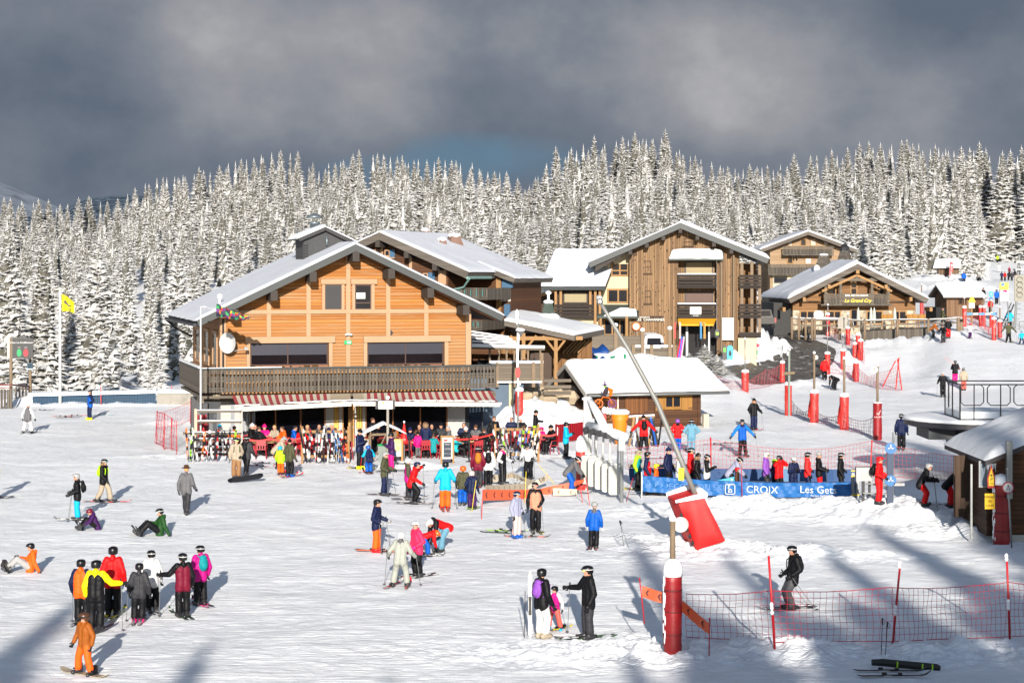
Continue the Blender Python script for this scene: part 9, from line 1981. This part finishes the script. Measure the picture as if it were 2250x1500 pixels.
for i,(px,yt,yb)in enumerate(((899,958,1002),(992,960,1000),(1031,952,995))):
 g=P(px,yb,88.6);g.z=zt(g.x,88.6);h=HC-(yt-YH)*88.6/F-g.z;m=MB();m.tube((0,0,0),(0,0,h),.035);m.lathe([(.17,0),(.17,.03),(.03,.05)],(0,0,0),12);o=m.build('barrier_post',DKMET);o.location=g;T(o,'black ribbon post, %s of three before the cafe'%('left','middle','right')[i],'post')
def windbreak():
 t=thing('terrace_screen','snow-dusted timber screen with slats at the left front of the terrace','screen',(((430-CX)/F*90.),90.,0));o=t.location
 def q(px,py,dy=0.):return P(px,py,90+dy)-o
 def hbox(b,a,c,y0,y1,dy=0.,th=.08):p,r=q(a,y0,dy),q(c,y1,dy);b.box(p.x,dy,r.z,r.x,dy+th,p.z)
 b=MB();hbox(b,427,433,898,1010);b.build('left_post',M((.36,.30,.22),.8),t);b=MB();hbox(b,528,533,898,985);b.build('right_post',M((.34,.32,.28),.8),t)
 for i,(y0,y1)in enumerate(((900,906),(923,929),(948,955),(962,968),(980,985),(992,996))):
  b=MB();hbox(b,433 if i<2 else 386+i*8,530,y0+1,y1,-.10,.09);r=b.build('rail',W_GREYH,t);p,s_=q(433 if i<2 else 392+i*8,y0+1,-.1),q(530,y0,-.1);slab('rail_snow',(p.x,-.16,p.z),(s_.x,-.16,p.z),(s_.x,.0,p.z),(p.x,.0,p.z),.05,r,nx=24,ny=6)
 b=MB();hbox(b,434,528,984,1008,.3);b.build('dark_back',M((.08,.02,.015),.8),t)
 for k in range(6):
  s=thing('stacked_chair',['lowest','second','third','fourth','fifth','topmost'][k]+' red chair of the stack behind the timber screen','chair',P(446,945,91.5)+Vector((0,0,-.95+k*.16)),R(20),'stacked red chairs behind the timber screen');link('seat',CS,s);link('backrest',CB,s)
windbreak()
SKC=[('white',(.42,.42,.42)),('red',(.40,.015,.015)),('black',(.015,.015,.018)),('orange',(.45,.09,.015)),('black',(.02,.015,.015)),('blue',(.02,.08,.22)),('grey',(.15,.15,.16)),('white',(.38,.38,.37)),('lime',(.15,.32,.02)),('red',(.30,.01,.01)),('white',(.44,.40,.36))]
def rack(px0,px1,Y,yt,lab,nm,n,seed,nsk=True,posts=True):
 t=thing('ski_rack',lab,'rack',P(px0,600,Y));t.location.z=zt(t.location.x,Y);o=t.location;h=HC-(yt-YH)*Y/F-o.z;w=(px1-px0)/F*Y
 if posts:
  for x in (0,w):m=MB();m.box(x-.05,-.05,-.2,x+.05,.05,h+.18);m.build('post',W_RAW,t)
  for z in (h-.12,h*.18):m=MB();m.box(.05,-.04,z,w-.05,.04,z+.12);m.build('rail',W_RAW,t)
 rnd=random.Random(seed)
 for i in range(n):
  nmc,c=SKC[rnd.randrange(len(SKC))];x=w*(i+.5)/n+rnd.uniform(-.06,.06);ln=rnd.uniform(.92,1.08);tilt=rnd.uniform(-.19,.19)
  s=link('ski',SKI);s.rotation_euler=(R(90)+rnd.uniform(.10,.24),tilt,R(180)if rnd.random()<.5 else 0);
  s.rotation_euler=(-R(90)-.18,tilt,0);s.rotation_euler=(R(-74),tilt,0);s.location=(o.x+x,Y-.30,o.z+.74*ln);s.scale=(.95,ln*.95,1.1);setm(s,skim(c));T(s,'%s ski, %s from the left in the %s'%(nmc,(TN+['fifteenth','sixteenth','seventeenth','eighteenth'])[i],nm),'ski','skis standing in the '+nm);b=link('binding',BIND,s);setm(b,M(col('k'),.5))
 for i in range(max(2,n//3)):
  x=w*rnd.random();p=MB();top=Vector((rnd.uniform(-.15,.15),.28,rnd.uniform(1.05,1.2)));p.tube((0,0,0),top*.88,.010,.011,5,0);p.tube(top*.87,top,.02,.02,6,1);q=p.build('ski_pole',[METAL,M(col('k'),.6)]);q.location=(o.x+x,Y-.38,zt(o.x+x,Y-.38));T(q,'ski pole leaning in the '+nm,'ski pole','ski poles leaning in the '+nm)
rack(664,766,88.2,945,'wooden ski rack full of skis left of the cafe door','rack left of the cafe door',15,1)
rack(1088,1183,88.6,940,'wooden ski rack full of skis right of the menu blackboard','rack right of the blackboard',15,2)
rack(444,520,88.6,960,'snowy rail that the left skis lean on','row along the timber screen',9,3,posts=False)
rack(412,432,88.4,960,'low wooden rail at the far left of the terrace','cluster left of the timber screen',4,4,posts=False)
for ob in [x for x in COL.objects if x.name.startswith('ski_rack')and not x.children]:bpy.data.objects.remove(ob)
def cafe_bits():
 g=P(983,992,88.0);g.z=zt(g.x,88);t=thing('menu_blackboard','tall menu blackboard in a wooden frame before the cafe','blackboard',g,R(4));s=88/F;w=26*s;m=MB()
 for x in (-w/2,w/2):m.box(x-.04,-.04,-.1,x+.04,.04,61*s)
 m.box(-w/2+.04,-.03,57*s,w/2-.04,.03,61*s);m.build('frame',W_RAW,t);m=MB();m.box(-w/2+.04,-.02,10*s,w/2-.04,.02,57*s);q=m.build('white_panel',M((.40,.38,.36),.6),t);m=MB();m.box(-w/2+.10,-.035,14*s,w/2-.10,-.021,46*s);q=m.build('slate',M((.025,.035,.05),.7),t)
 text('MENU',.09,q,(0,-.04,42*s),M((.35,.35,.35),.7),ext=.001);text('L\'APRES',.10,q,(0,-.04,32*s),M((.3,.3,.3),.7),ext=.001);text('Plat du jour',.07,q,(0,-.04,22*s),M((.3,.3,.3),.7),ext=.001);m=MB();m.ell((-.08,-.03,51*s),(.10,.008,.045),10);m.build('red_emblem',M((.4,.02,.02),.6),t)
 g=P(868,992,88.4);g.z=zt(g.x,g.y);t=thing('notice_board','notice board with four yellow sheets in an orange frame','notice board',g,R(6));s=88.4/F;m=MB()
 for x in (-.33,.33):m.box(x-.04,-.04,-.1,x+.04,.04,52*s)
 m.box(-.33,-.03,49*s,.33,.03,53*s);m.build('frame',M((.40,.17,.05),.7),t);m=MB();m.box(-.29,-.02,.30,.29,.02,49*s);q=m.build('back',WHITE,t);m=MB()
 for x in (-.26,.02):
  for z in (.58,.86):m.box(x,-.035,z,x+.24,-.021,z+.24)
 m.build('yellow_sheet',M((.55,.50,.16),.7),t);m=MB();m.box(-.2,-.035,.34,.05,-.021,.52);m.build('blue_sheet',M((.04,.2,.4),.7),t)
 g=P(888,985,88.8);g.z=zt(g.x,g.y);t=thing('closed_parasol','closed red parasol with white lettering beside the notice board','parasol',g);s=88.8/F;m=MB();m.tube((0,0,0),(0,0,85*s),.03);m.build('pole',METAL,t);m=MB();m.lathe([(.17,40*s),(.19,44*s),(.12,60*s),(.05,80*s),(.02,86*s)],(0,0,0),12,wob=.14,seed=3);m.build('canopy',M((.50,.015,.012),.6,bmp=.4,bs=6),t,True);text('ORANGINA'[:0]+'BAR',.10,t,(0,-.17,50*s),M((.4,.35,.35),.6),ext=.002)
 m=MB();m.ell((.0,-.02,88*s),(.05,.05,.05),8);m.build('snow_tip',SNOW,t,True)
 g=P(842,1002,88.2);g.z=zt(g.x,g.y);t=thing('waste_bin','grey wheeled bin with green lid in front of the cafe','bin',g);m=MB();m.lathe([(.20,0),(.25,.8),(.26,.82)],(0,0,0),4);m.build('bin_body',M((.24,.27,.24),.6),t);m=MB();m.lathe([(.28,.82),(.27,.88),(.1,.92)],(0,0,0),4);m.build('lid',M((.02,.28,.10),.5),t)
 Y=88.0;s=Y/F;g=P(852,1000,Y);g.z=zt(g.x,Y);t=thing('town_sign','white LES GETS sign in a black holder on a wooden post','sign',g);H=HC-(876-YH)*s-g.z;m=MB();m.tube((0,0,-.1),(0,0,H),.07,.06);m.build('post',M((.25,.23,.20),.8),t,True);m=MB();m.box(-27*s,-.08,H-22*s,16*s,-.01,H-3*s);m.build('holder',DKMET,t)
 m=MB();m.box(-20*s,-.10,H-22*s,11*s,-.081,H-4*s);q=m.build('plate',M((.48,.48,.48),.5,var=.03),t);text('LES GETS',.24,q,(-4.5*s,-.108,H-15*s),M((.02,.10,.36),.6),ext=.004,sx=.62,shear=.2);m=MB();m.ell((-9*s,-.105,H-8*s),(.06,.004,.05),8);m.build('sun_mark',M((.6,.42,.01),.6),q);m=MB();m.ell((0,0,H+.06),(.1,.1,.09),8);m.build('snow_cap',SNOW,t,True)
 g=P(842,1000,88.8);g.z=zt(g.x,g.y);t=thing('roofed_crib','small rustic crib of branches under a snowy gable roof','crib',g,R(10));s=88.8/F
 for x in (-.62,.55):
  for y in (-.3,.35):m=MB();m.tube((x,y,-.1),(x,y,68*s),.035);m.build('branch_post',W_POST,t,True)
 m=MB();m.beam((-.65,-.3,60*s),(.6,-.3,62*s),.05,.06);m.beam((-.65,.35,60*s),(.6,.35,60*s),.05,.06);m.beam((-.5,-.32,.1),(.1,-.32,62*s),.05,.05);m.beam((.1,-.32,.1),(.5,-.32,60*s),.04,.05);m.build('crossbar',W_POST,t)
 for sg in (-1,1):slab('crib_snow',(sg*.95,-.5,64*s),(sg*.95,.5,64*s),(0,.5,84*s),(0,-.5,84*s),.12,t,nx=14,ny=8)
 def lying(me,bn,px,py,yaw,c,lab,cat,nm,sc=1.,roll=0.,up=.02,Y=None):
  g=ground(px,py);o=link(nm,me);o.location=g+Vector((0,0,up));o.rotation_euler=(0,R(roll),R(yaw));o.scale=(sc,sc,1);setm(o,skim(col(c))if nm=='ski' else M(col(c),.3));T(o,lab,cat)
  if bn:b=link('bindings' if me==BOARD else 'binding',bn,o);setm(b,M(col('k'),.5))
 m=MB();g=ground(536,1058);o=link('snowboard',BOARD);o.location=g+Vector((.1,-.2,.16));o.rotation_euler=(R(62),R(-9),R(6));setm(o,M(col('k'),.3));T(o,'black snowboard with two orange discs resting on edge before the terrace','snowboard');m=MB()
 for x in (-.36,.34):m.prism([(x+.07*math.cos(k*.5),.0+.07*math.sin(k*.5))for k in range(13)],.003,.010,axis='z')
 m.build('orange_disc',M(col('o'),.5),o)
 for (px,py,yw,c,l)in ((137,916,70,'r','red and black ski lying left of the blue-jacketed man'),(163,914,110,'r','red ski with raised binding by the flagpole man'),(150,918,120,'k','black ski crossing beneath the red one'),(222,913,105,'tl','teal ski lying behind the blue-jacketed man'),(92,902,80,'k','dark ski lying near the white-trousered skier'),(570,1025,60,'r','red and black ski on the snow beside the snowboard'),(583,1019,70,'k','black ski on the snow before the ribbon'),(1000,1003,85,'k','dark ski lying before the menu blackboard'),(1012,1002,80,'r','second ski lying before the menu blackboard'),(1100,1172,70,'gr','green and white ski lying left of the lilac jacket'),(1110,1167,75,'li','lime edged ski lying left of the lilac jacket'),(1155,1180,80,'co','coral ski under the pole of the lilac skier'),(880,1020,80,'k','black ski lying right of the pink trousers'),(1600,975,80,'k','black ski lying in the snow beyond the queue net'),(1575,978,70,'dg','grey ski lying behind the queue net'),(1458,1008,85,'k','black ski lying between net and hut'),(1950,1476,88,'k','upper black ski half buried in the right foreground')):lying(SKI,BIND,px,py,yw,c,l,'ski','ski')
 lying(SKI,BIND,1958,1487,92,'dg','lower grey ski half buried in the right foreground','ski','ski')
 m=MB();g=ground(1988,1468);m.path([(-.74,0,.10),(-.5,0,.11),(.7,0,.06),(.78,0,.05)],[.07,.085,.085,.06],8);o=m.build('ski_bag',M((.012,.014,.012),.5,var=.3));o.location=g;o.rotation_euler[1]=R(3);T(o,'long black ski bag with lime piping lying in the right foreground','ski bag');q=MB();q.box(-.2,-.088,.03,-.17,-.06,.16);q.box(.36,-.088,.02,.39,-.06,.14);q.box(.58,-.088,.02,.61,-.06,.14);q.build('piping',M(col('li'),.5),o)
 for i,(px,py,yt,lean,c,l)in enumerate(((1936,1437,1357,.03,'k','left black ski pole stuck upright by the foreground net'),(1945,1440,1365,.05,'k','right black ski pole stuck upright by the foreground net'),(1371,1199,1143,-.12,'g','left ski pole of a crossed pair stuck in the snow'),(1382,1201,1143,-.30,'g','right ski pole of a crossed pair stuck in the snow'))):
  g=ground(px,py);hh=(py-yt)/F*g.y;m=MB();m.tube((0,0,-.05),(lean*.9,0,hh*.85),.009,.009,6,0);m.tube((lean*.88,0,hh*.83),(lean,0,hh),.02,.022,6,1);m.path([(lean,0,hh),(lean+.07,0,hh-.08),(lean+.02,0,hh-.16)],.006,4,1);o=m.build('ski_pole',[M(col(c),.4),BLK]);o.location=g;T(o,l,'ski pole')
 for (px,py,Y,l)in ((2090,800,None,'red-tipped skis on the shoulder of the pink-trousered skier'),):g=ground(2098,842);m=MB();m.beam((.45,-.1,1.05),(-.75,.1,1.95),.09,.03);m.build('ski',M((.38,.10,.09),.4)).location=g;o=COL.objects[-1];T(o,l,'ski')
 g=ground(1192,1402);for_l=(('white ski held upright behind the woman with the purple backpack',-.30,(.42,.42,.42),1.72,.05),)
 for l,dx,c,hh,w in for_l:o=link('ski',SKI);o.location=g+Vector((dx,.12,.76));o.rotation_euler=(R(-90),0,R(180));setm(o,M(c,.3));T(o,l,'ski');b=link('binding',BIND,o);setm(b,M(col('k'),.5))
 m=MB();m.tube((-.44,0,0),(-.42,0,1.15),.011,n=6);o=m.build('ski_pole',DKMET);o.location=g;T(o,'dark ski pole upright beside the white ski of the purple backpack woman','ski pole')
 g=P(1413,985,97);g.z=zt(g.x,g.y);t=thing('trestle_rack','wooden trestle ski rack with snowy crossbar in front of the ski hut','rack',g);s=97/F;m=MB()
 for x in (-22*s,20*s):m.beam((x-.22,0,-.1),(x+.05,0,1.45),.11,.11);m.beam((x+.35,.1,-.1),(x,.1,1.45),.11,.11)
 m.build('trestle_leg',W_RAW,t);m=MB();m.beam((-.75,.05,1.48),(.6,.05,1.54),.12,.09);m.build('crossbar',W_RAW,t);m=MB();m.beam((-.72,.03,1.54),(.58,.03,1.61),.11,.06);m.build('bar_snow',SNOW,t)
 for i,(px,c)in enumerate(((1432,'k'),(1440,'dg'),(1436,'b'),(1396,'w'),(1450,'k'))):o=link('ski',SKI);o.location=((px-CX)/F*96.6,96.5,g.z+.75);o.rotation_euler=(R(-74),R(-12 if i<3 else 6),0);setm(o,M(col(c),.3,var=.5));T(o,['black ski leaning at the right trestle leg','dark grey ski leaning behind the black one at the trestle','blue ski sticking up over the trestle bar','white ski leaning at the left trestle leg','thin black ski right of the trestle'][i],'ski');b=link('binding',BIND,o);setm(b,M(col('k'),.5))
 for k in range(13):
  px=1226+k*4.2;t=thing('folded_chair','%s folded red chair of the snowy row left of the ski hut'%TN[k],'chair',P(px,930,99+.12*k),R(-60),'folded red chairs left of the ski hut');t.location.z=zt(t.location.x,t.location.y);m=MB();m.box(-.22,-.04,.05,.22,.0,.95);m.build('backrest',CHR,t);m=MB();m.ell((0,-.02,.98),(.22,.06,.045),8);m.ell((.05,-.06,.6),(.04,.03,.25),6);m.build('chair_snow',SNOW,t,True)
 t=thing('guard_rail','thin metal guard rail along the upper lift lane','railing',ground(2205,722));o=t.location;m=MB();Y=o.y;a,c=P(2196,706,Y)-o,P(2255,706,Y)-o;m.tube(a,c,.04);m.tube(a-Vector((0,0,.4)),c-Vector((0,0,.4)),.03)
 for k in range(5):q=a.lerp(c,k/4);m.tube(q-Vector((0,0,.9)),q,.04)
 m.build('rail',METAL,t)
 t=thing('blue_crash_cushion','blue and white crash cushion strip before the ticket hut','cushion',P(2124,690,172));m=MB()
 for k in range(5):m.beam((k*.55,0,0),(k*.55+.5,0,.03),.1,.22,m=k%2)
 m.build('strip',[M((.05,.2,.4),.6),WHITE],t)
 g=ground(2094,694);t=thing('white_helmet_dome','grey and white domed object before the ticket hut wall','snow scooter',g);m=MB();m.ell((0,0,.35),(.75,.6,.32),14);m.build('cover',M((.40,.42,.38),.4),t,True);m=MB();m.ell((0,-.05,.18),(.8,.6,.2),12);m.build('base',DKMET,t,True)
cafe_bits()
print('people',NP[0])
